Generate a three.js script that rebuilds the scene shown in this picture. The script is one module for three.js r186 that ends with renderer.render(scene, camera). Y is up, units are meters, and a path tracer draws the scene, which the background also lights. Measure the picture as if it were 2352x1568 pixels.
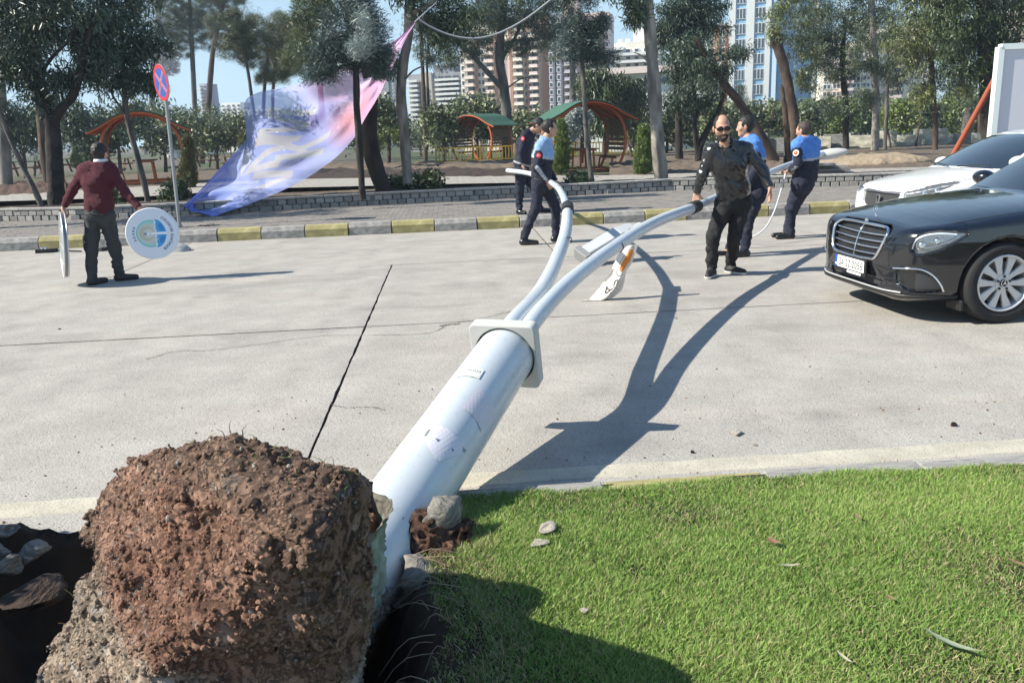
import * as THREE from 'three';
import { mergeGeometries, mergeVertices, toCreasedNormals } from 'three/addons/utils/BufferGeometryUtils.js';
import { RoundedBoxGeometry } from 'three/addons/geometries/RoundedBoxGeometry.js';
const V = (x, y, z) => new THREE.Vector3(x, y, z);
const { sin, cos, abs, min, max, sqrt, PI, floor, hypot, exp, pow } = Math;
// ---------- camera ----------
const scene = new THREE.Scene();
const FPX = 1950, CX = 1176, CY = 784, EYE = 1.69;
const camera = new THREE.PerspectiveCamera(2 * Math.atan(784 / FPX) * 180 / PI, 1024 / 682, 0.05, 3000);
camera.position.set(0, EYE, 0);
camera.rotation.order = 'YXZ';
camera.rotation.set(-Math.atan(484 / FPX), -3.6 * PI / 180, -2.2 * PI / 180);
camera.focus = 4.6; camera.userData.fStop = 11;
camera.updateMatrixWorld(true);
// ---------- sky, sun, exposure ----------
const SUN = V(-cos(39 * PI / 180) * cos(.09), sin(39 * PI / 180), cos(39 * PI / 180) * sin(.09));
{
  const W = 512, H = 256, a = new Float32Array(W * H * 4);
  for (let j = 0; j < H; j++) for (let i = 0; i < W; i++) {
    const ph = (i + .5) / W * 2 * PI - PI, el = (j + .5) / H * PI - PI / 2;
    const d = V(cos(el) * cos(ph), sin(el), cos(el) * sin(ph));
    const y = max(0, d.y), t = pow(y, .35), cs = max(0, d.dot(SUN));
    const g = .1 * pow(cs, 8) + .3 * pow(cs, 60), k = (j * W + i) * 4;
    a[k] = .86 * (.72 * (1 - t) + .03 * t + g); a[k + 1] = .86 * (.97 * (1 - t) + .105 * t + g); a[k + 2] = .86 * (1.06 * (1 - t) + .29 * t + g); a[k + 3] = 1;
  }
  const t = new THREE.DataTexture(a, W, H, THREE.RGBAFormat, THREE.FloatType);
  t.mapping = THREE.EquirectangularReflectionMapping; t.magFilter = THREE.LinearFilter; t.needsUpdate = true;
  scene.background = t; scene.environment = t;
}
const sun = new THREE.DirectionalLight(new THREE.Color().setRGB(1, .95, .84), 5);
sun.position.copy(SUN).multiplyScalar(80); sun.castShadow = true; sun.shadow.mapSize.set(4096, 4096);
Object.assign(sun.shadow.camera, { left: -45, right: 45, top: 45, bottom: -45, near: 1, far: 220 });
sun.name = 'sun'; scene.add(sun);
scene.fog = new THREE.FogExp2(0xc8daee, 0.0007);
const renderer = new THREE.WebGLRenderer({ antialias: true });
renderer.setSize(1024, 682); renderer.toneMapping = THREE.LinearToneMapping; renderer.toneMappingExposure = 1.72;
renderer.shadowMap.enabled = true;
// ---------- helpers ----------
let seed = 12345;
const rnd = () => { seed = (seed * 1664525 + 1013904223) >>> 0; return seed / 4294967296; };
const rr = (a, b) => a + (b - a) * rnd();
const lerp = (a, b, t) => a + (b - a) * t, clamp = (x, a = 0, b = 1) => min(b, max(a, x)), sst = (a, b, x) => { const t = clamp((x - a) / (b - a)); return t * t * (3 - 2 * t); };
function h3(i, j, k) { let n = Math.imul(i, 374761393) ^ Math.imul(j, 668265263) ^ Math.imul(k, 2147483647 - 1911520717); n = Math.imul(n ^ (n >>> 13), 1274126177); return ((n ^ (n >>> 16)) >>> 0) / 4294967296; }
function noise(x, y, z = 0) {
  const i = floor(x), j = floor(y), k = floor(z); let u = x - i, v = y - j, w = z - k;
  u = u * u * (3 - 2 * u); v = v * v * (3 - 2 * v); w = w * w * (3 - 2 * w);
  const L = (a, b, t) => a + (b - a) * t;
  return L(L(L(h3(i, j, k), h3(i + 1, j, k), u), L(h3(i, j + 1, k), h3(i + 1, j + 1, k), u), v), L(L(h3(i, j, k + 1), h3(i + 1, j, k + 1), u), L(h3(i, j + 1, k + 1), h3(i + 1, j + 1, k + 1), u), v), w) * 2 - 1;
}
const fbm = (x, y, z = 0, o = 4) => { let s = 0, a = .5; for (let i = 0; i < o; i++) { s += a * noise(x, y, z); x *= 2.03; y *= 2.03; z *= 2.03; a *= .5; } return s; };
// a pixel of the 2352 x 1568 view to a point in the place
const camQ = camera.quaternion;
const ray = (x, y) => V((x - CX) / FPX, -(y - CY) / FPX, -1).applyQuaternion(camQ);
const at = (x, y, z) => { const d = ray(x, y); return camera.position.clone().addScaledVector(d, z / d.z); };
const onY = (x, y, Y = 0) => { const d = ray(x, y); return camera.position.clone().addScaledVector(d, (Y - EYE) / d.y); };
const pxPerM = p => FPX / -camera.worldToLocal(p.clone()).z;
// naming
const used = {};
const numbered = n => { const c = used[n] = (used[n] ?? -1) + 1; return c ? n + '_' + String(c).padStart(3, '0') : n; };
function tag(o, label, category, group, kind) { if (label) o.userData.label = label; if (category) o.userData.category = category; if (group) o.userData.group = group; if (kind) o.userData.kind = kind; return o; }
function shade(o) { o.castShadow = o.receiveShadow = true; return o; }
function thing(name, label, category, p = [0, 0, 0], turn = 0, group) {
  const o = new THREE.Group(); o.name = numbered(name); scene.add(o); if (p.isVector3) o.position.copy(p); else o.position.set(...p); o.rotation.y = turn;
  return tag(o, label, category, group);
}
function single(name, geo, m, label, category, group, kind) { const o = shade(new THREE.Mesh(geo, m)); o.name = numbered(name); scene.add(o); return tag(o, label, category, group, kind); }
function part(parent, name, geo, m, label) { const o = shade(new THREE.Mesh(geo, m)); o.name = name; parent.add(o); if (label) o.userData.label = label; return o; }
function struct(name, geo, m) { return tag(single(name, geo, m), null, null, null, 'structure'); }
const merge = gs => mergeGeometries(gs.map(g => { const q = g.index ? g.toNonIndexed() : g; for (const k of Object.keys(q.attributes)) if (!['position', 'normal', 'uv'].includes(k)) q.deleteAttribute(k); return q; }));
const mergeC = gs => mergeGeometries(gs.map(g => g.index ? g.toNonIndexed() : g));
function box(w, h, d, x = 0, y = 0, z = 0, r = 0) { const g = r ? new RoundedBoxGeometry(w, h, d, 1, r) : new THREE.BoxGeometry(w, h, d); g.translate(x, y, z); return g; }
function tube(pts, r, seg = 8, n, taper) {   // tapered tube through points
  const c = new THREE.CatmullRomCurve3(pts.map(p => p.isVector3 ? p : V(...p)), false, 'centripetal'); n = n || max(4, pts.length * 5);
  const g = new THREE.TubeGeometry(c, n, 1, seg, false), P = g.attributes.position, q = V(0, 0, 0);
  const rad = typeof r === 'function' ? r : (t => Array.isArray(r) ? lerp(r[0], r[1], t) : r);
  for (let i = 0; i <= n; i++) { const t = i / n, o = c.getPointAt(t), k = rad(t); for (let j = 0; j <= seg; j++) { const a = i * (seg + 1) + j; q.fromBufferAttribute(P, a).sub(o).multiplyScalar(k).add(o); P.setXYZ(a, q.x, q.y, q.z); } }
  const caps = [];
  for (const e of [0, 1]) { const o = c.getPointAt(e), k = rad(e); if (k < .004) continue; const s = new THREE.CircleGeometry(k, seg), t = c.getTangentAt(e).multiplyScalar(e ? 1 : -1); s.applyQuaternion(new THREE.Quaternion().setFromUnitVectors(V(0, 0, 1), t)); s.translate(o.x, o.y, o.z); caps.push(s); }
  return merge([g, ...caps]);
}
const bar = (a, b, r, seg = 8) => { a = a.isVector3 ? a : V(...a); b = b.isVector3 ? b : V(...b); const l = a.distanceTo(b), g = new THREE.CylinderGeometry(Array.isArray(r) ? r[1] : r, Array.isArray(r) ? r[0] : r, l, seg); g.applyQuaternion(new THREE.Quaternion().setFromUnitVectors(V(0, 1, 0), b.clone().sub(a).normalize())); const c = a.clone().add(b).multiplyScalar(.5); g.translate(c.x, c.y, c.z); return g; };
const beam = (a, b, w, h, up = V(0, 1, 0)) => { a = a.isVector3 ? a : V(...a); b = b.isVector3 ? b : V(...b); const d = b.clone().sub(a), l = d.length(), m = new THREE.Matrix4(); d.normalize(); const s = new THREE.Vector3().crossVectors(up, d).normalize(), u = new THREE.Vector3().crossVectors(d, s); m.makeBasis(s, u, d); const c = a.clone().add(b).multiplyScalar(.5); m.setPosition(c); return new THREE.BoxGeometry(w, h, l).applyMatrix4(m); };
function poly2(pts, depth, bev = 0) { const s = new THREE.Shape(pts.map(p => new THREE.Vector2(...p))); return new THREE.ExtrudeGeometry(s, { depth, bevelEnabled: bev > 0, bevelSize: bev, bevelThickness: bev, bevelSegments: 1, curveSegments: 6 }); }
// surface nets over a signed distance function
function meshSDF(f, lo, hi, cell, opt = {}) {
  const nx = Math.ceil((hi[0] - lo[0]) / cell) + 1, ny = Math.ceil((hi[1] - lo[1]) / cell) + 1, nz = Math.ceil((hi[2] - lo[2]) / cell) + 1;
  const F = new Float32Array(nx * ny * nz), id = (i, j, k) => i + nx * (j + ny * k), B = opt.block || 4;
  F.fill(1);
  for (let k0 = 0; k0 < nz; k0 += B) for (let j0 = 0; j0 < ny; j0 += B) for (let i0 = 0; i0 < nx; i0 += B) {
    const c = f(lo[0] + (i0 + B / 2) * cell, lo[1] + (j0 + B / 2) * cell, lo[2] + (k0 + B / 2) * cell), far = abs(c) > cell * B * (opt.safe || 1.6);
    for (let k = k0; k < min(nz, k0 + B); k++) for (let j = j0; j < min(ny, j0 + B); j++) for (let i = i0; i < min(nx, i0 + B); i++) F[id(i, j, k)] = far ? c : f(lo[0] + i * cell, lo[1] + j * cell, lo[2] + k * cell);
  }
  const vid = new Int32Array(nx * ny * nz).fill(-1), pos = [], idx = [];
  for (let k = 0; k < nz - 1; k++) for (let j = 0; j < ny - 1; j++) for (let i = 0; i < nx - 1; i++) {
    let m = 0, sx = 0, sy = 0, sz = 0, n = 0; const c = [];
    for (let q = 0; q < 8; q++) { const v = F[id(i + (q & 1), j + (q >> 1 & 1), k + (q >> 2))]; c.push(v); if (v < 0) m++; }
    if (m === 0 || m === 8) continue;
    for (let q = 0; q < 8; q++) for (let b = 1; b < 8; b <<= 1) if (!(q & b)) { const a = c[q], d = c[q | b]; if ((a < 0) !== (d < 0)) { const t = a / (a - d); sx += (q & 1) + (b === 1 ? t : 0); sy += (q >> 1 & 1) + (b === 2 ? t : 0); sz += (q >> 2) + (b === 4 ? t : 0); n++; } }
    vid[id(i, j, k)] = pos.length / 3; pos.push(lo[0] + (i + sx / n) * cell, lo[1] + (j + sy / n) * cell, lo[2] + (k + sz / n) * cell);
  }
  const quad = (a, b, c, d, fl) => { if (a < 0 || b < 0 || c < 0 || d < 0) return; if (fl) idx.push(a, c, b, a, d, c); else idx.push(a, b, c, a, c, d); };
  for (let k = 1; k < nz - 1; k++) for (let j = 1; j < ny - 1; j++) for (let i = 1; i < nx - 1; i++) {
    const s = F[id(i, j, k)] < 0;
    if (s !== F[id(i + 1, j, k)] < 0) quad(vid[id(i, j - 1, k - 1)], vid[id(i, j, k - 1)], vid[id(i, j, k)], vid[id(i, j - 1, k)], !s);
    if (s !== F[id(i, j + 1, k)] < 0) quad(vid[id(i - 1, j, k - 1)], vid[id(i - 1, j, k)], vid[id(i, j, k)], vid[id(i, j, k - 1)], !s);
    if (s !== F[id(i, j, k + 1)] < 0) quad(vid[id(i - 1, j - 1, k)], vid[id(i, j - 1, k)], vid[id(i, j, k)], vid[id(i - 1, j, k)], !s);
  }
  const nor = new Float32Array(pos.length), e = cell * (opt.eps || .5), uv = new Float32Array(pos.length / 3 * 2), col = opt.color ? new Float32Array(pos.length) : null;
  for (let v = 0; v < pos.length; v += 3) {
    let x = pos[v], y = pos[v + 1], z = pos[v + 2], gx, gy, gz, l;
    for (let it = 0; it < 2; it++) {
      gx = f(x + e, y, z) - f(x - e, y, z); gy = f(x, y + e, z) - f(x, y - e, z); gz = f(x, y, z + e) - f(x, y, z - e); l = hypot(gx, gy, gz) || 1;
      if (it === 0 && !opt.raw) { const d = clamp(f(x, y, z) * 2 * e / l, -cell * .6, cell * .6); x -= gx / l * d; y -= gy / l * d; z -= gz / l * d; }
    }
    pos[v] = x; pos[v + 1] = y; pos[v + 2] = z; nor[v] = gx / l; nor[v + 1] = gy / l; nor[v + 2] = gz / l;
    const a = abs(gx), b = abs(gy), c = abs(gz), w = v / 3 * 2;
    if (opt.uv) { const q = opt.uv(x, y, z); uv[w] = q[0]; uv[w + 1] = q[1]; } else { uv[w] = a > c ? z : x; uv[w + 1] = b > max(a, c) ? z : y; }
    if (col) { const q = opt.color(x, y, z, gx / l, gy / l, gz / l); col[v] = q[0]; col[v + 1] = q[1]; col[v + 2] = q[2]; }
  }
  const g = new THREE.BufferGeometry(); g.setAttribute('position', new THREE.Float32BufferAttribute(pos, 3)); g.setAttribute('normal', new THREE.BufferAttribute(nor, 3)); g.setAttribute('uv', new THREE.BufferAttribute(uv, 2));
  if (col) g.setAttribute('color', new THREE.BufferAttribute(col, 3));
  g.setIndex(idx); return g;
}
const smin = (a, b, k) => { const h = max(k - abs(a - b), 0) / k; return min(a, b) - h * h * k * .25; }, smax = (a, b, k) => -smin(-a, -b, k);
const sdCap = (px, py, pz, A, B, r1, r2) => { const bx = B.x - A.x, by = B.y - A.y, bz = B.z - A.z, ax = px - A.x, ay = py - A.y, az = pz - A.z; const t = clamp((ax * bx + ay * by + az * bz) / (bx * bx + by * by + bz * bz + 1e-9)); return hypot(ax - bx * t, ay - by * t, az - bz * t) - (r1 + (r2 - r1) * t); };
const sdEll = (x, y, z, a, b, c) => { const k0 = hypot(x / a, y / b, z / c), k1 = hypot(x / (a * a), y / (b * b), z / (c * c)); return k0 < 1e-6 ? -min(a, b, c) : k0 * (k0 - 1) / k1; };
const sdBox = (x, y, z, a, b, c, r = 0) => { const X = abs(x) - a + r, Y = abs(y) - b + r, Z = abs(z) - c + r; return hypot(max(X, 0), max(Y, 0), max(Z, 0)) + min(max(X, Y, Z), 0) - r; };
function sdPoly(px, py, v) { let d = 1e9, s = 1; for (let i = 0, j = v.length - 1; i < v.length; j = i, i++) { const ex = v[j][0] - v[i][0], ey = v[j][1] - v[i][1], wx = px - v[i][0], wy = py - v[i][1], t = clamp((wx * ex + wy * ey) / (ex * ex + ey * ey)), bx = wx - ex * t, by = wy - ey * t; d = min(d, bx * bx + by * by); const c1 = py >= v[i][1], c2 = py < v[j][1], c3 = ex * wy > ey * wx; if ((c1 && c2 && c3) || (!c1 && !c2 && !c3)) s = -s; } return s * sqrt(d); }
// textures and materials
function tex(n, fn, srgb = true, rx = 1, ry = rx) {
  const a = new Uint8Array(n * n * 4); for (let j = 0; j < n; j++) for (let i = 0; i < n; i++) { const c = fn(i / n, j / n, i, j), k = (j * n + i) * 4; a[k] = clamp(c[0] ?? c) * 255; a[k + 1] = clamp(c[1] ?? c) * 255; a[k + 2] = clamp(c[2] ?? c) * 255; a[k + 3] = 255; }
  const t = new THREE.DataTexture(a, n, n); t.wrapS = t.wrapT = THREE.RepeatWrapping; t.magFilter = THREE.LinearFilter; t.minFilter = THREE.LinearMipmapLinearFilter; t.generateMipmaps = true; if (srgb) t.colorSpace = THREE.SRGBColorSpace; t.repeat.set(rx, ry); t.needsUpdate = true; return t;
}
// noise that wraps with period p
function wn(u, v, p, s = 0) { const x = u * p, y = v * p, i = floor(x), j = floor(y); let a = x - i, b = y - j; a = a * a * (3 - 2 * a); b = b * b * (3 - 2 * b); const q = (m, n) => h3(((m % p) + p) % p, ((n % p) + p) % p, s); return lerp(lerp(q(i, j), q(i + 1, j), a), lerp(q(i, j + 1), q(i + 1, j + 1), a), b); }
const wf = (u, v, p, o = 4, s = 0) => { let r = 0, a = .5; for (let i = 0; i < o; i++) { r += a * wn(u, v, p, s + i); p *= 2; a *= .5; } return r / (1 - pow(.5, o)); };
const lin = (r, g, b) => new THREE.Color().setRGB(r, g, b);
const mat = (r, g, b, rough = .8, o = {}) => new THREE.MeshStandardMaterial({ color: lin(r, g, b), roughness: rough, ...o });
const phys = (r, g, b, rough = .5, o = {}) => new THREE.MeshPhysicalMaterial({ color: lin(r, g, b), roughness: rough, ...o });
const grainTex = tex(256, (u, v) => .62 + .38 * wf(u, v, 16, 4, 3));         // neutral mottling
const grainBump = tex(256, (u, v) => wf(u, v, 24, 4, 9), false);
const clothBump = tex(256, (u, v) => .6 * wf(u, v, 5, 3, 21) + .4 * wn(u, v, 64, 8), false);
const barkTex = tex(256, (u, v) => { const n = wf(u, v * .35, 12, 4, 31); return .45 + .55 * n; });
const barkBump = tex(256, (u, v) => wf(u, v * .35, 14, 4, 33), false);
function canvas(w, h, draw) { const c = document.createElement('canvas'); c.width = w; c.height = h; draw(c.getContext('2d'), w, h); const t = new THREE.CanvasTexture(c); t.colorSpace = THREE.SRGBColorSpace; t.anisotropy = 8; return t; }
// vertex colours from a function of position
function paint(g, fn) { const P = g.attributes.position, a = new Float32Array(P.count * 3); for (let i = 0; i < P.count; i++) { const c = fn(P.getX(i), P.getY(i), P.getZ(i)); a.set(c, i * 3); } g.setAttribute('color', new THREE.BufferAttribute(a, 3)); return g; }
function planarUV(g, s = 1) { const P = g.attributes.position, u = new Float32Array(P.count * 2); for (let i = 0; i < P.count; i++) { u[i * 2] = P.getX(i) * s; u[i * 2 + 1] = -P.getZ(i) * s; } g.setAttribute('uv', new THREE.BufferAttribute(u, 2)); return g; }
// a grid sheet x0..x1, z0..z1 with a height function
function sheet(xs, zs, yf) {
  const nx = xs.length, nz = zs.length, p = [], ix = [];
  for (const z of zs) for (const x of xs) p.push(x, yf(x, z), z);
  for (let j = 0; j < nz - 1; j++) for (let i = 0; i < nx - 1; i++) { const a = j * nx + i; ix.push(a, a + nx, a + 1, a + 1, a + nx, a + nx + 1); }
  const g = new THREE.BufferGeometry(); g.setAttribute('position', new THREE.Float32BufferAttribute(p, 3)); g.setIndex(ix); planarUV(g); g.computeVertexNormals(); return g;
}
const range = (a, b, n) => Array.from({ length: n + 1 }, (_, i) => lerp(a, b, i / n));
const tess = (g, len) => { let p = g.toNonIndexed().attributes.position.array; let tri = []; for (let i = 0; i < p.length; i += 9) tri.push([[p[i], p[i + 1]], [p[i + 3], p[i + 4]], [p[i + 6], p[i + 7]]]); for (let it = 0; it < 9; it++) { const o = []; let ch = false; for (const t of tri) { const L = [0, 1, 2].map(k => hypot(t[k][0] - t[(k + 1) % 3][0], t[k][1] - t[(k + 1) % 3][1])), k = L.indexOf(max(...L)); if (L[k] > len) { ch = true; const a = t[k], b = t[(k + 1) % 3], c = t[(k + 2) % 3], m = [(a[0] + b[0]) / 2, (a[1] + b[1]) / 2]; o.push([a, m, c], [m, b, c]); } else o.push(t); } tri = o; if (!ch) break; } const f = []; for (const t of tri) for (const v of t) f.push(v[0], v[1], 0); const r = new THREE.BufferGeometry(); r.setAttribute('position', new THREE.Float32BufferAttribute(f, 3)); return r; };
// ---------- materials of the setting ----------
const M = {};
M.road = mat(.50, .475, .44, .88, { map: tex(512, (u, v, i, j) => { const a = wf(u, v, 8, 5, 1), s = h3(i >> 1, j >> 1, 5), f = h3(i, j, 6); const b = .80 + .12 * a + (s > .93 ? -.16 : s < .05 ? .07 : 0) + (f - .5) * .08; return [b, b * .99, b * .975]; }, true, .6), bumpMap: tex(512, (u, v, i, j) => .5 * h3(i >> 1, j >> 1, 5) + .5 * wf(u, v, 64, 2, 4), false, .6), bumpScale: .004, vertexColors: true });
M.joint = mat(.05, .045, .04, .95, { map: grainTex });
M.linePaint = mat(.62, .57, .47, .8, { map: tex(512, (u, v, i, j) => { const a = wf(u, v, 10, 5, 12), s = h3(i >> 1, j >> 1, 9); return [.78 + .2 * a - (s > .95 ? .2 : 0), .78 + .2 * a - (s > .95 ? .2 : 0), .77 + .2 * a - (s > .95 ? .2 : 0)]; }, true, .8), bumpMap: M.road.bumpMap, bumpScale: .003 });
M.gutter = mat(.45, .40, .34, .9, { map: M.road.map, bumpMap: M.road.bumpMap, bumpScale: .004 });
const soilTex = tex(512, (u, v) => { const a = wf(u, v, 8, 6, 41); return [.45 + .5 * a, .45 + .5 * a, .45 + .5 * a]; });
const soilBump = tex(512, (u, v) => wf(u, v, 12, 6, 43), false);
M.ground = mat(.26, .195, .135, .95, { map: soilTex, bumpMap: soilBump, bumpScale: .03, vertexColors: true });
M.soil = mat(.085, .05, .034, .97, { map: soilTex, bumpMap: soilBump, bumpScale: .02 });
M.lawnSoil = mat(.075, .06, .03, .97, { map: soilTex, bumpMap: soilBump, bumpScale: .015, vertexColors: true });
M.path = mat(.50, .46, .40, .88, { map: grainTex, bumpMap: grainBump, bumpScale: .003 });
M.kerbGrey = mat(.46, .44, .41, .85, { map: grainTex, bumpMap: grainBump, bumpScale: .004 });
M.kerbYellow = mat(.48, .42, .19, .8, { map: tex(256, (u, v) => { const a = wf(u, v, 8, 5, 51), w = a > .66 ? .35 : 0; return [.72 + .28 * a + w * .1, .72 + .28 * a + w * .1, .7 + .3 * a + w * .6]; }), bumpMap: grainBump, bumpScale: .004 });
M.pavers = [mat(.33, .30, .27, .9, { map: grainTex }), mat(.29, .265, .245, .9, { map: grainTex }), mat(.36, .32, .28, .9, { map: grainTex })];
M.stones = [mat(.50, .48, .45, .9, { map: grainTex, bumpMap: grainBump, bumpScale: .006 }), mat(.38, .37, .35, .9, { map: grainTex, bumpMap: grainBump, bumpScale: .006 }), mat(.60, .58, .54, .9, { map: grainTex, bumpMap: grainBump, bumpScale: .006 })];
// ---------- pit in the median ----------
const PIT = [[-2.25, -3.58], [-1.6, -3.64], [-.62, -3.6], [-.34, -3.45], [-.24, -3.1], [-.18, -2.75], [-.12, -2.4], [-.18, -2.16], [-.6, -1.98], [-1.1, -1.6], [-1.62, -1.9], [-1.95, -2.7]];
const pitD = (x, z) => sdPoly(x, z, PIT) + .05 * fbm(x * 5, z * 5, 3);
const lawnY = (x, z) => {
  const m = .09 + .05 * sst(-3.55, -2.8, z) + .02 * fbm(x * 1.3, z * 1.3, 7), d = pitD(x, z);
  const berm = .16 * exp(-(((x + 2.45 - .38 * (z + 3)) / .2) ** 2)) * sst(-3.5, -3.3, z), dep = .72 * sst(.02, -.34, d) * (x < -1.1 ? lerp(1, .72, sst(-2.9, -3.4, z)) : 1) - berm;
  return m - dep + (d < 0 ? .06 * fbm(x * 9, z * 9, 1) : 0);
};
// ---------- ground ----------
{
  const xs = [-900, -300, -120, -70, ...range(-45, 45, 90), 70, 120, 300, 900], zs = [60, 20, 2, -.2, -1, -15.36, -18.8, ...range(-19.4, -60, 70), -80, -120, -200, -400, -1200];
  const g = sheet(xs, zs, (x, z) => z > -19 ? -.75 : (z > -19.5 ? .1 : .16 - 1.0 * sst(-46, -82, z) + .05 * fbm(x * .3, z * .3) + .06 * fbm(x * 1.7, z * 1.7)));
  paint(g, (x, y, z) => { const gr = sst(.12, .4, fbm(x * .09 + 4, z * .09, 2) + (z < -60 ? .35 : -.12)), dk = 1 + .3 * fbm(x * .6, z * .6); return [lerp(1, .42, gr) * dk, lerp(1, .75, gr) * dk, lerp(1, .30, gr) * dk]; });
  struct('ground', g, M.ground);
}
{
  const g = sheet([...range(-12, -3.2, 20), ...range(-3, 2.9, 150), ...range(3.2, 12, 20)], [...range(-3.63, -1.2, 66), -1, 0, 2, 6, 12], (x, z) => z < -3.625 ? -.1 : lawnY(x, z));
  paint(g, (x, y, z) => { const d = pitD(x, z), s = sst(.05, .3, d + .12 * fbm(x * 6, z * 6)); return [lerp(1.1, .75, s), lerp(.78, 1.05, s), lerp(.8, .5, s)]; });
  struct('median_ground', g, M.lawnSoil);
}
// ---------- road: concrete slabs with open joints ----------
const road = tag(new THREE.Group(), null, null, null, 'structure'); road.name = 'road'; scene.add(road);
part(road, 'road_base', box(120, .2, 11.6, 0, -.125, -9.41), M.joint);
{
  const tint = (x, y, z) => {
    let k = 1 + .05 * fbm(x * .5, z * .9, 1) + .05 * fbm(x * 2.1, z * 2.1, 5);
    const st = fbm(x * 1.1, z * 2.6, 11); if (st > .28) k *= 1 - .13 * sst(.28, .4, st);
    const worn = sst(.22, .3, fbm(x * .7 + 3, z * 1.7, 21)); return [k * (1 + .03 * worn), k * (1 + .015 * worn), k];
  };
  const rows = [[-3.64, -7.655, -.86], [-7.67, -11.41, -.86], [-11.425, -15.2, 1.4]];
  rows.forEach(([z0, z1, xo], r) => {
    for (let k = -7; k < 7; k++) {
      const a = xo + k * 6 + .0065, b = xo + (k + 1) * 6 - .0065, near = abs((a + b) / 2) < 9, y = rr(-.002, .002);
      const xs = near ? range(a, b, 60) : [a, b], zs = near ? range(z0, z1, 40) : [z0, z1];
      // edges are slightly ragged, arrises rounded down
      const w = (x, z) => { const e = min(x - a, b - x, z0 - z, z - z1); return y - .004 * sst(.02, 0, e); };
      const top = sheet(xs, zs, w), P = top.attributes.position;
      if (near) for (let i = 0; i < P.count; i++) { const x = P.getX(i), z = P.getZ(i); if (x - a < .001 || b - x < .001) P.setX(i, x + (x - a < .001 ? 1 : -1) * .010 * max(0, fbm(z * 6, k * 9, 3) + .25)); if ((z0 - z < .001 || z - z1 < .001) && r) P.setZ(i, z + (z0 - z < .001 ? -1 : 1) * .010 * max(0, fbm(x * 7, k * 5, 8) + .1)); }
      paint(top, tint);
      const sd = paint(merge([box(b - a, .05, .01, (a + b) / 2, y - .031, z0 - .012), box(b - a, .05, .01, (a + b) / 2, y - .031, z1 + .012), box(.01, .05, z0 - z1 - .04, a + .012, y - .031, (z0 + z1) / 2), box(.01, .05, z0 - z1 - .04, b - .012, y - .031, (z0 + z1) / 2)]), () => [.6, .6, .6]);
      part(road, 'concrete_slab', mergeC([top, sd]), M.road);
    }
  });
  // hairline cracks and patches of tar, matter of their own
  const crack = (pts, w) => { const c = new THREE.CatmullRomCurve3(pts.map(p => { const q = onY(...p); return V(q.x, .0045, q.z); })), n = pts.length * 14, p = [], ix = []; for (let i = 0; i <= n; i++) { const q = c.getPointAt(i / n), t = c.getTangentAt(i / n), k = w * (.35 + .9 * abs(noise(i * .37, w * 900))), j = .012 * noise(i * .6, 4) + .006 * noise(i * 1.9, 8); p.push(q.x - t.z * k, q.y, q.z + t.x * k + j, q.x + t.z * k, q.y, q.z - t.x * k + j); if (i < n) ix.push(i * 2, i * 2 + 1, i * 2 + 2, i * 2 + 1, i * 2 + 3, i * 2 + 2); } const g = new THREE.BufferGeometry(); g.setAttribute('position', new THREE.Float32BufferAttribute(p, 3)); g.setIndex(ix); planarUV(g); g.computeVertexNormals(); return g; };
  M.crack = mat(.13, .11, .09, .95);
  part(road, 'crack', crack([[335, 826], [400, 808], [480, 805], [600, 790], [740, 772], [860, 770], [985, 765], [1040, 742], [1120, 728], [1215, 705]], .006), M.crack);
  part(road, 'crack', crack([[760, 930], [800, 937], [850, 935], [885, 942]], .005), M.crack);
  part(road, 'crack', crack([[1010, 749], [1030, 746], [1056, 744]], .022), M.crack);
}
{ // worn edge line
  const n = 240, p = [], ix = []; for (let i = 0; i <= n; i++) { const x = lerp(-14, 14, i / n), a = -3.885 + .018 * fbm(x * 3, 1) + .012 * noise(x * 14, 2), b = -4.045 + .014 * fbm(x * 3, 9) + .010 * noise(x * 13, 6); p.push(x, .004, a, x, .004, b, x, -.004, a + .002); if (i < n) { const k = i * 3; ix.push(k, k + 3, k + 1, k + 1, k + 3, k + 4, k, k + 2, k + 3, k + 3, k + 2, k + 5); } }
  const g = new THREE.BufferGeometry(); g.setAttribute('position', new THREE.Float32BufferAttribute(p, 3)); g.setIndex(ix); planarUV(g); g.computeVertexNormals();
  part(road, 'edge_line', g, M.linePaint);
}
// kerb of the median, most of it under the overhanging grass
{
  const k = thing('median_kerb', 'low kerb with worn yellow paint along the grass edge', 'kerb');
  for (let i = -14; i < 14; i++) { const a = i * .75 - .12; if (a > -2.6 && a < -.3) continue; part(k, 'kerb_stone', box(.738, .19, .1, a + .37, .004 + rr(-.006, .004), -3.585 + rr(-.006, .006), .012), i !== 1 ? M.kerbGrey : M.kerbYellow); }
  part(k, 'kerb_stone', box(.72, .19, .1, -.78, -.05, -3.575, .012).rotateZ(.03), M.kerbGrey);
}
// ---------- far kerb, alternately yellow and grey ----------
const KH = .2;
{
  const k = thing('far_kerb', 'row of grey and faded yellow kerb stones along the far pavement', 'kerb');
  const prof = [[-15.2, -.1], [-15.205, .13], [-15.25, .195], [-15.27, KH], [-15.4, KH], [-15.4, -.1]];
  const w = .76, g = poly2(prof.map(([z, y]) => [-z, y]), w - .03, .006); g.rotateY(PI / 2); g.translate(0, 0, 15.3);   // shape x -> -z, depth -> x
  const P = g.attributes.position;
  const base = onY(496, 556, 0).x;
  for (let i = -22; i < 26; i++) { const s = part(k, 'kerb_stone', g, (i & 1) ? M.kerbGrey : M.kerbYellow); s.position.set(base + i * w + .008, rr(-.008, .008), -15.3 + rr(-.012, .012)); s.rotation.y = rr(-.008, .008); }
}
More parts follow.
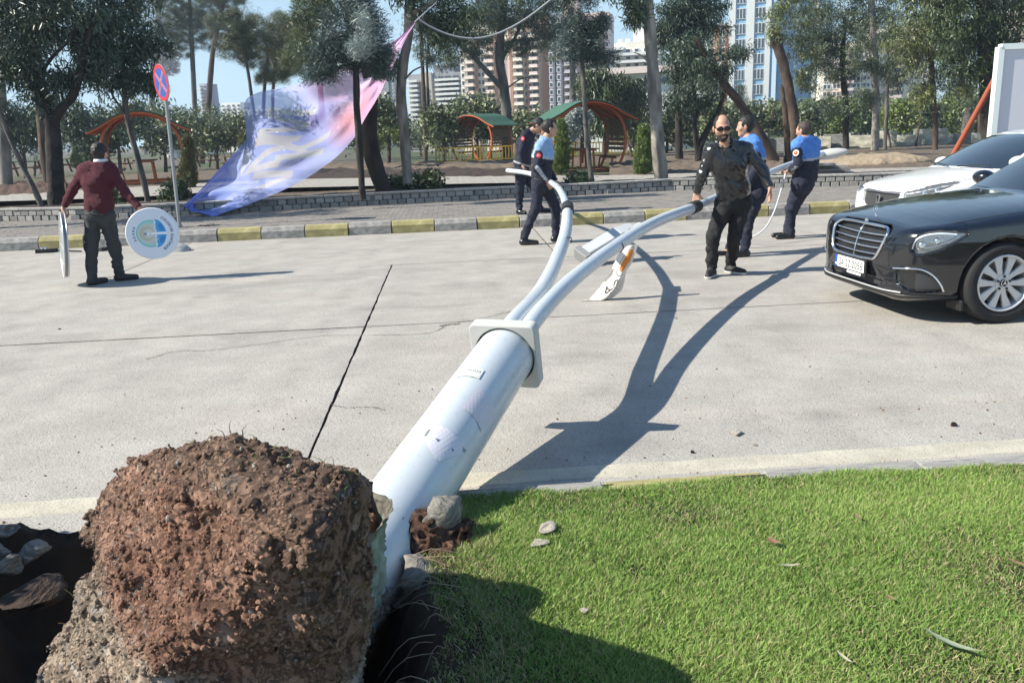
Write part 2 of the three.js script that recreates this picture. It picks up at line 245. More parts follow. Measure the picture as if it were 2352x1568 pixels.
// ---------- pavement of small blocks ----------
const wallPx = [[-260, 522], [0, 507], [175, 504.5], [403, 495], [617, 483], [860, 470], [1091, 458.5], [1402, 444.5], [1542, 437], [1961, 426], [2352, 414], [2700, 402]];
const wallLine = wallPx.map(p => onY(...p, .18));
const wallZ = x => { for (let i = 0; i < wallLine.length - 1; i++) if (x <= wallLine[i + 1].x) return lerp(wallLine[i].z, wallLine[i + 1].z, (x - wallLine[i].x) / (wallLine[i + 1].x - wallLine[i].x)); return wallLine.at(-1).z; };
{
  const pv = tag(new THREE.Group(), null, null, null, 'structure'); pv.name = 'pavement'; scene.add(pv);
  part(pv, 'sand_bed', box(90, .3, 6, 0, .005, -18.41), M.soil);
  const g = box(.196, .06, .096, 0, 0, 0, .008), rest = [[], [], []];
  for (let r = 0; r < 46; r++) { const z = -15.455 - r * .1; for (let i = -58; i < 68; i++) {
    const x = i * .2 + (r & 1) * .1 + rr(-.002, .002); if (z < wallZ(x) - .05) continue; const m = floor(rnd() * 3), y = .148 + rr(-.004, .004);
    if (r < 3 && abs(x + .3) < 8.4) { const b = part(pv, 'paving_block', g, M.pavers[m]); b.position.set(x, y, z); } else rest[m].push([x, y, z]);
  } }
  rest.forEach((L, m) => { const q = new THREE.InstancedMesh(g, M.pavers[m], L.length), o = new THREE.Object3D(); L.forEach((p, i) => { o.position.set(...p); o.rotation.set(rr(-.01, .01), 0, rr(-.01, .01)); o.updateMatrix(); q.setMatrixAt(i, o.matrix); }); q.name = 'paving_blocks'; q.userData.kind = 'stuff'; q.receiveShadow = true; pv.add(q); });
}
// ---------- low stone wall at the back of the pavement ----------
{
  const w = thing('planter_wall', 'low wall of pale stone blocks at the back of the far pavement', 'wall');
  const gs = [box(.192, .108, .1, 0, 0, 0, .012), box(.172, .108, .1, 0, 0, 0, .014)], cap = box(.6, .05, .22, 0, 0, 0, .012); let n = 0; const rest = [];
  for (let i = 0; i < wallLine.length - 1; i++) {
    const a = wallLine[i], b = wallLine[i + 1], L = hypot(b.x - a.x, b.z - a.z), t = Math.atan2(-(b.z - a.z), b.x - a.x), d = b.clone().sub(a).normalize();
    for (let r = 0; r < 2; r++) for (let s = (r ? .1 : .0); s < L; s += .205) { const p = a.clone().addScaledVector(d, s), near = p.x > -10.5 && p.x < 6.5 && n < 300; const g = gs[floor(rnd() * 2)], m = M.stones[floor(pow(rnd(), 1.2) * 3)], y = .18 + .045 + r * .115;
      if (near) { n++; const q = part(w, 'stone_block', g, m); q.position.set(p.x, y, p.z + rr(-.008, .012)); q.rotation.y = t; } else rest.push(g.clone().rotateY(t).translate(p.x, y, p.z)); }
    for (let s = .3; s < L + .2; s += .605) { const p = a.clone().addScaledVector(d, s), q = part(w, 'cap_stone', cap, M.stones[floor(rnd() * 2) * 2]); q.position.set(p.x, .18 + .245, p.z - .05); q.rotation.y = t; }
    const c = a.clone().add(b).multiplyScalar(.5); part(w, 'wall_core', box(L + .03, .3, .12, 0, 0, 0).rotateY(t).translate(c.x, .24, c.z - .085), M.kerbGrey);
  }
  const s = part(w, 'stone_blocks', merge(rest), M.stones[0]); s.userData.kind = 'stuff';
}
// planting bed behind the wall
{
  const g = sheet(range(-16, 16, 130), range(0, 1, 14), (x, z) => 0), P = g.attributes.position;
  for (let i = 0; i < P.count; i++) { const x = P.getX(i), t = P.getZ(i), z0 = wallZ(x) - .13, z = z0 - t * 2.6; P.setXYZ(i, x, t < .01 ? .38 : lerp(.40, .12, sst(.45, 1, t)) + .05 * fbm(x * 2, z * 2) + .03 * fbm(x * 7, z * 7), z); }
  planarUV(g); g.computeVertexNormals(); struct('planting_bed', g, M.soil);
}
// park path of pale slabs
{
  const far = [[-300, 462], [0, 447], [300, 430], [617, 412], [1091, 404], [1402, 402], [1961, 388], [2500, 372]], near = [[-300, 478], [0, 462], [300, 453], [617, 432], [1091, 421], [1402, 416], [1961, 402], [2500, 386]];
  const p = [], ix = []; far.forEach((f, i) => { const a = onY(...f, .30), b = onY(...near[i], .30); p.push(a.x, .30, a.z, b.x, .30, b.z); if (i < far.length - 1) { const k = i * 2; ix.push(k, k + 1, k + 2, k + 2, k + 1, k + 3); } });
  const g = new THREE.BufferGeometry(); g.setAttribute('position', new THREE.Float32BufferAttribute(p, 3)); g.setIndex(ix); planarUV(g); g.computeVertexNormals(); struct('park_path', g, M.path);
  const bed = (name, far, near, m, y) => { const nx = 60, nz = 10, p = [], ix = []; for (let j = 0; j <= nz; j++) for (let i = 0; i <= nx; i++) { const t = i / nx, x = lerp(far[0][0], far[1][0], t), q = onY(x, lerp(lerp(far[0][1], far[1][1], t), lerp(near[0][1], near[1][1], t), j / nz), y), e = sst(0, .15, j / nz) * sst(1, .85, j / nz); p.push(q.x, .12 + e * (y - .12 + .16 * fbm(q.x * 1.1, q.z * 1.1) + .10 * fbm(q.x * 4, q.z * 4)), q.z); if (i < nx && j < nz) { const a = j * (nx + 1) + i, b = a + nx + 1; ix.push(a, b, a + 1, a + 1, b, b + 1); } } const g = new THREE.BufferGeometry(); g.setAttribute('position', new THREE.Float32BufferAttribute(p, 3)); g.setIndex(ix); planarUV(g); g.computeVertexNormals(); struct(name, g, m); };
  M.redSoil = mat(.17, .085, .052, .97, { map: soilTex, bumpMap: soilBump, bumpScale: .03 }); M.drySoil = mat(.30, .22, .15, .97, { map: soilTex, bumpMap: soilBump, bumpScale: .03 });
  bed('soil_bed', [[560, 386], [1190, 383]], [[540, 406], [1190, 402]], M.soil, .36); bed('soil_bed', [[-120, 412], [150, 408]], [[-120, 450], [150, 444]], M.redSoil, .36); bed('soil_bed', [[1400, 356], [1800, 344]], [[1400, 398], [1800, 386]], M.drySoil, .38); bed('soil_bed', [[600, 372], [1190, 366]], [[600, 386], [1190, 381]], M.drySoil, .30);
  const f2 = [[-200, 432], [120, 408], [420, 396], [600, 383]], n2 = [[-200, 440], [120, 414], [420, 402], [600, 388]];
}
// ---------- the fallen lamp post ----------
const P0 = V(-.316, .164, -3.2), PA = V(.376, .213, -.902).normalize(), PR = new THREE.Vector3().crossVectors(PA, V(0, 1, 0)).normalize(), PU = new THREE.Vector3().crossVectors(PR, PA);
const pole = (r, u, a) => P0.clone().addScaledVector(PR, r).addScaledVector(PU, u).addScaledVector(PA, a);
const onPole = (x, y, a) => { const d = ray(x, y), o = pole(0, 0, a), t = o.clone().sub(camera.position).dot(PA) / d.dot(PA), q = camera.position.clone().addScaledVector(d, t).sub(P0); return [q.dot(PR), q.dot(PU)]; };
const poleM = new THREE.Matrix4().makeBasis(PR, PU, PA).setPosition(P0);
M.lampPaint = phys(.62, .655, .675, .46, { roughnessMap: grainTex, clearcoat: .25, clearcoatRoughness: .35, map: tex(256, (u, v) => { const a = wf(u, v, 6, 5, 61), s = wn(u, v, 90, 8); return [.90 + .1 * a - (s > .9 ? .05 : 0), .91 + .09 * a - (s > .9 ? .05 : 0), .92 + .08 * a - (s > .9 ? .05 : 0)]; }) });
M.lampPlastic = mat(.50, .495, .46, .55);
M.rubber = mat(.02, .02, .02, .7);
const LA = 1.53;
{
  const post = thing('lamp_post', 'pale grey double-armed lamp post toppled across the road, its root of soil torn up', 'lamp post');
  const inPole = g => { g.applyMatrix4(poleM); if (!g.index) g.setIndex(Array.from({ length: g.attributes.position.count }, (_, i) => i)); const a = g.index.array; for (let i = 0; i < a.length; i += 3) { const t = a[i]; a[i] = a[i + 1]; a[i + 1] = t; } return g; };   // the post's axes are left-handed
  const cyl = new THREE.CylinderGeometry(.163, .168, LA + .56, 64, 1, true); cyl.rotateX(PI / 2); cyl.translate(0, 0, (LA + .04 - .52) / 2); part(post, 'shaft', inPole(cyl), M.lampPaint);
  { // square collar with a round opening
    const s = new THREE.Shape(), w = .183, r = .03; s.moveTo(-w + r, -w); s.lineTo(w - r, -w); s.quadraticCurveTo(w, -w, w, -w + r); s.lineTo(w, w - r); s.quadraticCurveTo(w, w, w - r, w); s.lineTo(-w + r, w); s.quadraticCurveTo(-w, w, -w, w - r); s.lineTo(-w, -w + r); s.quadraticCurveTo(-w, -w, -w + r, -w);
    const h = new THREE.Path(); h.absarc(0, 0, .179, 0, PI * 2, true); s.holes.push(h);
    const g = new THREE.ExtrudeGeometry(s, { depth: .075, bevelEnabled: true, bevelSize: .006, bevelThickness: .006, bevelSegments: 2, curveSegments: 24 }); g.translate(0, 0, LA - .05); const c = part(post, 'collar', inPole(g), M.lampPlastic);
    const lid = new THREE.CylinderGeometry(.183, .183, .012, 48); lid.rotateX(PI / 2); lid.translate(0, 0, LA + .03); part(c, 'collar_lid', inPole(lid), M.rubber);
  }
  const st = pole(-.075, .03, LA - .05), sr = pole(.055, .03, LA - .05), c1 = pole(-.065, .03, LA + .3), c2 = pole(.05, .03, LA + .3);
  part(post, 'arm', tube([st, c1, at(1240, 672, -5.7), at(1277, 600, -6.6), at(1299, 535, -7.6), at(1304, 482, -8.6)], .055, 20, 60), M.lampPaint);
  part(post, 'arm', tube([at(1304, 485, -8.55), at(1293, 449, -10), at(1276, 426, -12), at(1245, 408, -13.7), at(1205, 396, -15), at(1166, 391.5, -15.75)], .041, 16, 50), M.lampPaint, 'thinner end of the left arm held by the uniformed men');
  part(post, 'coupling', bar(at(1303.6, 474, -8.75), at(1304, 486, -8.45), .063, 20), M.rubber);
  part(post, 'arm', tube([sr, c2, at(1300, 656, -5.7), at(1400, 576, -6.8), at(1500, 513, -8), at(1596, 476, -9.05)], .055, 20, 60), M.lampPaint);
  part(post, 'arm', tube([at(1593, 477, -9.0), at(1640, 456, -9.7), at(1720, 418, -11), at(1806, 381, -12.6), at(1890, 353, -14.1)], .043, 16, 50), M.lampPaint, 'thinner end of the right arm held by the uniformed men');
  part(post, 'coupling', bar(at(1588, 479, -8.93), at(1602, 473, -9.15), .066, 20), M.rubber);
  { const a = at(1884, 355, -14.0), b = at(1934, 349, -14.3), d = b.clone().sub(a).normalize(); const h = new THREE.SphereGeometry(1, 20, 12); h.scale(.30, .075, .13); h.translate(0, -.0, 0); const hd = part(post, 'lamp_head', h, M.lampPlastic); hd.position.copy(a.clone().add(b).multiplyScalar(.5)); hd.rotation.set(.2, 0, .1); const gl = new THREE.SphereGeometry(1, 16, 8, 0, PI * 2, PI / 2, PI / 2); gl.scale(.24, .05, .105); gl.translate(-.03, -.045, 0); part(hd, 'glass_bowl', gl, phys(.5, .55, .58, .08, {})); }
  // cable ties with loose tails
  part(post, 'cable_tie', tube([at(1296, 548, -7.3), at(1306, 545, -7.2), at(1313, 548, -7.3), at(1314, 556, -7.3), at(1310, 553, -7.25)], .004, 6, 20), M.rubber);
  part(post, 'cable_tie', tube([at(1421, 553, -7.0), at(1430, 560, -6.95), at(1432, 572, -7.0), at(1424, 580, -7.02)], .004, 6, 20), M.rubber);
  // stickers and the remains of torn ones: thin curved patches a little proud of the shaft
  const patch = (pts, m, r = .1685) => { const q = pts.map(([x, y]) => { // hit the shaft cylinder along the pixel's ray
      const d = ray(x, y), o = camera.position.clone().sub(P0), ox = o.dot(PR), oy = o.dot(PU), oz = o.dot(PA), dx = d.dot(PR), dy = d.dot(PU), dz = d.dot(PA); const A = dx * dx + dy * dy, B = ox * dx + oy * dy, C = ox * ox + oy * oy - r * r, t = (-B - sqrt(max(0, B * B - A * C))) / A; return [Math.atan2(oy + dy * t, ox + dx * t) * r, oz + dz * t]; });
    const s = new THREE.Shape(q.map(p => new THREE.Vector2(...p))), g = new THREE.ShapeGeometry(s); const g2 = tess(g, .03), P = g2.attributes.position, u = []; let x0 = 9, x1 = -9, y0 = 9, y1 = -9; for (const p of q) { x0 = min(x0, p[0]); x1 = max(x1, p[0]); y0 = min(y0, p[1]); y1 = max(y1, p[1]); }
    for (let i = 0; i < P.count; i++) { const a = P.getX(i) / r, z = P.getY(i); u.push((P.getX(i) - x0) / (x1 - x0), 1 - (z - y0) / (y1 - y0)); P.setXYZ(i, cos(a) * r, sin(a) * r, z); } g2.setAttribute('uv', new THREE.Float32BufferAttribute(u, 2)); g2.computeVertexNormals(); return part(post, 'sticker', inPole(g2), m); };
  const paper = (r, g, b) => mat(r, g, b, .75, { side: THREE.DoubleSide });
  patch([[980, 984], [1003, 975], [1030, 985], [1058, 1012], [1068, 1028], [1056, 1040], [1010, 1060], [996, 1052], [982, 1022], [976, 1003]], paper(.66, .64, .69)).userData.label = 'torn round white sticker low on the shaft';
  patch([[1000, 1006], [1011, 1009], [1005, 1014]], mat(.10, .14, .2, .6, { side: THREE.DoubleSide }), .1695).userData.label = 'dark tear in the round sticker';
  patch([[1036, 1026], [1043, 1034], [1040, 1037]], mat(.10, .14, .2, .6, { side: THREE.DoubleSide }), .1695).userData.label = 'dark tear in the round sticker';
  patch([[972, 1002], [981, 988], [988, 984], [978, 1000]], mat(.28, .30, .30, .6, { side: THREE.DoubleSide }), .1705).userData.label = 'curled scrap of sticker';
  patch([[1062, 1026], [1072, 1033], [1068, 1040]], mat(.3, .3, .36, .6, { side: THREE.DoubleSide }), .1705).userData.label = 'curled scrap of sticker';
  patch([[1060, 934], [1093, 894], [1108, 898], [1126, 918], [1140, 958], [1122, 972], [1105, 990], [1092, 962]], paper(.62, .58, .62)).userData.label = 'faded pale pink poster patch on the shaft';
  patch([[1044, 867], [1072, 846], [1112, 850], [1100, 870]], mat(.78, .78, .76, .7, { side: THREE.DoubleSide, map: canvas(256, 160, (c, w, h) => { c.fillStyle = '#eef0ee'; c.fillRect(0, 0, w, h); c.fillStyle = '#b9b2a8'; for (let i = 0; i < 70; i++) c.fillRect(h3(i, 1, 2) * w, h3(i, 3, 4) * 70, 4 + 16 * h3(i, 5, 6), 3 + 5 * h3(i, 6, 6)); c.fillStyle = '#55565a'; c.font = 'bold 44px sans-serif'; c.textAlign = 'center'; c.fillText('DİYORUM!', w / 2, h * .8); }) })).userData.label = 'small white printed sticker below the collar';
  // ---- root of the post: soil and concrete torn out of the ground ----
  const OUT = [[70, 1640], [92, 1575], [108, 1492], [128, 1425], [164, 1365], [196, 1325], [106, 1262], [77, 1206], [86, 1150], [129, 1068], [275, 1054], [400, 1050], [482, 1038], [560, 1058], [594, 1064], [644, 1092], [714, 1106], [772, 1118], [804, 1150], [812, 1240], [796, 1300], [804, 1400], [820, 1470], [806, 1560], [789, 1700], [654, 1850], [275, 1824], [60, 1760]].map(p => onPole(...p, -1.0));
  const R1 = onPole(835, 1120, -1.0), R2 = onPole(660, 1290, -1.1), R3 = onPole(450, 1640, -1.15), ridge = (r, u) => { const s = (A, B) => { const dx = B[0] - A[0], dy = B[1] - A[1], l = hypot(dx, dy); return -((r - A[0]) * dy - (u - A[1]) * dx) / l; }; return max(s(R1, R2), s(R2, R3)); };
  const front = (r, u) => { const s = ridge(r, u) + .05 * fbm(r * 5, u * 5, 2), w = .06; const sp = .5 * (s + sqrt(s * s + w * w)); return -1.20 + .58 * (u - .28) - .48 * (r + .25) + 1.25 * sp + .055 * fbm(r * 3.2, u * 3.2, 4); };
  const soilF = (x, y, z) => { // in the post's frame
    const ts = lerp(1, lerp(.8, .45, sst(-.2, .12, y)), sst(-.95, -.5, z)), d2 = sdPoly(x / ts, y / ts, OUT) * ts; if (d2 > .25) return d2;
    const da = max((front(x, y) - z) * .85, z + lerp(.12, .42, sst(-.2, .12, y))), d = smax(d2 + .004, da, .055);
    if (abs(d) > .085) return d;
    return d + .036 * fbm(x * 7, y * 7, z * 7, 2) - .020 * abs(noise(x * 19, y * 19, z * 19)) - .017 * abs(noise(x * 41, y * 41, z * 41)) - .010 * abs(noise(x * 80, y * 80, z * 80)) + .016;
  };
  const gA = onPole(190, 1330, -1.15), gB = onPole(600, 1590, -1.15);
  const uN = onPole(205, 1345, -1.0)[1];
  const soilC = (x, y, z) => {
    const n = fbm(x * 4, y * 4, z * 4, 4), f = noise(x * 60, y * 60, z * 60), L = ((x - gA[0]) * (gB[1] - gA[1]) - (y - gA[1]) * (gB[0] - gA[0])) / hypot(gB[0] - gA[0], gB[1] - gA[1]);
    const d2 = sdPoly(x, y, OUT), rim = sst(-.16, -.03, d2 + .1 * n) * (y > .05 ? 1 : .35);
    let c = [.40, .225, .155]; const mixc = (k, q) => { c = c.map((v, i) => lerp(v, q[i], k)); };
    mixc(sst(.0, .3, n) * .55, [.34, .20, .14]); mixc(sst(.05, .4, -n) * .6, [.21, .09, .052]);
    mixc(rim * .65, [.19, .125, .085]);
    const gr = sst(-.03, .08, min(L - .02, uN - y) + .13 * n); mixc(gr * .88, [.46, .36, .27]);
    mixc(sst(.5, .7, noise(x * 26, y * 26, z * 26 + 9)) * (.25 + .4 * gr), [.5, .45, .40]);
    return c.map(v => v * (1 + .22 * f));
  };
  M.clod = mat(1, 1, 1, .96, { vertexColors: true, bumpMap: soilBump, bumpScale: .006, map: tex(256, (u, v) => .7 + .3 * wf(u, v, 20, 4, 71)) });
  const lo = [9, 9], hi = [-9, -9]; for (const p of OUT) { lo[0] = min(lo[0], p[0]); lo[1] = min(lo[1], p[1]); hi[0] = max(hi[0], p[0]); hi[1] = max(hi[1], p[1]); }
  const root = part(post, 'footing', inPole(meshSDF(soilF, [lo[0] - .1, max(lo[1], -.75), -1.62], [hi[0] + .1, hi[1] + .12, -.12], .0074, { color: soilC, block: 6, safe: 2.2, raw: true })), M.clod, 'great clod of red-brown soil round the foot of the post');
  const CO = [[746, 1150], [781, 1135], [834, 1142], [862, 1172], [872, 1200], [848, 1246], [856, 1300], [852, 1415], [828, 1436], [788, 1400], [756, 1300], [736, 1180]].map(p => onPole(...p, -.60));
  const concF = (x, y, z) => { const d = smax(sdPoly(x, y, CO), abs(z + .62) - .17, .09); return abs(d) > .08 ? d : d + .028 * fbm(x * 9, y * 9, z * 9, 3) + .008 * noise(x * 50, y * 50, z * 50); };
  const mintTop = onPole(870, 1246, -.60)[1];
  part(root, 'concrete_base', inPole(meshSDF(concF, [-.5, -.9, -.85], [.5, .5, -.1], .009, { block: 5, color: (x, y, z) => { const n = fbm(x * 12, y * 12, z * 12, 3), p = sst(.0, .03, mintTop - y + .05 * n) * sst(-.68, -.64, z + .06 * n); const k = .8 + .5 * n; return [lerp(.30 * k, .40, p), lerp(.275 * k, .48, p), lerp(.235 * k, .40, p)]; } })), mat(1, 1, 1, .92, { vertexColors: true, map: grainTex, bumpMap: soilBump, bumpScale: .005 }), 'broken grey concrete with a flat mint green face');
  // crumbs and pebbles stuck in the clod
  {
    const P = root.geometry.attributes.position, N = root.geometry.attributes.normal, g = new THREE.IcosahedronGeometry(1, 1), q = g.attributes.position; for (let i = 0; i < q.count; i++) { const x = q.getX(i), y = q.getY(i), z = q.getZ(i), k = 1 + .25 * noise(x * 1.7 + 3, y * 1.7, z * 1.7); q.setXYZ(i, x * k, y * k * .8, z * k); } g.computeVertexNormals();
    const n = 26000, I = new THREE.InstancedMesh(g, mat(1, 1, 1, .95, { map: grainTex }), n), o = new THREE.Object3D(), C = root.geometry.attributes.color, c = new THREE.Color();
    for (let i = 0; i < n; i++) { const v = floor(rnd() * P.count); o.position.set(P.getX(v), P.getY(v), P.getZ(v)); const s = lerp(.0018, .0068, pow(rnd(), 3)); o.scale.set(s * rr(.8, 1.5), s, s * rr(.8, 1.3)); o.rotation.set(rr(0, 6), rr(0, 6), rr(0, 6)); o.updateMatrix(); I.setMatrixAt(i, o.matrix); const k = rr(.75, 1.35); c.setRGB(C.getX(v) * k, C.getY(v) * k, C.getZ(v) * k); if (rnd() < .03) c.setRGB(.45, .41, .36); I.setColorAt(i, c); }
    I.name = 'crumbs'; I.userData.kind = 'stuff'; shade(I); root.add(I);
    // rootlets and grass still growing on the old surface
    const gs = []; const dry = []; let cnt = 0;
    for (let i = 0; i < 9000 && cnt < 150; i++) { const v = floor(rnd() * P.count), p = V(P.getX(v), P.getY(v), P.getZ(v)), q2 = p.clone().sub(P0), r = q2.dot(PR), u = q2.dot(PU); if (sdPoly(r, u, OUT) < -.035 || u < .18 || q2.dot(PA) < -1.02) continue; if (fbm(r * 5, 7, 1) < -.05 && rnd() < .8) continue; cnt++; const L = rr(.02, .055), d = V(rr(-1, 1), rr(.5, 1.6), rr(-.6, .8)).normalize(); (rnd() < .5 ? gs : dry).push(tube([p, p.clone().addScaledVector(d, L * .5), p.clone().addScaledVector(d, L).add(V(rr(-.01, .01), -.01, 0))], [.0016, .0006], 3, 4)); }
    part(root, 'grass_tuft', merge(gs), mat(.10, .17, .035, .8)).userData.kind = 'stuff';
    part(root, 'dry_roots', merge(dry), mat(.30, .21, .12, .9)).userData.kind = 'stuff';
  }
}
// ---------- rubble, stones, leaves ----------
const rockGeo = (n, k, flat) => { const g = mergeVertices(new THREE.IcosahedronGeometry(1, 4).deleteAttribute('normal').deleteAttribute('uv')), P = g.attributes.position; for (let i = 0; i < P.count; i++) { let x = P.getX(i), y = P.getY(i), z = P.getZ(i); const r = 1 + .38 * fbm(x * 1.3 + n * 7, y * 1.3, z * 1.3, 2) + k * .16 * fbm(x * 4 + n, y * 4, z * 4, 4); const w = .5 + .5 * abs(noise(n, 3)), pl = (a, b, c, d) => { const l = hypot(a, b, c), e = (x * a + y * b + z * c) / l * r - d; return e > 0 ? [a / l * e, b / l * e, c / l * e] : [0, 0, 0]; }; let X = x * r, Y = y * r, Z = z * r; for (let q = 0; q < 9; q++) { const e = pl(h3(n, q, 1) - .5, h3(n, q, 2) - .5, h3(n, q, 3) - .5, .58 + .2 * h3(n, q, 4)); X -= e[0]; Y -= e[1]; Z -= e[2]; } P.setXYZ(i, X, Y * flat, Z); } g.computeVertexNormals(); const u = []; for (let i = 0; i < P.count; i++) u.push(P.getX(i) * .5, P.getZ(i) * .5 + P.getY(i)); g.setAttribute('uv', new THREE.Float32BufferAttribute(u, 2)); return g; };
M.rubble = mat(.42, .385, .33, .93, { map: soilTex, bumpMap: soilBump, bumpScale: .01 }); M.paleStone = mat(.62, .55, .46, .9, { map: grainTex, bumpMap: grainBump, bumpScale: .004 });
const stone = (p, s, n, label, m = M.rubble, flat = .8, group, name = 'stone', cat = 'stone') => { const o = single(name, rockGeo(n, 1, flat), m, label, cat, group); o.position.copy(p); if (Array.isArray(s)) o.scale.set(...s); else o.scale.setScalar(s); o.rotation.y = n * 2.3; return o; };
const lawnAt = (x, y) => { let p = onY(x, y, .1); for (let i = 0; i < 4; i++) p = onY(x, y, lawnY(p.x, p.z)); return p; };
stone(at(1010, 1182, -3.12), [.105, .085, .08], 3, 'jagged grey concrete chunk leaning against the fallen pole beside the grass', M.rubble, .95, null, 'concrete_chunk', 'rubble').rotation.z = .3;
stone(at(935, 1335, -2.88), [.16, .11, .12], 5, 'broad concrete chunk half buried in the pit edge beside the footing', M.rubble, .9, null, 'concrete_chunk', 'rubble');
stone(lawnAt(1256, 1226).add(V(0, .03, 0)), [.055, .022, .035], 6, 'larger pale stone lying in the grass right of the pole', M.paleStone, .7);
stone(lawnAt(1240, 1256).add(V(0, .02, 0)), [.04, .015, .03], 7, 'smaller pale stone in the grass just below the larger one', M.paleStone, .6);
stone(lawnAt(1344, 1412).add(V(0, .018, 0)), [.02, .012, .015], 8, 'tiny pale stone in the middle of the lawn', M.paleStone, .6);
stone(at(72, 1268, -3.25), [.075, .05, .06], 9, 'grey white stone in the shaded pit, nearest the footing', M.rubble);
stone(at(22, 1300, -3.15), [.07, .055, .06], 10, 'angular stone in the shaded pit below the grey white stone', M.rubble);
stone(at(18, 1218, -3.4), [.06, .04, .05], 11, 'flat stone in the shaded pit close under the kerb line', M.rubble, .6);
stone(at(-4, 1265, -3.25), [.06, .05, .05], 12, 'stone cut off by the left edge of the view in the pit', M.rubble);
stone(at(62, 1372, -2.95), [.17, .07, .12], 13, 'large dark slab of earth lying in the shaded pit', M.soil, .7, null, 'earth_slab', 'earth');
stone(onY(1694, 997).add(V(0, .012, 0)), [.045, .018, .03], 14, 'pale flat stone on the road near the white line', M.paleStone, .6);
stone(onY(2191, 979).add(V(0, .012, 0)), [.022, .018, .018], 15, 'small brown stone on the road at the right', M.soil, .8);
stone(onY(1733, 1023).add(V(0, .006, 0)), [.016, .009, .012], 16, 'chip of pale stone on the road below the pale flat stone', M.paleStone, .7);
stone(onY(1590, 1040).add(V(0, .008, 0)), [.013, .01, .012], 17, 'reddish brown clod on the road beside the shadow', M.soil, .8);
stone(onY(135, 757).add(V(0, .008, 0)), [.016, .01, .012], 19, 'dark pebble on the road at the far left joint', M.rubble, .8);
{ // loose grit along the kerb
  const n = 900, I = new THREE.InstancedMesh(new THREE.IcosahedronGeometry(1, 0), mat(1, 1, 1, .95), n), o = new THREE.Object3D(), c = new THREE.Color();
  for (let i = 0; i < n; i++) { const s = lerp(.0015, .0065, pow(rnd(), 4)), z = -3.68 - pow(rnd(), 2.2) * 2.2, x = rr(-2.4, 3.4); o.position.set(x, s * .4, z); o.scale.set(s * 1.4, s, s * 1.2); o.rotation.set(rr(0, 6), rr(0, 6), 0); o.updateMatrix(); I.setMatrixAt(i, o.matrix); const k = rnd(); k < .45 ? c.setRGB(.16, .085, .055) : c.setRGB(.4, .35, .29); I.setColorAt(i, c); }
  I.name = 'grit'; I.userData.kind = 'stuff'; I.userData.label = 'crumbs of soil and grit scattered along the road edge'; shade(I); scene.add(I);
}
{ // heap of loose soil beside the pole
  const c = at(965, 1262, -3.1); c.y = lawnY(c.x, c.z);
  const f = (x, y, z) => { const d = min(sdEll(x - c.x, y - c.y - .02, z - c.z, .13, .10, .13), sdEll(x - c.x - .10, y - c.y - .01, z - c.z - .02, .11, .05, .12), sdEll(x - c.x + .05, y - c.y, z - c.z + .2, .15, .12, .15)); return abs(d) > .09 ? d : d + .05 * fbm(x * 10, y * 10, z * 10, 2) + .035 * abs(noise(x * 34, y * 34, z * 34)) + .016 * noise(x * 70, y * 70, z * 70) - .02; };
  const g = meshSDF(f, [c.x - .35, c.y - .2, c.z - .5], [c.x + .4, c.y + .3, c.z + .35], .009, { block: 5, raw: true, color: (x, y, z) => { const k = 1 + .5 * fbm(x * 9, y * 9, z * 9, 3); return [.165 * k, .082 * k, .052 * k]; } });
  tag(single('soil_heap', g, M.clod), 'heap of crumbly red-brown soil between the fallen pole and the grass', 'soil heap');
}
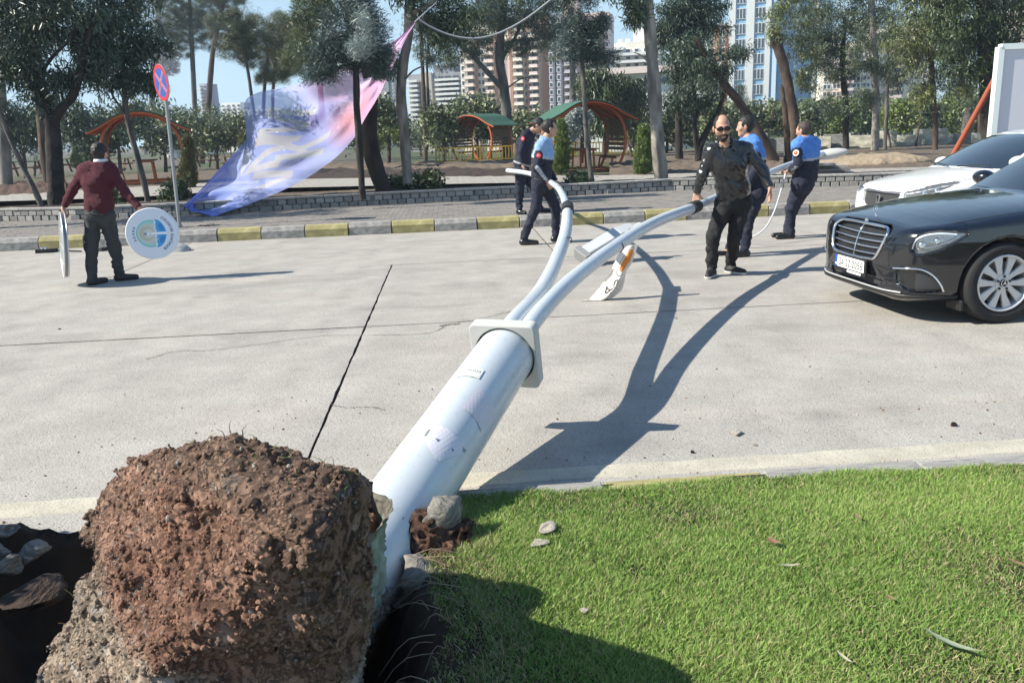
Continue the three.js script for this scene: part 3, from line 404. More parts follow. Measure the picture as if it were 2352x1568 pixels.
// ---------- lawn ----------
{
  const blade = new THREE.BufferGeometry(); { const p = [], ix = []; const s = [[0, 1], [.35, .95], [.7, .7], [1, .05]]; s.forEach(([t, w], i) => { const b = .5 * t * t; p.push(-.5 * w, t * .92, b, .5 * w, t * .92, b); if (i < 3) { const k = i * 2; ix.push(k, k + 1, k + 2, k + 1, k + 3, k + 2); } }); blade.setAttribute('position', new THREE.Float32BufferAttribute(p, 3)); blade.setIndex(ix); blade.computeVertexNormals(); }
  const n = 330000, I = new THREE.InstancedMesh(blade, phys(1, 1, 1, .55, { side: THREE.DoubleSide, transmission: .2, thickness: 0, specularIntensity: .5 }), n), o = new THREE.Object3D(), c = new THREE.Color(); let k = 0;
  for (let i = 0; i < n * 3 && k < n; i++) {
    const z = -1.72 - 1.86 * pow(rnd(), .85), x = rr(-.4, 1.0 - z * .72); const d = pitD(x, z); if (d < .015) continue;
    if (d < .14 && rnd() > .3) continue;
    const edge = -3.56 + .05 * fbm(x * 3, 3) ; if (z < edge) continue;
    const m = fbm(x * 2.2, z * 2.2, 31, 3), m2 = fbm(x * 7, z * 7, 35, 2), dense = .62 + m * .9 + m2 * .7; if (rnd() > dense + .25) continue;
    const tuft = max(0, m2), h = rr(.014, .031) * (1 + .8 * tuft + .4 * m) * (z < edge + .12 ? 1.15 : 1); o.position.set(x, lawnY(x, z) - .002, z); o.rotation.set(rr(-1, 1), rr(0, 6.28), rr(-1, 1)); o.scale.set(rr(.0016, .0034), h, h * rr(.4, 1.3)); o.updateMatrix(); I.setMatrixAt(k, o.matrix);
    const dry = rnd() < .16 + .5 * max(0, -m) + .14 * sst(-2.2, -1.8, z) + (d < .3 ? .25 : 0), t = rnd(); if (dry) c.setRGB(lerp(.32, .55, t), lerp(.28, .46, t), lerp(.14, .27, t)); else { const q = clamp(.5 + .9 * m + rr(-.4, .4)); c.setRGB(lerp(.15, .30, q), lerp(.275, .43, q), lerp(.05, .11, q)); } I.setColorAt(k, c); k++;
  }
  I.count = k; I.name = 'lawn'; I.userData.kind = 'stuff'; I.userData.label = 'short green grass of the median with dry straw in it'; I.userData.category = 'grass'; shade(I); scene.add(I);
  // long dry stalks hanging over the pit
  const gs = []; for (let i = 0; i < 60; i++) { const t = rnd(), x = lerp(-.16, -.04, rnd()) - (t > .7 ? .1 : 0), z = lerp(-3.15, -1.9, t), p = V(x, lawnY(x, z) + .01, z), a = rr(1.6, 4.4), L = rr(.06, .2), d = V(cos(a) * .9 - .4, rr(-.35, .35), sin(a) * .7); gs.push(tube([p, p.clone().addScaledVector(d, L * .5).add(V(0, .02, 0)), p.clone().addScaledVector(d, L).add(V(0, -L * .35, 0))], [.0018, .0006], 3, 5)); }
  tag(single('dry_stalks', merge(gs), mat(.30, .24, .16, .9)), 'dry grass stalks hanging over the pit edge', 'grass', null, 'stuff');
}
{ // leaves on the lawn
  const leaf = (L, w, curl) => { const g = new THREE.PlaneGeometry(1, L, 4, 14), P = g.attributes.position; for (let i = 0; i < P.count; i++) { const t = P.getY(i) / L + .5, s = P.getX(i) * 2, k = w * pow(sin(PI * clamp(t, .02, .98)), .7) * (1 - .3 * t); P.setXYZ(i, s * k * .5, .004 + curl * (t - .5) * (t - .5) * L + abs(s) * k * .25, (t - .5) * L); } g.computeVertexNormals(); return g; };
  const put = (x, y, L, w, t, m, label) => { const o = single('fallen_leaf', leaf(L, w, .5), m, label, 'leaf', null); o.position.copy(lawnAt(x, y)).add(V(0, .026, 0)); o.rotation.set(.08, t, .12); };
  const br = mat(.30, .17, .10, .8, { side: THREE.DoubleSide, map: grainTex }), gr = mat(.30, .36, .24, .7, { side: THREE.DoubleSide, map: grainTex }), pl = mat(.55, .5, .38, .8, { side: THREE.DoubleSide, map: grainTex });
  put(2186, 1500, .16, .022, .75, gr, 'long grey-green eucalyptus leaf on the lawn in the lower right');
  put(1775, 1261, .055, .03, .9, br, 'broad brown leaf standing in the middle of the lawn');
  put(1970, 1203, .05, .014, .2, br, 'narrow pink-brown leaf upright in the grass right of the broad brown leaf');
  put(2336, 1311, .07, .016, .7, br, 'brown leaf in the grass at the right edge');
  put(1812, 1316, .075, .012, 1.5, pl, 'pale dry leaf on the lawn below the broad brown leaf');
  put(1940, 1532, .06, .012, .4, pl, 'pale dry strip of leaf near the lower edge of the lawn');
  put(2044, 1392, .03, .014, .4, br, 'tiny pinkish leaf low on the lawn');
}
{ // shrub on the median beyond the left edge, which shades the pit
  const t = thing('median_shrub', 'dense shrub on the median beyond the left edge of the view', 'shrub'), g = new THREE.IcosahedronGeometry(.035, 0), m = mat(.05, .08, .03, .8), n = 9000, I = new THREE.InstancedMesh(g, m, n), o = new THREE.Object3D(); for (let i = 0; i < n; i++) { const u = V(rr(-1, 1), rr(-1, 1), rr(-1, 1)); if (u.length() > 1) { i--; continue; } const q = V(rr(-1, 1), rr(-1, 1), rr(-1, 1)); o.position.set(-3.2 + q.x * .38 * (1 - .3 * q.y) + (q.z > 0 ? .3 * q.z : 0), .62 + q.y * .56 + .08 * noise(q.x * 3, q.z * 5), -2.72 + q.z * (.86 - .06 * q.y)); o.rotation.set(rr(0, 6), rr(0, 6), 0); o.scale.set(rr(.6, 1.4), .3, rr(.6, 1.4)); o.updateMatrix(); I.setMatrixAt(i, o.matrix); } I.name = 'foliage'; I.userData.kind = 'stuff'; shade(I); t.add(I); for (let i = 0; i < 5; i++) part(t, 'stem', bar([-3.35, .1, -3.3 + i * .38], [-3.3, .6, -3.35 + i * .4], .012), M.soil); }
// ---------- cars ----------
const lerpPts = (x, P) => { if (x <= P[0][0]) return P[0][1]; for (let i = 1; i < P.length; i++) if (x < P[i][0]) return lerp(P[i - 1][1], P[i][1], (x - P[i - 1][0]) / (P[i][0] - P[i - 1][0])); return P.at(-1)[1]; };
const smoothPts = (P, n = 3) => { const c = new THREE.CatmullRomCurve3(P.map(p => V(p[0], p[1], 0)), false, 'centripetal'); return c.getPoints(P.length * n).map(p => [p.x, p.y]); };
const saloon = {
  side: [...smoothPts([[.30, .17], [.10, .185], [.03, .26], [.035, .36], [.015, .46], [.03, .60], [.075, .73], [.14, .80], [.30, .853], [.6, .915], [1.0, .968], [1.5, 1.005], [1.75, 1.01]]), ...smoothPts([[1.8, .985], [2.6, .99], [3.6, 1.0], [4.2, 1.03], [4.72, 1.035], [4.86, .98], [4.92, .8], [4.93, .5], [4.80, .25], [4.4, .19]])],
  plan: smoothPts([[-.3, .2], [.0, .42], [.05, .60], [.12, .72], [.22, .80], [.42, .868], [.84, .915], [1.5, .926], [3.9, .922], [4.5, .86], [4.8, .74], [4.93, .5], [5.2, .2]], 3),
  sec: [[.15, .89], [.3, .985], [.5, 1.0], [.68, 1.0], [.84, .985], [.93, .955], [1.03, .90]],
  cabin: smoothPts([[1.40, .93], [1.55, 1.02], [1.9, 1.23], [2.22, 1.39], [2.45, 1.445], [2.85, 1.468], [3.3, 1.452], [3.7, 1.385], [4.15, 1.2], [4.55, 1.03], [4.6, .93]], 4), cw: [[.93, .86], [1.0, .84], [1.43, .585], [1.5, .5]],
  crown: .055, wheels: [.84, 3.78], wr: .337, arch: .372,
};
const hatch = {
  side: [...smoothPts([[.25, .18], [.08, .2], [.02, .30], [.0, .44], [.01, .58], [.05, .68], [.08, .76], [.16, .83], [.4, .90], [.75, .965], [1.02, 1.01], [1.3, 1.03]]), ...smoothPts([[1.4, .94], [2.6, .96], [3.6, 1.0], [4.1, 1.02], [4.22, .9], [4.25, .6], [4.2, .3], [3.9, .2]])],
  plan: smoothPts([[-.3, .2], [.0, .42], [.05, .62], [.12, .73], [.25, .80], [.5, .86], [.85, .895], [1.4, .902], [3.6, .90], [4.0, .82], [4.2, .66], [4.3, .4]], 3),
  sec: [[.15, .90], [.3, .985], [.5, 1.0], [.7, 1.0], [.85, .98], [.95, .945], [1.05, .89]],
  cabin: smoothPts([[.88, .93], [1.02, 1.0], [1.4, 1.2], [1.78, 1.37], [2.0, 1.428], [2.4, 1.458], [3.0, 1.44], [3.6, 1.37], [3.95, 1.28], [4.12, 1.05], [4.14, .93]], 4), cw: [[.93, .84], [1.0, .82], [1.40, .60], [1.5, .5]],
  crown: .05, wheels: [.86, 3.48], wr: .322, arch: .352,
};
function carShapes(C) {
  const raw = (u, y, v) => { // outer skin without openings
    const a = abs(v), q = min(1.05, a / .92), yy = y + (y > .7 ? C.crown * (q * q + q ** 6) * sst(.7, .85, y) : 0), up = u < 1 ? u + .05 * q * q * sst(1, 0, u) : u;
    const d1 = sdPoly(u, yy, C.side), w = lerpPts(u, C.plan) * lerpPts(y, C.sec), d2 = (a - w) * (u < .3 ? .75 : .95);
    return smax(d1, d2, u < .5 ? .11 : .075);
  };
  const body = (u, y, v) => { let d = raw(u, y, v); if (abs(d) > .35) return d; for (const w of C.wheels) { const c = hypot(u - w, y - C.wr) - C.arch; d = smax(d, -max(c, .60 - abs(v)), .014); } return d; };
  const cab = (u, y, v) => { const a = abs(v), q = min(1.2, a / .7); return smax(sdPoly(u - .13 * q * q * (u < 2.5 ? 1 : -.6), y, C.cabin), (a - lerpPts(y, C.cw)) * .93, .07); };
  return { raw, body, cab };
}
M.tyre = mat(.018, .018, .019, .85, { bumpMap: grainBump, bumpScale: .003 }); M.silver = phys(.62, .62, .62, .32, { metalness: .35 }); M.chrome = phys(.85, .85, .86, .08, { metalness: 1 }); M.darkTrim = mat(.012, .012, .013, .5); M.grilleMesh = mat(.035, .035, .037, .55);
M.lens = phys(.9, .93, .95, .03, { transmission: .92, thickness: 0, ior: 1.4 }); M.lampBowl = phys(.30, .31, .33, .18, { metalness: .8 });
M.glassDark = phys(.012, .016, .02, .02, { specularIntensity: 1, clearcoat: 1, clearcoatRoughness: .02 });
function wheel(car, C, u, v, kind) {
  const w = part(car, 'wheel', new THREE.TorusGeometry(C.wr - .012, .012, 8, 64), M.tyre), s = v > 0 ? 1 : -1; w.position.set(u, C.wr, v);
  const R = C.wr, r = R * .71, W = .115; const L = (pts, n, m) => { const g = new THREE.LatheGeometry(pts.map(p => new THREE.Vector2(...p)), 64); g.rotateX(PI / 2); if (s < 0) g.rotateY(PI); part(w, n, g, m); };
  L([[r, -W], [r + .02, -W - .01], [R - .03, -W], [R - .006, -W + .02], [R, -.03], [R, .03], [R - .006, W - .025], [R - .022, W - .004], [R - .05, W + .004], [r + .02, W], [r, W - .012]], 'tyre', M.tyre);
  L([[r - .004, W - .01], [r - .010, W - .002], [r - .022, W - .008], [r - .03, W - .03], [r - .034, 0], [r - .03, -W + .01]], 'rim', M.silver);
  L([[.02, .0], [r * .72, 0], [r * .72, -.02], [.02, -.02]], 'brake_disc', mat(.20, .19, .18, .5, { metalness: .6 }));
  L([[.0, -.05], [r, -.05]], 'wheel_well', M.darkTrim);
  const n = kind === 'saloon' ? 5 : 5;
  for (let i = 0; i < n; i++) for (const k of kind === 'saloon' ? [-1, 1] : [0]) {
    const a = (i + .5) / n * 2 * PI + .28, b = .21 * k, R1 = r - .014, p = (q, t, o = 0) => [cos(a + t) * q - sin(a + t) * o, sin(a + t) * q + cos(a + t) * o];
    const pts = kind === 'saloon' ? [p(.05, b * .9, -.014), p(r * .5, b * 1.35, -.017), p(R1, b * 1.62, -.034), p(R1 + .004, b * 1.62, 0), p(R1, b * 1.62, .034), p(r * .5, b * 1.35, .017), p(.05, b * .9, .014)] : [p(.05, 0, -.03), p(R1, -.14, -.02), p(R1, .14, .02), p(.05, 0, .03)];
    const g = poly2(pts, .018, .006); g.translate(0, 0, W - .052); if (s < 0) g.rotateY(PI); part(w, 'spoke', g, M.silver);
  }
  const hub = new THREE.CylinderGeometry(.068, .075, .03, 32); hub.rotateX(PI / 2); hub.translate(0, 0, s * (W - .035)); part(w, 'hub', hub, M.silver);
  const cap = new THREE.CylinderGeometry(.033, .033, .012, 24); cap.rotateX(PI / 2); cap.translate(0, 0, s * (W - .014)); part(w, 'hub_cap', cap, M.darkTrim);
  if (kind === 'saloon') { const gs = [new THREE.TorusGeometry(.029, .003, 6, 24)]; for (let i = 0; i < 3; i++) { const a = PI / 2 + i * 2 * PI / 3; gs.push(poly2([[cos(a) * .029, sin(a) * .029], [cos(a + 1) * .006, sin(a + 1) * .006], [0, 0], [cos(a - 1) * .006, sin(a - 1) * .006]], .004)); } const g = merge(gs); g.translate(0, 0, s > 0 ? W - .006 : -W + .002); part(w, 'wheel_emblem', g, M.chrome); }
  for (let i = 0; i < 5; i++) { const a = i / 5 * 2 * PI + .28, c = new THREE.CylinderGeometry(.010, .010, .012, 10); c.rotateX(PI / 2); c.translate(cos(a) * .055, sin(a) * .055, s * (W - .018)); part(w, 'wheel_bolt', c, M.darkTrim); }
}
// local car axes: x backwards from the nose, y up, z towards the median
function makeCar(name, label, C, kind, paintM, pos, turn, extra) {
  const car = thing(name, label, 'car', pos, turn), S = carShapes(C), openings = extra.openings(S), N = [-.08, .12, -1.0], X = [5.05, 1.1, 1.0];
  const inside = o => (u, y, v) => o.f(u, y, v);
  const bodyF = (u, y, v) => { let d = S.body(u, y, v); if (u < 1.2 && d < .05 && d > -.09) { const r = S.raw(u, y, v); for (const o of openings) if (o.depth) d = smax(d, -max(o.f(u, y, v), -(r + o.depth)), .010); } return d; };
  part(car, 'body', meshSDF(bodyF, [-.08, .12, -1], [C.side.reduce((m, p) => max(m, p[0]), 0) + .08, 1.1, 1], .0165, { block: 6, safe: 2.2, eps: .4 }), paintM);
  const ub = part(car, 'underbody', box(3.9, .14, 1.5, 2.45, .235, 0), M.darkTrim);
  const ux = C.side.reduce((m, p) => max(m, p[0]), 0);
  part(car, 'cabin', meshSDF(S.cab, [.8, .9, -.95], [ux, 1.52, .95], .02, { block: 6, safe: 2 }), paintM);
  // a clean sheet that follows the skin: the outline is cut in a plane and laid onto the surface along its axis
  const lay = (poly, base, dir, org, off) => { // dir(a, y) -> [start point, direction]
    const g = tess(new THREE.ShapeGeometry(new THREE.Shape(poly.map(p => new THREE.Vector2(...p)))), .03), P = g.attributes.position, nn = [];
    for (let i = 0; i < P.count; i++) { const [o, d] = dir(P.getX(i), P.getY(i)); let t = 0; for (let k = 0; k < 60; k++) { const q = base(o.x + d.x * t, o.y + d.y * t, o.z + d.z * t); if (q < .0004) break; t += q * .7; } const x = o.x + d.x * t, y = o.y + d.y * t, z = o.z + d.z * t, e = .006; const n = V(base(x + e, y, z) - base(x - e, y, z), base(x, y + e, z) - base(x, y - e, z), base(x, y, z + e) - base(x, y, z - e)).normalize(); P.setXYZ(i, x + n.x * off, y + n.y * off, z + n.z * off); nn.push(n.x, n.y, n.z); }
    g.setAttribute('normal', new THREE.Float32BufferAttribute(nn, 3)); planarUV(g); return g;
  };
  const both = p => [...p.filter(q => q[0] >= 0), ...p.filter(q => q[0] >= 0).reverse().map(q => [-q[0], q[1]])];
  const front = (v, y) => [V(-.4, y, v), V(1, 0, 0)], diag = s => (q, y) => [V(q * .7071 - .8, y, s * (q * .7071 + .8)), V(.7071, 0, -s * .7071)];
  for (const o of openings) if (o.cover) {
    if (o.kind === 'front') part(car, o.name, lay(both(o.poly), S.raw, front, 0, -(o.off ?? .002)), o.cover);
    else for (const s of [1, -1]) part(car, o.name, lay(o.poly, S.raw, diag(s), 0, -(o.off ?? .002)), o.cover);
  }
  part(car, 'windscreen', lay(both(extra.screen), S.cab, (v, y) => [V(.2, y, v), V(1, 0, 0)], 0, .003), M.glassDark);
  for (const s of [1, -1]) for (const q of extra.side) part(car, 'side_window', lay(q, S.cab, (u, y) => [V(u, y, 1.2 * s), V(0, 0, -s)], 0, .003), M.glassDark);
  for (const u of C.wheels) for (const s of [1, -1]) wheel(car, C, u, s * (lerpPts(u, C.plan) - .125), kind);
  extra.details(car, S);
  return car;
}
const mirrorUV = (P, d) => (u, y, v) => { const a = abs(v); return max(sdPoly((u + a) * .7071, y, P), -a + (d ?? .2)); };
const frontPoly = P => (u, y, v) => max(sdPoly(abs(v), y, P), u - .5);
const plateTex = (txt) => canvas(512, 112, (c, w, h) => { c.fillStyle = '#f4f4f2'; c.fillRect(0, 0, w, h); c.fillStyle = '#2350b0'; c.fillRect(0, 0, 52, h); c.fillStyle = '#fff'; c.font = 'bold 30px sans-serif'; c.fillText('TR', 5, h - 14); c.fillStyle = '#15161a'; c.font = 'bold 92px sans-serif'; c.textBaseline = 'middle'; c.textAlign = 'center'; c.save(); c.translate(w / 2 + 24, h / 2 + 4); c.scale(.92, 1); c.fillText(txt, 0, 0); c.restore(); c.strokeStyle = '#222'; c.lineWidth = 4; c.strokeRect(2, 2, w - 4, h - 4); });
const onSkin = (S, y, v, off = 0) => { let a = -.1, b = 1.2; for (let i = 0; i < 30; i++) { const m = (a + b) / 2; S.raw(m, y, v) > 0 ? a = m : b = m; } return V(b + off, y, v); };
const blackPaint = phys(.006, .0065, .009, .28, { clearcoat: 1, clearcoatRoughness: .04, roughnessMap: grainTex });
const whitePaint = phys(.78, .78, .77, .35, { clearcoat: 1, clearcoatRoughness: .05 });
const blackGrille = [[0, .79], [.38, .785], [.435, .765], [.455, .725], [.405, .57], [.35, .505], [0, .475]];
const blackLamp = [[.587, .612], [.605, .690], [.650, .748], [.70, .770], [.778, .780], [.88, .774], [.975, .757], [.925, .715], [.80, .635], [.69, .600], [.62, .598]];
const blackIntake = [[.47, .462], [.58, .470], [.69, .462], [.765, .41], [.81, .35], [.838, .29], [.70, .270], [.60, .274], [.49, .34]];
makeCar('black_car', 'glossy black saloon car with big chrome grille stopped at the right edge', saloon, 'saloon', blackPaint, [3.555, 0, -7.36], .05, {
  openings: S => [
    { name: 'grille', kind: 'front', poly: blackGrille, f: frontPoly(blackGrille), depth: .06, off: .045, cover: M.darkTrim },
    { name: 'headlight', kind: 'diag', poly: blackLamp, f: mirrorUV(blackLamp, .665), depth: .05, off: -.002, cover: M.lens, cell: .010 },
    { name: 'headlight_bowl', kind: 'diag', poly: blackLamp, f: mirrorUV(blackLamp, .665), off: .042, cover: M.lampBowl },
    { name: 'side_intake', kind: 'diag', poly: blackIntake, f: mirrorUV(blackIntake, .575), depth: .03, off: .022, cover: M.grilleMesh },
    { name: 'lower_intake', kind: 'front', poly: [[0, .345], [.46, .335], [.40, .275], [0, .265]], f: frontPoly([[0, .345], [.46, .335], [.40, .275], [0, .265]]), depth: .05, off: .04, cover: M.grilleMesh },
  ],
  screen: [[0, 1.0], [.71, .995], [.66, 1.1], [.535, 1.39], [.5, 1.415], [0, 1.432]], screenU: 2.4,
  side: [[[1.80, 1.05], [2.35, 1.345], [2.75, 1.395], [2.75, 1.03]], [[2.82, 1.03], [2.82, 1.397], [3.4, 1.35], [3.85, 1.1], [3.7, 1.05]]],
  details(car, S) {
    const G = [[0, .775], [.3, .773], [.39, .765], [.438, .735], [.44, .70], [.395, .57], [.35, .512], [.2, .492], [0, .487]], loop = [...G.map(([v, y]) => onSkin(S, y, v, -.006)), ...G.slice(0, -1).reverse().map(([v, y]) => onSkin(S, y, -v, -.006))];
    part(car, 'grille_frame', tube([...loop, loop[1]], .013, 10, 120), M.chrome);
    for (const y of [.545, .60, .655, .71]) { const w = lerpPts(y, [[.5, .33], [.57, .385], [.72, .43], [.77, .41]]), pts = []; for (let i = -8; i <= 8; i++) pts.push(onSkin(S, y - .012 * (1 - (i / 8) ** 2), w * i / 8, .018)); const g = tube(pts, .0095, 8, 40); part(car, 'grille_bar', g, M.chrome); }
    part(car, 'grille_bar', tube([.48, .56, .64, .72, .775].map(y => onSkin(S, y, 0, .004)), .006, 8, 16), M.chrome);
    for (const s of [1, -1]) {
      part(car, 'intake_trim', tube([onSkin(S, .460, .585 * s, -.004), onSkin(S, .470, .70 * s, -.004), V(.185, .468, .783 * s), V(.262, .42, .822 * s), V(.318, .345, .846 * s), V(.345, .29, .85 * s)], .008, 8, 40), M.chrome);
      const z = v => v * s; // lamp internals: two lenses and a bright brow
      for (const [u, y, v, r] of [[.19, .66, .745, .036], [.29, .695, .795, .030]]) { const b = new THREE.SphereGeometry(r, 20, 14), c = part(car, 'headlight_lens', b, M.chrome); c.position.set(u + .012, y, z(v - .015)); const t = new THREE.TorusGeometry(r + .006, .005, 8, 24); t.rotateY(-.6 * s); part(c, 'lens_ring', t, M.silver); }
      part(car, 'headlight_brow', tube([V(.135, .63, z(.70)), V(.150, .70, z(.72)), V(.20, .742, z(.765)), V(.30, .757, z(.808)), V(.42, .748, z(.845))], .008, 8, 30), phys(.85, .87, .9, .2));
      part(car, 'headlight_brow', tube([V(.20, .64, z(.765)), V(.27, .655, z(.80)), V(.36, .69, z(.832)), V(.44, .73, z(.853))], .005, 8, 30), M.chrome);
      part(car, 'bonnet_seam', tube([V(.17, .818, z(.70)), V(.45, .878, z(.772)), V(.9, .94, z(.81)), V(1.45, .985, z(.825))].map(p => { let a = .5, b = 1.2; for (let i = 0; i < 25; i++) { const m = (a + b) / 2; S.raw(p.x, m, p.z) < 0 ? a = m : b = m; } return V(p.x, a - .001, p.z); }), .004, 6, 40), M.darkTrim);
      const mir = new THREE.SphereGeometry(1, 20, 14); mir.scale(.10, .075, .12); part(car, 'wing_mirror', mir, blackPaint).position.set(1.92, 1.05, z(.99));
    }
    part(car, 'front_lip', tube([-.86, -.8, -.7, -.55, -.3, 0, .3, .55, .7, .8, .86].map(v => { const p = onSkin(S, .235, v * .96, -.012); return p; }), .016, 8, 60), M.darkTrim);
    part(car, 'lip_trim', tube([-.66, -.5, -.25, 0, .25, .5, .66].map(v => onSkin(S, .262, v, -.012)), .007, 8, 50), M.silver);
    const hold = part(car, 'number_plate', box(.02, .15, .56, -.010, .405, 0, .006), M.darkTrim), pl = new THREE.PlaneGeometry(.52, .112); pl.rotateY(-PI / 2); pl.translate(-.0225, .418, 0);
    part(hold, 'plate_face', pl, new THREE.MeshStandardMaterial({ map: plateTex('34 SZ 2056'), roughness: .4 }));
    const ls = new THREE.PlaneGeometry(.24, .022); ls.rotateY(-PI / 2); ls.translate(-.0222, .345, .09); part(hold, 'holder_strip', ls, mat(.75, .75, .75, .5));
    // upright three-pointed star on the bonnet, and the small badge below it
    const gs = [new THREE.TorusGeometry(.034, .0035, 8, 32)]; for (let i = 0; i < 3; i++) { const a = PI / 2 + i * 2 * PI / 3, g = new THREE.ConeGeometry(.006, .034, 6); g.translate(0, .017, 0); g.rotateZ(a - PI / 2); gs.push(g); } const st = merge(gs); st.rotateY(-PI / 2); const stp = part(car, 'bonnet_star', st, M.chrome); stp.position.set(.20, .892, 0);
    part(stp, 'star_stem', bar([0, -.034, 0], [.012, -.07, 0], [.006, .012], 10), M.chrome);
    const bd = new THREE.CylinderGeometry(.026, .026, .008, 24); bd.rotateZ(PI / 2); part(car, 'badge', bd, M.chrome).position.copy(onSkin(S, .79, 0, -.004));
    for (const s of [1, -1]) for (const u of [2.05, 3.05]) part(car, 'door_handle', box(.18, .025, .02, u + .6, .83, .925 * s, .008), M.chrome);
    for (const s of [1, -1]) for (const u of [1.62, 2.78, 3.6]) part(car, 'door_seam', tube([V(u, .32, .915 * s), V(u - .02, .6, .927 * s), V(u, .9, .905 * s)], .0035, 6, 12), M.darkTrim);
    for (const s of [1, -1]) part(car, 'mud_flap', box(.03, .09, .2, .50, .165, .78 * s, .01), M.darkTrim);
  },
});
const whiteGrille = [[0, .755], [.40, .765], [.45, .74], [.40, .60], [.33, .565], [0, .555]], whiteLamp = [[.42, .72], [.42, .77], [.60, .81], [.80, .868], [1.02, .893], [.93, .84], [.72, .75], [.5, .70]];
makeCar('white_car', 'white hatchback waiting behind the black saloon on the far lane', hatch, 'hatch', whitePaint, [5.45, 0, -10.72], .03, {
  openings: S => [
    { name: 'grille', kind: 'front', poly: whiteGrille, f: frontPoly(whiteGrille), depth: .05, off: .04, cover: M.grilleMesh },
    { name: 'headlight', kind: 'diag', poly: whiteLamp, f: mirrorUV(whiteLamp, .5), depth: .045, off: -.002, cover: M.lens },
    { name: 'headlight_bowl', kind: 'diag', poly: whiteLamp, f: mirrorUV(whiteLamp, .5), off: .038, cover: phys(.10, .105, .11, .2, { metalness: .6 }) },
    { name: 'lower_intake', kind: 'front', poly: [[0, .36], [.55, .36], [.45, .25], [0, .24]], f: frontPoly([[0, .36], [.55, .36], [.45, .25], [0, .24]]), depth: .05, off: .04, cover: M.darkTrim },
  ],
  screen: [[0, 1.03], [.735, 1.015], [.585, 1.36], [.54, 1.385], [0, 1.405]], screenU: 2.1,
  side: [[[1.42, 1.06], [1.92, 1.33], [2.3, 1.39], [2.3, 1.04]], [[2.37, 1.04], [2.37, 1.392], [3.0, 1.37], [3.3, 1.25], [3.3, 1.06]]],
  details(car, S) {
    for (const s of [1, -1]) {
      const z = v => v * s;
      for (const [u, y, v, r] of [[.22, .765, .73, .03], [.34, .805, .775, .026]]) part(car, 'headlight_lens', new THREE.SphereGeometry(r, 16, 12), M.chrome).position.set(u, y, z(v));
      const m = new THREE.SphereGeometry(1, 24, 16); m.scale(.10, .08, .13); const mm = part(car, 'wing_mirror', m, whitePaint); mm.position.set(s > 0 ? 1.22 : 1.5, s > 0 ? 1.10 : 1.03, z(.98)); part(mm, 'mirror_arm', bar([0, -.03, z(-.1)], [0, -.06, z(-.2)], .025), M.darkTrim);
      part(car, 'bonnet_seam', tube([[.12, .60], [.3, .66], [.6, .74], [1.0, .76]].map(([u, v]) => { let a = .5, b = 1.2; for (let i = 0; i < 25; i++) { const q = (a + b) / 2; S.raw(u, q, z(v)) < 0 ? a = q : b = q; } return V(u, a - .001, z(v)); }), .004, 6, 30), M.darkTrim);
      part(car, 'wiper', tube([V(1.02, 1.035, z(.1)), V(1.06, 1.05, z(.35)), V(1.10, 1.06, z(.62))], .008, 6, 12), M.darkTrim);
      for (const u of [1.55, 2.34]) part(car, 'door_seam', tube([V(u, .32, .89 * s), V(u - .02, .6, .904 * s), V(u, .92, .875 * s)], .0035, 6, 12), M.darkTrim);
    }
    // rampant lion shield reduced to its upright silver outline
    const e = poly2([[-.03, .05], [.03, .05], [.045, .02], [.03, -.05], [0, -.065], [-.03, -.05], [-.045, .02]], .008, .003), l = poly2([[-.012, -.04], [.004, -.045], [.002, -.01], [.022, -.02], [.016, .0], [.026, .018], [.012, .02], [.014, .04], [-.008, .045], [-.016, .03], [-.008, .012], [-.024, .018], [-.02, 0], [-.008, -.01]], .006, .001); e.rotateY(-PI / 2); l.rotateY(-PI / 2);
    const em = part(car, 'emblem', e, M.chrome); em.position.copy(onSkin(S, .665, 0, -.006)); l.translate(-.008, 0, 0); part(em, 'emblem_figure', l, M.darkTrim);
    const hold = part(car, 'number_plate', box(.02, .13, .54, -.012, .47, 0, .005), M.darkTrim), pl = new THREE.PlaneGeometry(.52, .112); pl.rotateY(-PI / 2); pl.translate(-.0245, .47, 0); part(hold, 'plate_face', pl, new THREE.MeshStandardMaterial({ roughness: .4, map: canvas(256, 56, (c, w, h) => { c.fillStyle = '#f4f4f2'; c.fillRect(0, 0, w, h); c.fillStyle = '#2350b0'; c.fillRect(0, 0, 28, h); }) }));
    part(car, 'grille_trim', tube([-.44, -.3, 0, .3, .44].map(v => onSkin(S, .752, v, -.004)), .006, 8, 40), M.chrome);
  },
});
// ---------- people ----------
M.skin = phys(.46, .26, .18, .55, { bumpMap: grainBump, bumpScale: .0006 }); M.hair = mat(.012, .010, .009, .6, { bumpMap: clothBump, bumpScale: .003 });
const cloth = (r, g, b, o = {}) => phys(r, g, b, .85, { bumpMap: clothBump, bumpScale: .005, sheen: .12, sheenRoughness: .6, ...o });
const chain = L => (x, y, z) => { let d = 9; for (const [a, b, r1, r2, k] of L) d = smin(d, sdCap(x, y, z, a, b, r1, r2), k || .05); return d; };
function bounds(pts, m) { const a = [9e9, 9e9, 9e9], b = [-9e9, -9e9, -9e9]; for (const p of pts) ['x', 'y', 'z'].forEach((k, i) => { a[i] = min(a[i], p[k] - m); b[i] = max(b[i], p[k] + m); }); return [a, b]; }
const mid = (a, b, t = .5) => a.clone().lerp(b, t);
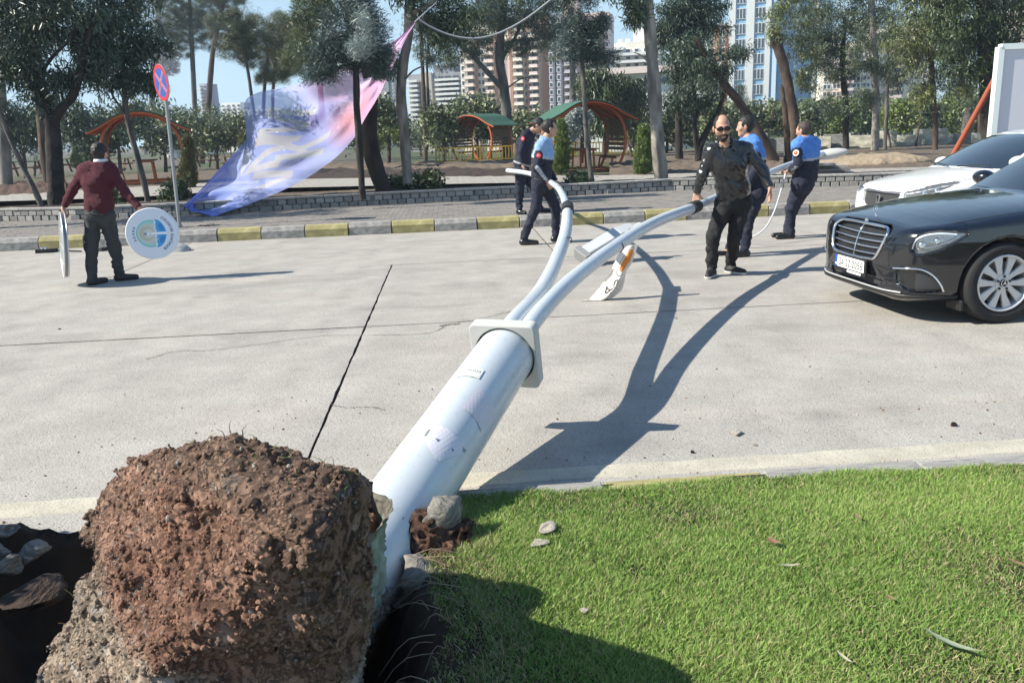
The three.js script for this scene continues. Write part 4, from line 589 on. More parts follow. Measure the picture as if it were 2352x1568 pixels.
// a hand: palm, four jointed fingers and a thumb, closed by "curl"
function hand(w, dir, palm, curl, sc = 1, side = 1) {
  const d = dir.clone().normalize(), n = palm.clone().addScaledVector(d, -palm.dot(d)).normalize(), s = new THREE.Vector3().crossVectors(d, n).multiplyScalar(side), P = (a, b, c) => w.clone().addScaledVector(d, a * sc).addScaledVector(s, b * sc).addScaledVector(n, c * sc), L = [];
  [[.034, .092, .072], [.012, .097, .080], [-.011, .093, .076], [-.032, .084, .060]].forEach(([b, k, len], i) => {
    L.push([P(0, b * .55, 0), P(k, b, 0), .016 * sc, .0125 * sc, .012]); let a = [k, 0], ang = 0; const seg = [.45, .32, .23];
    seg.forEach((q, j) => { ang += curl * (j ? 1.05 : .8) + .04 * i; const e = [a[0] + cos(ang) * len * q, a[1] + sin(ang) * len * q]; L.push([P(a[0], b, a[1]), P(e[0], b, e[1]), (.0098 - j * .001) * sc, (.009 - j * .001) * sc, .003]); a = e; });
  });
  const t1 = P(.025, .036, .008), t2 = P(.058, .060, .018 + .02 * curl), t3 = P(.086, .058, .03 + .03 * curl); L.push([P(.01, .02, 0), t1, .017 * sc, .015 * sc, .01], [t1, t2, .0125 * sc, .0105 * sc, .006], [t2, t3, .0105 * sc, .0085 * sc, .004]);
  const f = chain(L), [lo, hi] = bounds([w, ...L.flatMap(q => [q[0], q[1]])], .025); return meshSDF(f, lo, hi, .0045, { block: 3 });
}
function person(id, label, s) {
  const J = s.j, toeOf = (a, t) => V(a.x + sin(t) * .185, a.y, a.z + cos(t) * .185); J.tL = toeOf(J.aL, s.toe[0]); J.tR = toeOf(J.aR, s.toe[1]);
  const g = thing('person', label, 'person', [0, 0, 0], 0), G = s.ground || 0, b = s.bulk || 1, pts = Object.values(J).filter(p => p.isVector3);
  const hipC = mid(J.hL, J.hR), shC = mid(J.sL, J.sR), along = (A, B, t) => mid(A, B, t);
  const across = J.sR.clone().sub(J.sL).setY(0).normalize();
  const off = (p, k) => p.clone().addScaledVector(across, k);
  const torso = e => [[off(hipC, -.05 * b), off(J.waist, -.055 * b), .105 * b + e, .108 * b + e, .07], [off(hipC, .05 * b), off(J.waist, .055 * b), .105 * b + e, .108 * b + e, .07], [off(J.waist, -.055 * b), off(J.chest, -.075 * b), .108 * b + e, .112 * b + e, .07], [off(J.waist, .055 * b), off(J.chest, .075 * b), .108 * b + e, .112 * b + e, .07], [off(J.chest, -.075 * b), mid(J.sL, J.neck, .2), .108 * b + e, .062 + e, .07], [off(J.chest, .075 * b), mid(J.sR, J.neck, .2), .108 * b + e, .062 + e, .07], [J.chest, J.neck.clone().lerp(J.chest, .12), .12 * b + e, .075 + e, .07], [J.sL, J.neck, .058 + e, .05 + e, .06], [J.sR, J.neck, .058 + e, .05 + e, .06]];
  const arms = e => [[J.sL, J.eL, .054 + e, .043 + e, .04], [J.eL, J.wL, .041 + e, .029 + e * .75, .02], [J.sR, J.eR, .054 + e, .043 + e, .04], [J.eR, J.wR, .041 + e, .029 + e * .75, .02]];
  const legs = e => [[J.hL, J.hR, .10 * b + e, .10 * b + e, .05], [J.hL, J.kL, .086 * b + e, .058 + e, .05], [J.kL, J.aL, .056 + e, .040 + e, .02], [J.hR, J.kR, .086 * b + e, .058 + e, .05], [J.kR, J.aR, .056 + e, .040 + e, .02], [hipC, J.waist, .105 * b + e, .10 * b + e, .06]];
  const foot = (a, t, e) => { const h = V(a.x, G + .045, a.z), d = t.clone().sub(a).setY(0).normalize(); return [[h.clone().addScaledVector(d, -.035), h.clone().addScaledVector(d, .02), .040 + e, .043 + e, .03], [h, V(t.x, G + .034, t.z), .043 + e, .030 + e, .03], [a, h, .036 + e, .038 + e, .03]]; };
  // body: one skin from head to feet
  const hd = s.head, hs = hd.s || 1, eu = new THREE.Euler(hd.pitch || 0, hd.yaw || 0, hd.roll || 0, 'YXZ'), HM = new THREE.Matrix4().makeRotationFromEuler(eu).scale(V(hs, hs, hs)).setPosition(J.head), HI = HM.clone().invert(), q = V(0, 0, 0), loc = (x, y, z) => q.set(x, y, z).applyMatrix4(HI);
  const skull = (x, y, z, e = 0) => smin(sdEll(x, y - .028, z + .010, .074 + e, .090 + e, .094 + e), sdEll(x, y + .052, z - .022, .056 + e, .066 + e, .066 + e), .05);
  const headF = (x, y, z) => { let d = skull(x, y, z); const a = abs(x); d = smin(d, sdEll(x, y + .098, z - .066, .024, .018, .018), .03); d = smax(d, -sdEll(a - .030, y - .005, z - .094, .019, .012, .014), .012); d = smin(d, sdCap(x, y, z, V(0, .012, .083), V(0, -.034, .100), .008, .0125), .014); d = smin(d, sdEll(a - .012, y + .040, z - .088, .009, .007, .010), .010); d = smin(d, sdEll(x, y - .022, z - .078, .05, .010, .014), .02); d = smin(d, sdEll(x, y + .066, z - .080, .022, .005, .009), .006); d = smin(d, sdEll(x, y + .078, z - .078, .019, .006, .009), .006); d = smin(d, sdEll(a - .046, y + .022, z - .056, .022, .02, .02), .03); d = smin(d, sdEll(a - .078, y + .008, z + .006, .010, .031, .019), .006); return d; };
  const bodyF = chain([...torso(-.012), ...arms(-.004), ...legs(-.010), ...foot(J.aL, J.tL, -.008), ...foot(J.aR, J.tR, -.008), [J.neck, mid(J.neck, J.head, .55), .054, .052, .04], [J.head, J.head.clone().add(V(0, .01, 0)), .05, .05, .05]]);
  const [lo, hi] = bounds(pts, .16), hg = meshSDF(headF, [-.11, -.145, -.13], [.11, .135, .13], .0055, { block: 4 }).applyMatrix4(HM), bg = meshSDF(bodyF, lo, hi, .0125);
  const hL = hand(J.wL, s.handL?.dir || J.wL.clone().sub(J.eL), s.handL?.palm || V(0, 0, -1), s.handL?.curl ?? .35, 1, s.handL?.side || 1), hR = hand(J.wR, s.handR?.dir || J.wR.clone().sub(J.eR), s.handR?.palm || V(0, 0, -1), s.handR?.curl ?? .35, 1, s.handR?.side || -1);
  part(g, 'body', mergeC([bg, hg, hL, hR].map(k => k)), s.skin || M.skin);
  for (const e of [-1, 1]) { const ey = part(g, 'eye', new THREE.SphereGeometry(.0105 * hs, 12, 8), mat(.55, .53, .5, .25)); ey.position.copy(V(.030 * e, .004, .081).applyMatrix4(HM)); const ir = part(ey, 'iris', new THREE.SphereGeometry(.006 * hs, 10, 8), mat(.02, .012, .008, .2)); ir.position.copy(V(0, 0, .006).applyEuler(eu).multiplyScalar(hs)); const br = part(g, 'eyebrow', tube([V(.014, .022, .094), V(.030, .027, .090), V(.048, .022, .078)].map(p => V(p.x * e, p.y, p.z).applyMatrix4(HM)), .0038, 6, 10), M.hair); }
  const hairF = (x, y, z) => { let d = skull(x, y, z, (s.hairE ?? .011) + .004 * noise(x * 60, y * 60, z * 60)); const line = s.hairline ?? .062; d = smax(d, -sdBox(x, y - line + .2, z - .11, .068, .2, .075, .02), .02); d = smax(d, -sdBox(x, y + .16, z - .10, .2, .16, .115, .01), .012); d = smax(d, -(y + .075 - .25 * min(0, z + .02)), .015); if (s.bald) d = smax(d, -sdEll(x, y - .118, z - .072, .050, .050, .075), .02); return d; };
  part(g, 'hair', meshSDF(hairF, [-.12, -.14, -.14], [.12, .15, .14], .006, { block: 4 }).applyMatrix4(HM), s.hairM || M.hair);
  // clothes
  const up = J.neck.clone().sub(J.waist).normalize(), hem = s.hem ?? -.12, clip = s.cuff ?? .93;
  const folds = (x, y, z, k) => k * (fbm(x * 9 + id, y * 13, z * 9, 3) + .5 * noise(x * 21, y * 30 + x * 20, z * 21));
  const T = chain(torso(.016)), A = chain(arms(.017)), cuffL = along(J.eL, J.wL, clip), cuffR = along(J.eR, J.wR, clip), dl = J.wL.clone().sub(J.eL).normalize(), dr = J.wR.clone().sub(J.eR).normalize();
  const cut = (x, y, z, p, d) => (x - p.x) * d.x + (y - p.y) * d.y + (z - p.z) * d.z;
  const nk = mid(J.neck, J.head, .18), nd = J.head.clone().sub(J.neck).normalize();
  const topF = (x, y, z) => { let a = A(x, y, z); if (hypot(x - cuffL.x, y - cuffL.y, z - cuffL.z) < .12) a = smax(a, cut(x, y, z, cuffL, dl), .01); if (hypot(x - cuffR.x, y - cuffR.y, z - cuffR.z) < .12) a = smax(a, cut(x, y, z, cuffR, dr), .01); let d = smin(T(x, y, z), a, .045); if (abs(d) < .12) { d += folds(x, y, z, s.fold ?? .014); d = smin(d, max(sdCap(x, y, z, J.neck, nk, .068, .066), -.0), .03); d = smax(d, -(cut(x, y, z, J.waist, up) - hem), .015); if (hypot(x - nk.x, y - nk.y, z - nk.z) < .105) d = smax(d, cut(x, y, z, nk, nd) + .01, .01); } return d; };
  const col = s.topColor && ((x, y, z) => s.topColor(cut(x, y, z, J.waist, up) / J.neck.distanceTo(J.waist), A(x, y, z) < T(x, y, z) - .012, x, y, z));
  part(g, s.topName || 'jacket', meshSDF(topF, lo, hi, .0115, { color: col || null }), s.topM);
  const Lg = chain(legs(.020)), belt = s.belt ?? .03;
  const cutA = (x, y, z, a) => Math.abs(x - a.x) < .13 && Math.abs(z - a.z) < .13 && y < a.y + .1 ? (a.y - .035) - y : -1;
  const trF = (x, y, z) => { let d = Lg(x, y, z); if (abs(d) < .12) { d += folds(x, y + .3, z, .016) + .006 * sin(y * 38 + 6 * noise(x * 6, y * 4, z * 6)) * sst(.5, .1, y - G); d = smax(d, max(cutA(x, y, z, J.aL), cutA(x, y, z, J.aR)), .01); d = smax(d, cut(x, y, z, J.waist, up) - belt, .01); } return d; };
  part(g, 'trousers', meshSDF(trF, lo, hi, .0115), s.trM);
  for (const [a, t] of [[J.aL, J.tL], [J.aR, J.tR]]) { const f = chain(foot(a, t, .006)), [l2, h2] = bounds([a, t, V(a.x, G, a.z)], .1); const sh = part(g, 'shoe', meshSDF((x, y, z) => smax(smax(f(x, y, z), y - a.y - .02, .01), G + .004 - y, .006), l2, h2, .008), s.shoeM); if (s.sole) part(sh, 'sole', meshSDF((x, y, z) => max(f(x, y, z) - .006, y - G - .028, G + .002 - y), l2, h2, .007), s.sole); }
  if (s.extra) s.extra(g, HM, { J, up, across, T, A, topF, trF, lo, hi, shC, hipC, eu, hs });
  return g;
}
// a point on a surface, found from a pixel of the photograph's view
const hit = (f, x, y, t0 = 5) => { const d = ray(x, y).normalize(), c = camera.position; let t = t0; for (let i = 0; i < 120; i++) { const q = f(c.x + d.x * t, c.y + d.y * t, c.z + d.z * t); if (q < .001) break; t += q * .8; } return c.clone().addScaledVector(d, t); };
const badge = (g, name, f, x, y, t0, r, m, sub) => { const p = hit(f, x, y, t0), e = .01, n = V(f(p.x + e, p.y, p.z) - f(p.x - e, p.y, p.z), f(p.x, p.y + e, p.z) - f(p.x, p.y - e, p.z), f(p.x, p.y, p.z + e) - f(p.x, p.y, p.z - e)).normalize(); const k = new THREE.CylinderGeometry(r, r, .006, 20); k.rotateX(PI / 2); const o = part(g, name, k, m); o.position.copy(p).addScaledVector(n, .004); o.quaternion.setFromUnitVectors(V(0, 0, 1), n); if (sub) sub(o); return o; };
const flag = o => { const c = new THREE.TorusGeometry(.014, .004, 6, 20, 5); c.rotateZ(.65); c.translate(-.004, 0, .005); part(o, 'crescent', c, mat(.8, .8, .8, .6)); const st = new THREE.CylinderGeometry(.006, .006, .003, 5); st.rotateX(PI / 2); st.translate(.014, 0, .005); part(o, 'star', st, mat(.8, .8, .8, .6)); };
M.navy = cloth(.012, .015, .032); M.navyVC = cloth(1, 1, 1, { vertexColors: true }); M.blackShoe = phys(.012, .012, .013, .3); M.patchRed = mat(.55, .02, .03, .7); M.reflect = mat(.45, .47, .5, .5);
const jz = z0 => (x, y, dz = 0) => at(x, y, z0 + dz), ft = (x, y, Y) => onY(x, y, Y);
{ // man in leather
  const P = jz(-9.4);
  person(1, 'bearded man in black leather jacket and sunglasses walking with one hand on the lamp arm', {
    bulk: .98, hairline: .085, bald: true, hairE: .006, belt: .02, hem: -.10, fold: .013, cuff: .98,
    head: { yaw: -.12, pitch: .16, roll: .05, s: 1.12 },
    j: { head: P(1659, 293, .28), neck: P(1668, 336, .16), sL: P(1634, 350, .14), sR: P(1714, 344, .12), eL: P(1615, 398, .12), wL: P(1600, 444, .02), eR: P(1754, 392, .2), wR: P(1768, 430, .3), chest: P(1674, 374, .13), waist: P(1684, 432, .04), hL: P(1667, 466), hR: P(1703, 464), kL: P(1638, 542, .1), aL: P(1635, 610, .05), kR: P(1687, 543, .05), aR: P(1679, 604, -.1) }, toe: [-.5, .55],
    handL: { palm: V(.2, -.8, -.4), curl: .75, dir: V(-.05, -1, .1), side: 1 }, handR: { palm: V(-.9, 0, -.2), curl: .28, dir: V(.12, -1, .1), side: -1 },
    topM: phys(.014, .014, .015, .30, { clearcoat: .5, clearcoatRoughness: .25 }), trM: cloth(.012, .012, .013), shoeM: mat(.012, .012, .013, .6), sole: mat(.7, .7, .7, .6),
    extra(g, HM, c) {
      const lens = (e) => { const L = new THREE.SphereGeometry(1, 20, 12); L.scale(.034, .020, .016); L.translate(.034 * e, .003, .092); return L.applyMatrix4(HM); };
      const gl = part(g, 'sunglasses', merge([bar(V(-.01, .008, .106).applyMatrix4(HM), V(.01, .008, .106).applyMatrix4(HM), .004, 6), ...[-1, 1].map(e => bar(V(.058 * e, .010, .088).applyMatrix4(HM), V(.082 * e, .012, -.005).applyMatrix4(HM), .0035, 6))]), phys(.008, .008, .008, .2)); gl.userData.kind = 'stuff'; for (const e of [-1, 1]) part(gl, 'dark_lens', lens(e), phys(.01, .006, .006, .05));
      const bf = (x, y, z) => { let d = smin(sdEll(x, y + .055, z - .022, .0595, .0685, .071), sdEll(x, y + .099, z - .066, .029, .024, .024), .03); d = max(d, y + .046 - .5 * max(0, abs(x) - .03), -(z + .0)); return max(d, -sdEll(x, y + .070, z - .09, .026, .013, .03)); }; part(g, 'beard', meshSDF(bf, [-.09, -.15, -.02], [.09, -.01, .13], .005, { block: 3 }).applyMatrix4(HM), mat(.025, .018, .014, .85, { bumpMap: grainBump, bumpScale: .003 }));
      part(g, 'moustache', tube([V(-.026, -.066, .082), V(0, -.056, .096), V(.026, -.066, .082)].map(p => p.applyMatrix4(HM)), .005, 6, 10), M.hair);
      const onT = (x, y) => hit(c.topF, x, y, 7.5);
      part(g, 'zip', tube([onT(1664, 356), onT(1667, 378), onT(1669, 405), onT(1671, 428)], .0035, 6, 20), M.darkTrim);
      { const n = c.J.head.clone().sub(c.J.neck).normalize(), k = new THREE.TorusGeometry(.074, .020, 8, 28, PI * 1.62); k.rotateX(PI / 2); k.rotateY(PI * .69 + PI / 2 + .2); k.scale(1, 1.5, 1); const o = part(g, 'collar', k, mat(.012, .012, .013, .35)); o.position.copy(mid(c.J.neck, c.J.head, .16)); o.quaternion.setFromUnitVectors(V(0, 1, 0), n); }
      part(g, 'shirt', tube([onT(1654, 340), onT(1661, 350), onT(1665, 361)].map(p => p.add(V(0, 0, -.012))), [.030, .010], 10, 12), mat(.01, .01, .012, .9));
      const bp = [[1660, 433], [1668, 438], [1678, 441], [1690, 443], [1703, 443]].map(([x, y]) => hit(c.trF, x, y + 4, 7.5).add(V(0, 0, .002))); part(g, 'belt', tube(bp, .014, 8, 24), mat(.012, .011, .01, .45)); part(g, 'belt_buckle', box(.045, .035, .012, 0, 0, 0, .004), M.silver).position.copy(bp[2]).add(V(-.01, 0, .012));
    },
  });
}
const uni = { trM: M.navy, shoeM: M.blackShoe };
// yoke of the municipal officers' jackets: t runs from waist (0) to neck (1)
const yoke = (c1, lo, band) => (t, sleeve, x, y, z) => { const n = .9 + .2 * fbm(x * 20, y * 20, z * 20); if (sleeve) return [.012 * n, .015 * n, .032 * n]; if (t > lo) return c1.map(v => v * n); if (t > lo - band) return [.42 * n, .45 * n, .5 * n]; return [.012 * n, .015 * n, .032 * n]; };
const sleeveBand = (c, f) => (t, sleeve, x, y, z) => { const r = f(x, y, z); return r || c(t, sleeve, x, y, z); };
{ // officer in front, holding the left arm of the lamp
  const P = jz(-12.9), j = { head: P(1263, 294), neck: P(1255, 318), sL: P(1255, 338, -.17), sR: P(1241, 338, .15), eL: P(1258, 385, -.2), wL: P(1277, 418, -.12), eR: P(1233, 384, .22), wR: P(1258, 418, .16), chest: P(1248, 358), waist: P(1244, 402), hL: P(1249, 420, -.08), hR: P(1240, 420, .08), kL: P(1277, 480, -.08), aL: P(1276, 543, -.1), kR: P(1229, 480, .09), aR: P(1204, 544, .1) };
  person(2, 'officer in navy uniform with pale blue yoke striding to the right in front', {
    head: { yaw: 1.62, pitch: -.04, s: 1.06 }, toe: [1.5, 1.4], hairline: .075, j, handR: { palm: V(0, .1, -1), curl: .8, side: -1 }, handL: { palm: V(0, 0, 1), curl: .8 }, hem: -.06, ...uni, topM: M.navyVC,
    topColor: sleeveBand(yoke([.27, .42, .66], .50, .05), (x, y, z) => { const a = j.eR, b = j.wR, d = sdCap(x, y, z, a.clone().add(V(0, 0, .065)), b.clone().add(V(0, 0, .05)), .034, .030); return d < 0 ? (((floor(x * 28) + floor(y * 28)) & 1) ? [.40, .42, .46] : [.26, .28, .32]) : null; }),
    extra(g, HM, c) { badge(g, 'sleeve_badge', c.topF, 1237, 357, 11, .040, M.patchRed, flag); part(g, 'belt', tube([[1227, 409], [1236, 413], [1250, 414], [1262, 412]].map(([x, y]) => hit(c.trF, x, y, 11)), .014, 6, 16), M.rubber); const r = part(g, 'radio', box(.05, .12, .035, 0, 0, 0, .008), M.rubber); r.position.copy(hit(c.topF, 1256, 402, 11)); },
  });
}
{ // officer bending behind him on the pavement
  const P = jz(-15.9), j = { head: P(1236, 287, .08), neck: P(1221, 302, .02), sL: P(1217, 312, -.17), sR: P(1207, 311, .16), eL: P(1212, 350, -.18), wL: P(1214, 380, -.02), eR: P(1197, 349, .22), wR: P(1200, 376, .2), chest: P(1206, 330), waist: P(1199, 372), hL: P(1203, 392, -.09), hR: P(1196, 392, .09), kL: P(1229, 440, -.08), aL: P(1241, 479, -.1), kR: P(1193, 440, .09), aR: P(1193, 480, .1) };
  person(3, 'officer in plain navy jacket bending forward behind the striding one, on the pavement', {
    ground: .18, head: { yaw: 1.35, pitch: .62, s: 1.04 }, toe: [1.3, .5], hairline: .07, j, handR: { palm: V(.6, -.2, -.6), curl: .9, side: -1 }, hem: -.16, ...uni, topM: M.navyVC,
    topColor: sleeveBand((t, s, x, y, z) => { const k = .9 + .2 * fbm(x * 20, y * 20, z * 20); return t < -.02 && t > -.075 ? [.36, .37, .40] : [.013 * k, .014 * k, .034 * k]; }, () => null),
    extra(g, HM, c) { badge(g, 'sleeve_badge', c.topF, 1201, 318, 13.5, .040, M.patchRed, flag); },
  });
}
{ // officer behind the man in leather
  const P = jz(-10.75), j = { head: P(1713, 290), neck: P(1719, 314), sL: P(1735, 332, .14), sR: P(1711, 330, -.18), eL: P(1741, 385, .2), wL: P(1716, 425, .15), eR: P(1705, 380, -.24), wR: P(1680, 420, -.2), chest: P(1727, 356), waist: P(1736, 416), hL: P(1741, 442, .09), hR: P(1733, 442, -.09), kL: P(1718, 508, .09), aL: P(1711, 573, .1), kR: P(1697, 505, -.1), aR: P(1675, 578, -.1) };
  person(4, 'officer with bright blue yoke pulling close behind the man in leather', {
    head: { yaw: -1.95, pitch: .05, s: 1.04 }, toe: [-1.4, -1.5], j, handL: { palm: V(0, .5, -.5), curl: .8 }, handR: { palm: V(0, 0, 1), curl: .8 }, hem: -.06, ...uni, topM: M.navyVC, topColor: yoke([.09, .25, .66], .50, .05),
  });
}
{ // officer at the right, leaning back
  const P = jz(-12.2), j = { head: P(1846, 299), neck: P(1850, 316, .01), sL: P(1831, 333, .14), sR: P(1873, 331, -.13), eL: P(1834, 374, .22), wL: P(1812, 392, .08), eR: P(1872, 376, -.2), wR: P(1832, 390, -.22), chest: P(1853, 352), waist: P(1850, 402), hL: P(1838, 424, .08), hR: P(1850, 424, -.08), kL: P(1816, 480, .08), aL: P(1815, 538, .08), kR: P(1822, 482, -.1), aR: P(1806, 536, -.12) };
  person(5, 'officer with bright blue yoke leaning back at the far end of the lamp arm', {
    bulk: 1.05, head: { yaw: -2.45, pitch: .1, s: 1.04 }, toe: [-1.5, -1.6], j, handL: { palm: V(0, .7, -.5), curl: .9 }, handR: { palm: V(0, .3, 1), curl: .8 }, hairE: .008, hairM: mat(.05, .035, .028, .7), hem: -.12, ...uni, topM: M.navyVC,
    topColor: sleeveBand(yoke([.09, .25, .66], .46, .06), (x, y, z) => { const a = j.eL, b = j.wL; return sdCap(x, y, z, mid(a, b, .15).add(V(0, -.01, .05)), mid(a, b, .8).add(V(0, -.01, .05)), .026, .022) < 0 ? [.33, .34, .37] : null; }),
    extra(g, HM, c) { badge(g, 'sleeve_badge', c.topF, 1829, 351, 10.5, .045, mat(.6, .58, .55, .7), o => { const k = new THREE.CylinderGeometry(.028, .028, .004, 16); k.rotateX(PI / 2); k.translate(0, 0, .004); part(o, 'badge_centre', k, mat(.35, .02, .03, .7)); const y = new THREE.CylinderGeometry(.011, .011, .004, 12); y.rotateX(PI / 2); y.translate(0, .006, .008); part(o, 'badge_emblem', y, mat(.6, .45, .05, .7)); }); },
  });
}
const JB = (() => { const P = jz(-11.0); return { head: P(228, 351), neck: P(231, 374), sL: P(193, 392), sR: P(252, 389), eL: P(165, 437, .02), wL: P(145, 476, .04), eR: P(287, 443, .04), wR: P(319, 478, .1), chest: P(224, 416), waist: P(227, 468), hL: P(212, 494), hR: P(242, 494), kL: P(209, 568, .04), aL: P(210, 638, .1), kR: P(262, 566, -.08), aR: P(274, 626, -.15) }; })();
person(6, 'person seen from behind in burgundy sweater and grey trousers carrying round panels', {
  bulk: .9, head: { yaw: 2.95, pitch: .12, s: 1.0 }, toe: [2.6, 1.9], hairE: .013, j: JB, handL: { palm: V(1, 0, .1), curl: 1.0, dir: V(-.1, -1, 0) }, handR: { palm: V(.2, -.5, -.8), curl: .7, dir: V(.9, -.5, 0), side: 1 }, hem: -.14, fold: .012, cuff: .96,
  topName: 'sweater', topM: cloth(.085, .008, .018, { bumpMap: tex(128, (u, v) => .5 + .5 * sin(u * 2 * PI * 16) * sin(v * 2 * PI * 16), false, 12), bumpScale: .003, sheen: .3 }), trM: cloth(.040, .045, .046), shoeM: mat(.02, .018, .018, .5),
  extra(g, HM, c) { const J = c.J, n = J.head.clone().sub(J.neck).normalize(); const col = new THREE.TorusGeometry(.066, .018, 10, 28); col.rotateX(PI / 2); col.scale(1, 1.25, 1); const o = part(g, 'shirt_collar', col, cloth(.72, .74, .78)); o.position.copy(mid(J.neck, J.head, .22)); o.quaternion.setFromUnitVectors(V(0, 1, 0), n); const b = part(g, 'belt', tube([[207, 486], [218, 489], [232, 490], [246, 488]].map(([x, y]) => hit(c.trF, x, y + 4, 9)), .016, 6, 14), M.rubber); },
});
{ // the round sign in the right hand
  const c = at(350, 536, -10.86), R = .305, s = thing('round_sign', 'round white municipal sign with blue emblem, turned on its side in the man\'s hand', 'sign', c);
  const print = canvas(1024, 1024, (x, w) => {
    x.fillStyle = '#dfe6f1'; x.fillRect(0, 0, w, w); const m = w / 2, r = w / 2;
    x.save(); x.beginPath(); x.arc(m, m - r * .08, r * .56, 0, 7); x.clip();
    x.fillStyle = '#9fd6d2'; x.fillRect(0, 0, w, m + r * .10);
    x.strokeStyle = '#6fc4c0'; x.lineWidth = r * .07; x.beginPath(); x.arc(m, m - r * .08, r * .55, 0, 7); x.stroke(); x.clearRect(0, m + r * .10, w, w); x.fillStyle = '#dfe6f1'; x.fillRect(0, m + r * .10, w, w);
    x.fillStyle = '#c9cdc6'; x.beginPath(); x.arc(m, m - r * .16, r * .42, 0, 7); x.fill(); x.fillStyle = '#bcbfae'; x.beginPath(); x.arc(m + r * .02, m - r * .22, r * .30, 0, 7); x.fill(); x.fillStyle = '#cfd3ce'; x.beginPath(); x.arc(m, m - r * .14, r * .19, 0, 7); x.fill(); x.fillStyle = '#dfe6f1'; x.fillRect(0, m + r * .10, w, w);
    x.restore();
    // two blue domed halves on either side of a pale tower
    for (const k of [-1, 1]) { x.fillStyle = '#3f9fe0'; x.beginPath(); x.moveTo(m + k * r * .055, m + r * .13); x.lineTo(m + k * r * .13, m + r * .20); x.arc(m + k * r * .20, m + r * .20, r * .07, PI, 0, false); x.lineTo(m + k * r * .27, m + r * .17); x.quadraticCurveTo(m + k * r * .35, m + r * .10, m + k * r * .44, m + r * .18); x.lineTo(m + k * r * .58, m + r * .12); x.quadraticCurveTo(m + k * r * .56, m + r * .42, m + k * r * .10, m + r * .54); x.lineTo(m + k * r * .055, m + r * .54); x.closePath(); x.fill(); x.fillStyle = '#2b86cf'; x.beginPath(); x.ellipse(m + k * r * .24, m + r * .36, r * .17, r * .09, -.35 * k, 0, 7); x.fill(); }
    x.fillStyle = '#eef2f8'; x.fillRect(m - r * .045, m - r * .30, r * .09, r * .86); x.fillStyle = '#7f93b0'; x.fillRect(m - r * .05, m - r * .33, r * .10, r * .11); x.fillRect(m - r * .05, m - r * .10, r * .10, r * .02);
    x.fillStyle = '#31507e'; x.textAlign = 'center'; x.textBaseline = 'middle';
    const arc = (t, a0, a1, rad, out, px) => { x.font = 'bold ' + px + 'px sans-serif'; [...t].forEach((ch, i) => { const a = lerp(a0, a1, i / (t.length - 1)); x.save(); x.translate(m + sin(a) * rad, m - cos(a) * rad); x.rotate(out ? a : a + PI); x.fillText(ch, 0, 0); x.restore(); }); };
    arc('ADANA', -.36, .36, r * .74, true, 78); arc('BÜYÜKŞEHİR BELEDİYESİ', PI + 1.0, PI - 1.0, r * .77, false, 76);
  });
  const f = new THREE.CircleGeometry(R - .006, 64); f.rotateZ(PI / 2); f.translate(0, 0, .0145); const n = new THREE.CylinderGeometry(R, R, .024, 64); n.rotateX(PI / 2); const e = new THREE.TorusGeometry(R, .013, 8, 64);
  s.rotation.set(-.06, .16, 0);
  part(s, 'panel', n, phys(.70, .72, .75, .3)); part(s, 'print', f, new THREE.MeshStandardMaterial({ map: print, roughness: .35, color: lin(.92, .92, .92) })); part(s, 'rim', e, phys(.72, .74, .78, .3));
}
{ // the drum of the light box in the left hand, seen on edge
  const c = at(146, 562, -10.93), R = .40, s = thing('sign_housing', 'round grey metal sign housing seen on edge in the man\'s other hand', 'housing', c);
  const sd = new THREE.CylinderGeometry(R, R, .04, 48, 1, true); sd.rotateZ(PI / 2); const b = new THREE.CircleGeometry(R - .002, 48); b.rotateY(PI / 2); b.translate(-.02, 0, 0); const rim = new THREE.TorusGeometry(R, .008, 8, 48); rim.rotateY(PI / 2); const r2 = rim.clone(); rim.translate(.022, 0, 0); r2.translate(-.022, 0, 0);
  s.rotation.set(0, .46, -.10, 'ZYX');
  part(s, 'housing_wall', sd, mat(.36, .37, .38, .45, { metalness: .5, map: grainTex, side: THREE.DoubleSide })); part(s, 'back_plate', b, mat(.30, .31, .31, .5, { metalness: .4, side: THREE.DoubleSide })); part(s, 'rim', rim, M.silver); part(s, 'rim', r2, M.silver);
  for (const y of [-.22, -.02, .18]) part(s, 'crossbar', box(.05, .014, R * 1.5 * sqrt(1 - (y / R) ** 2), .0, y, 0), M.silver);
}
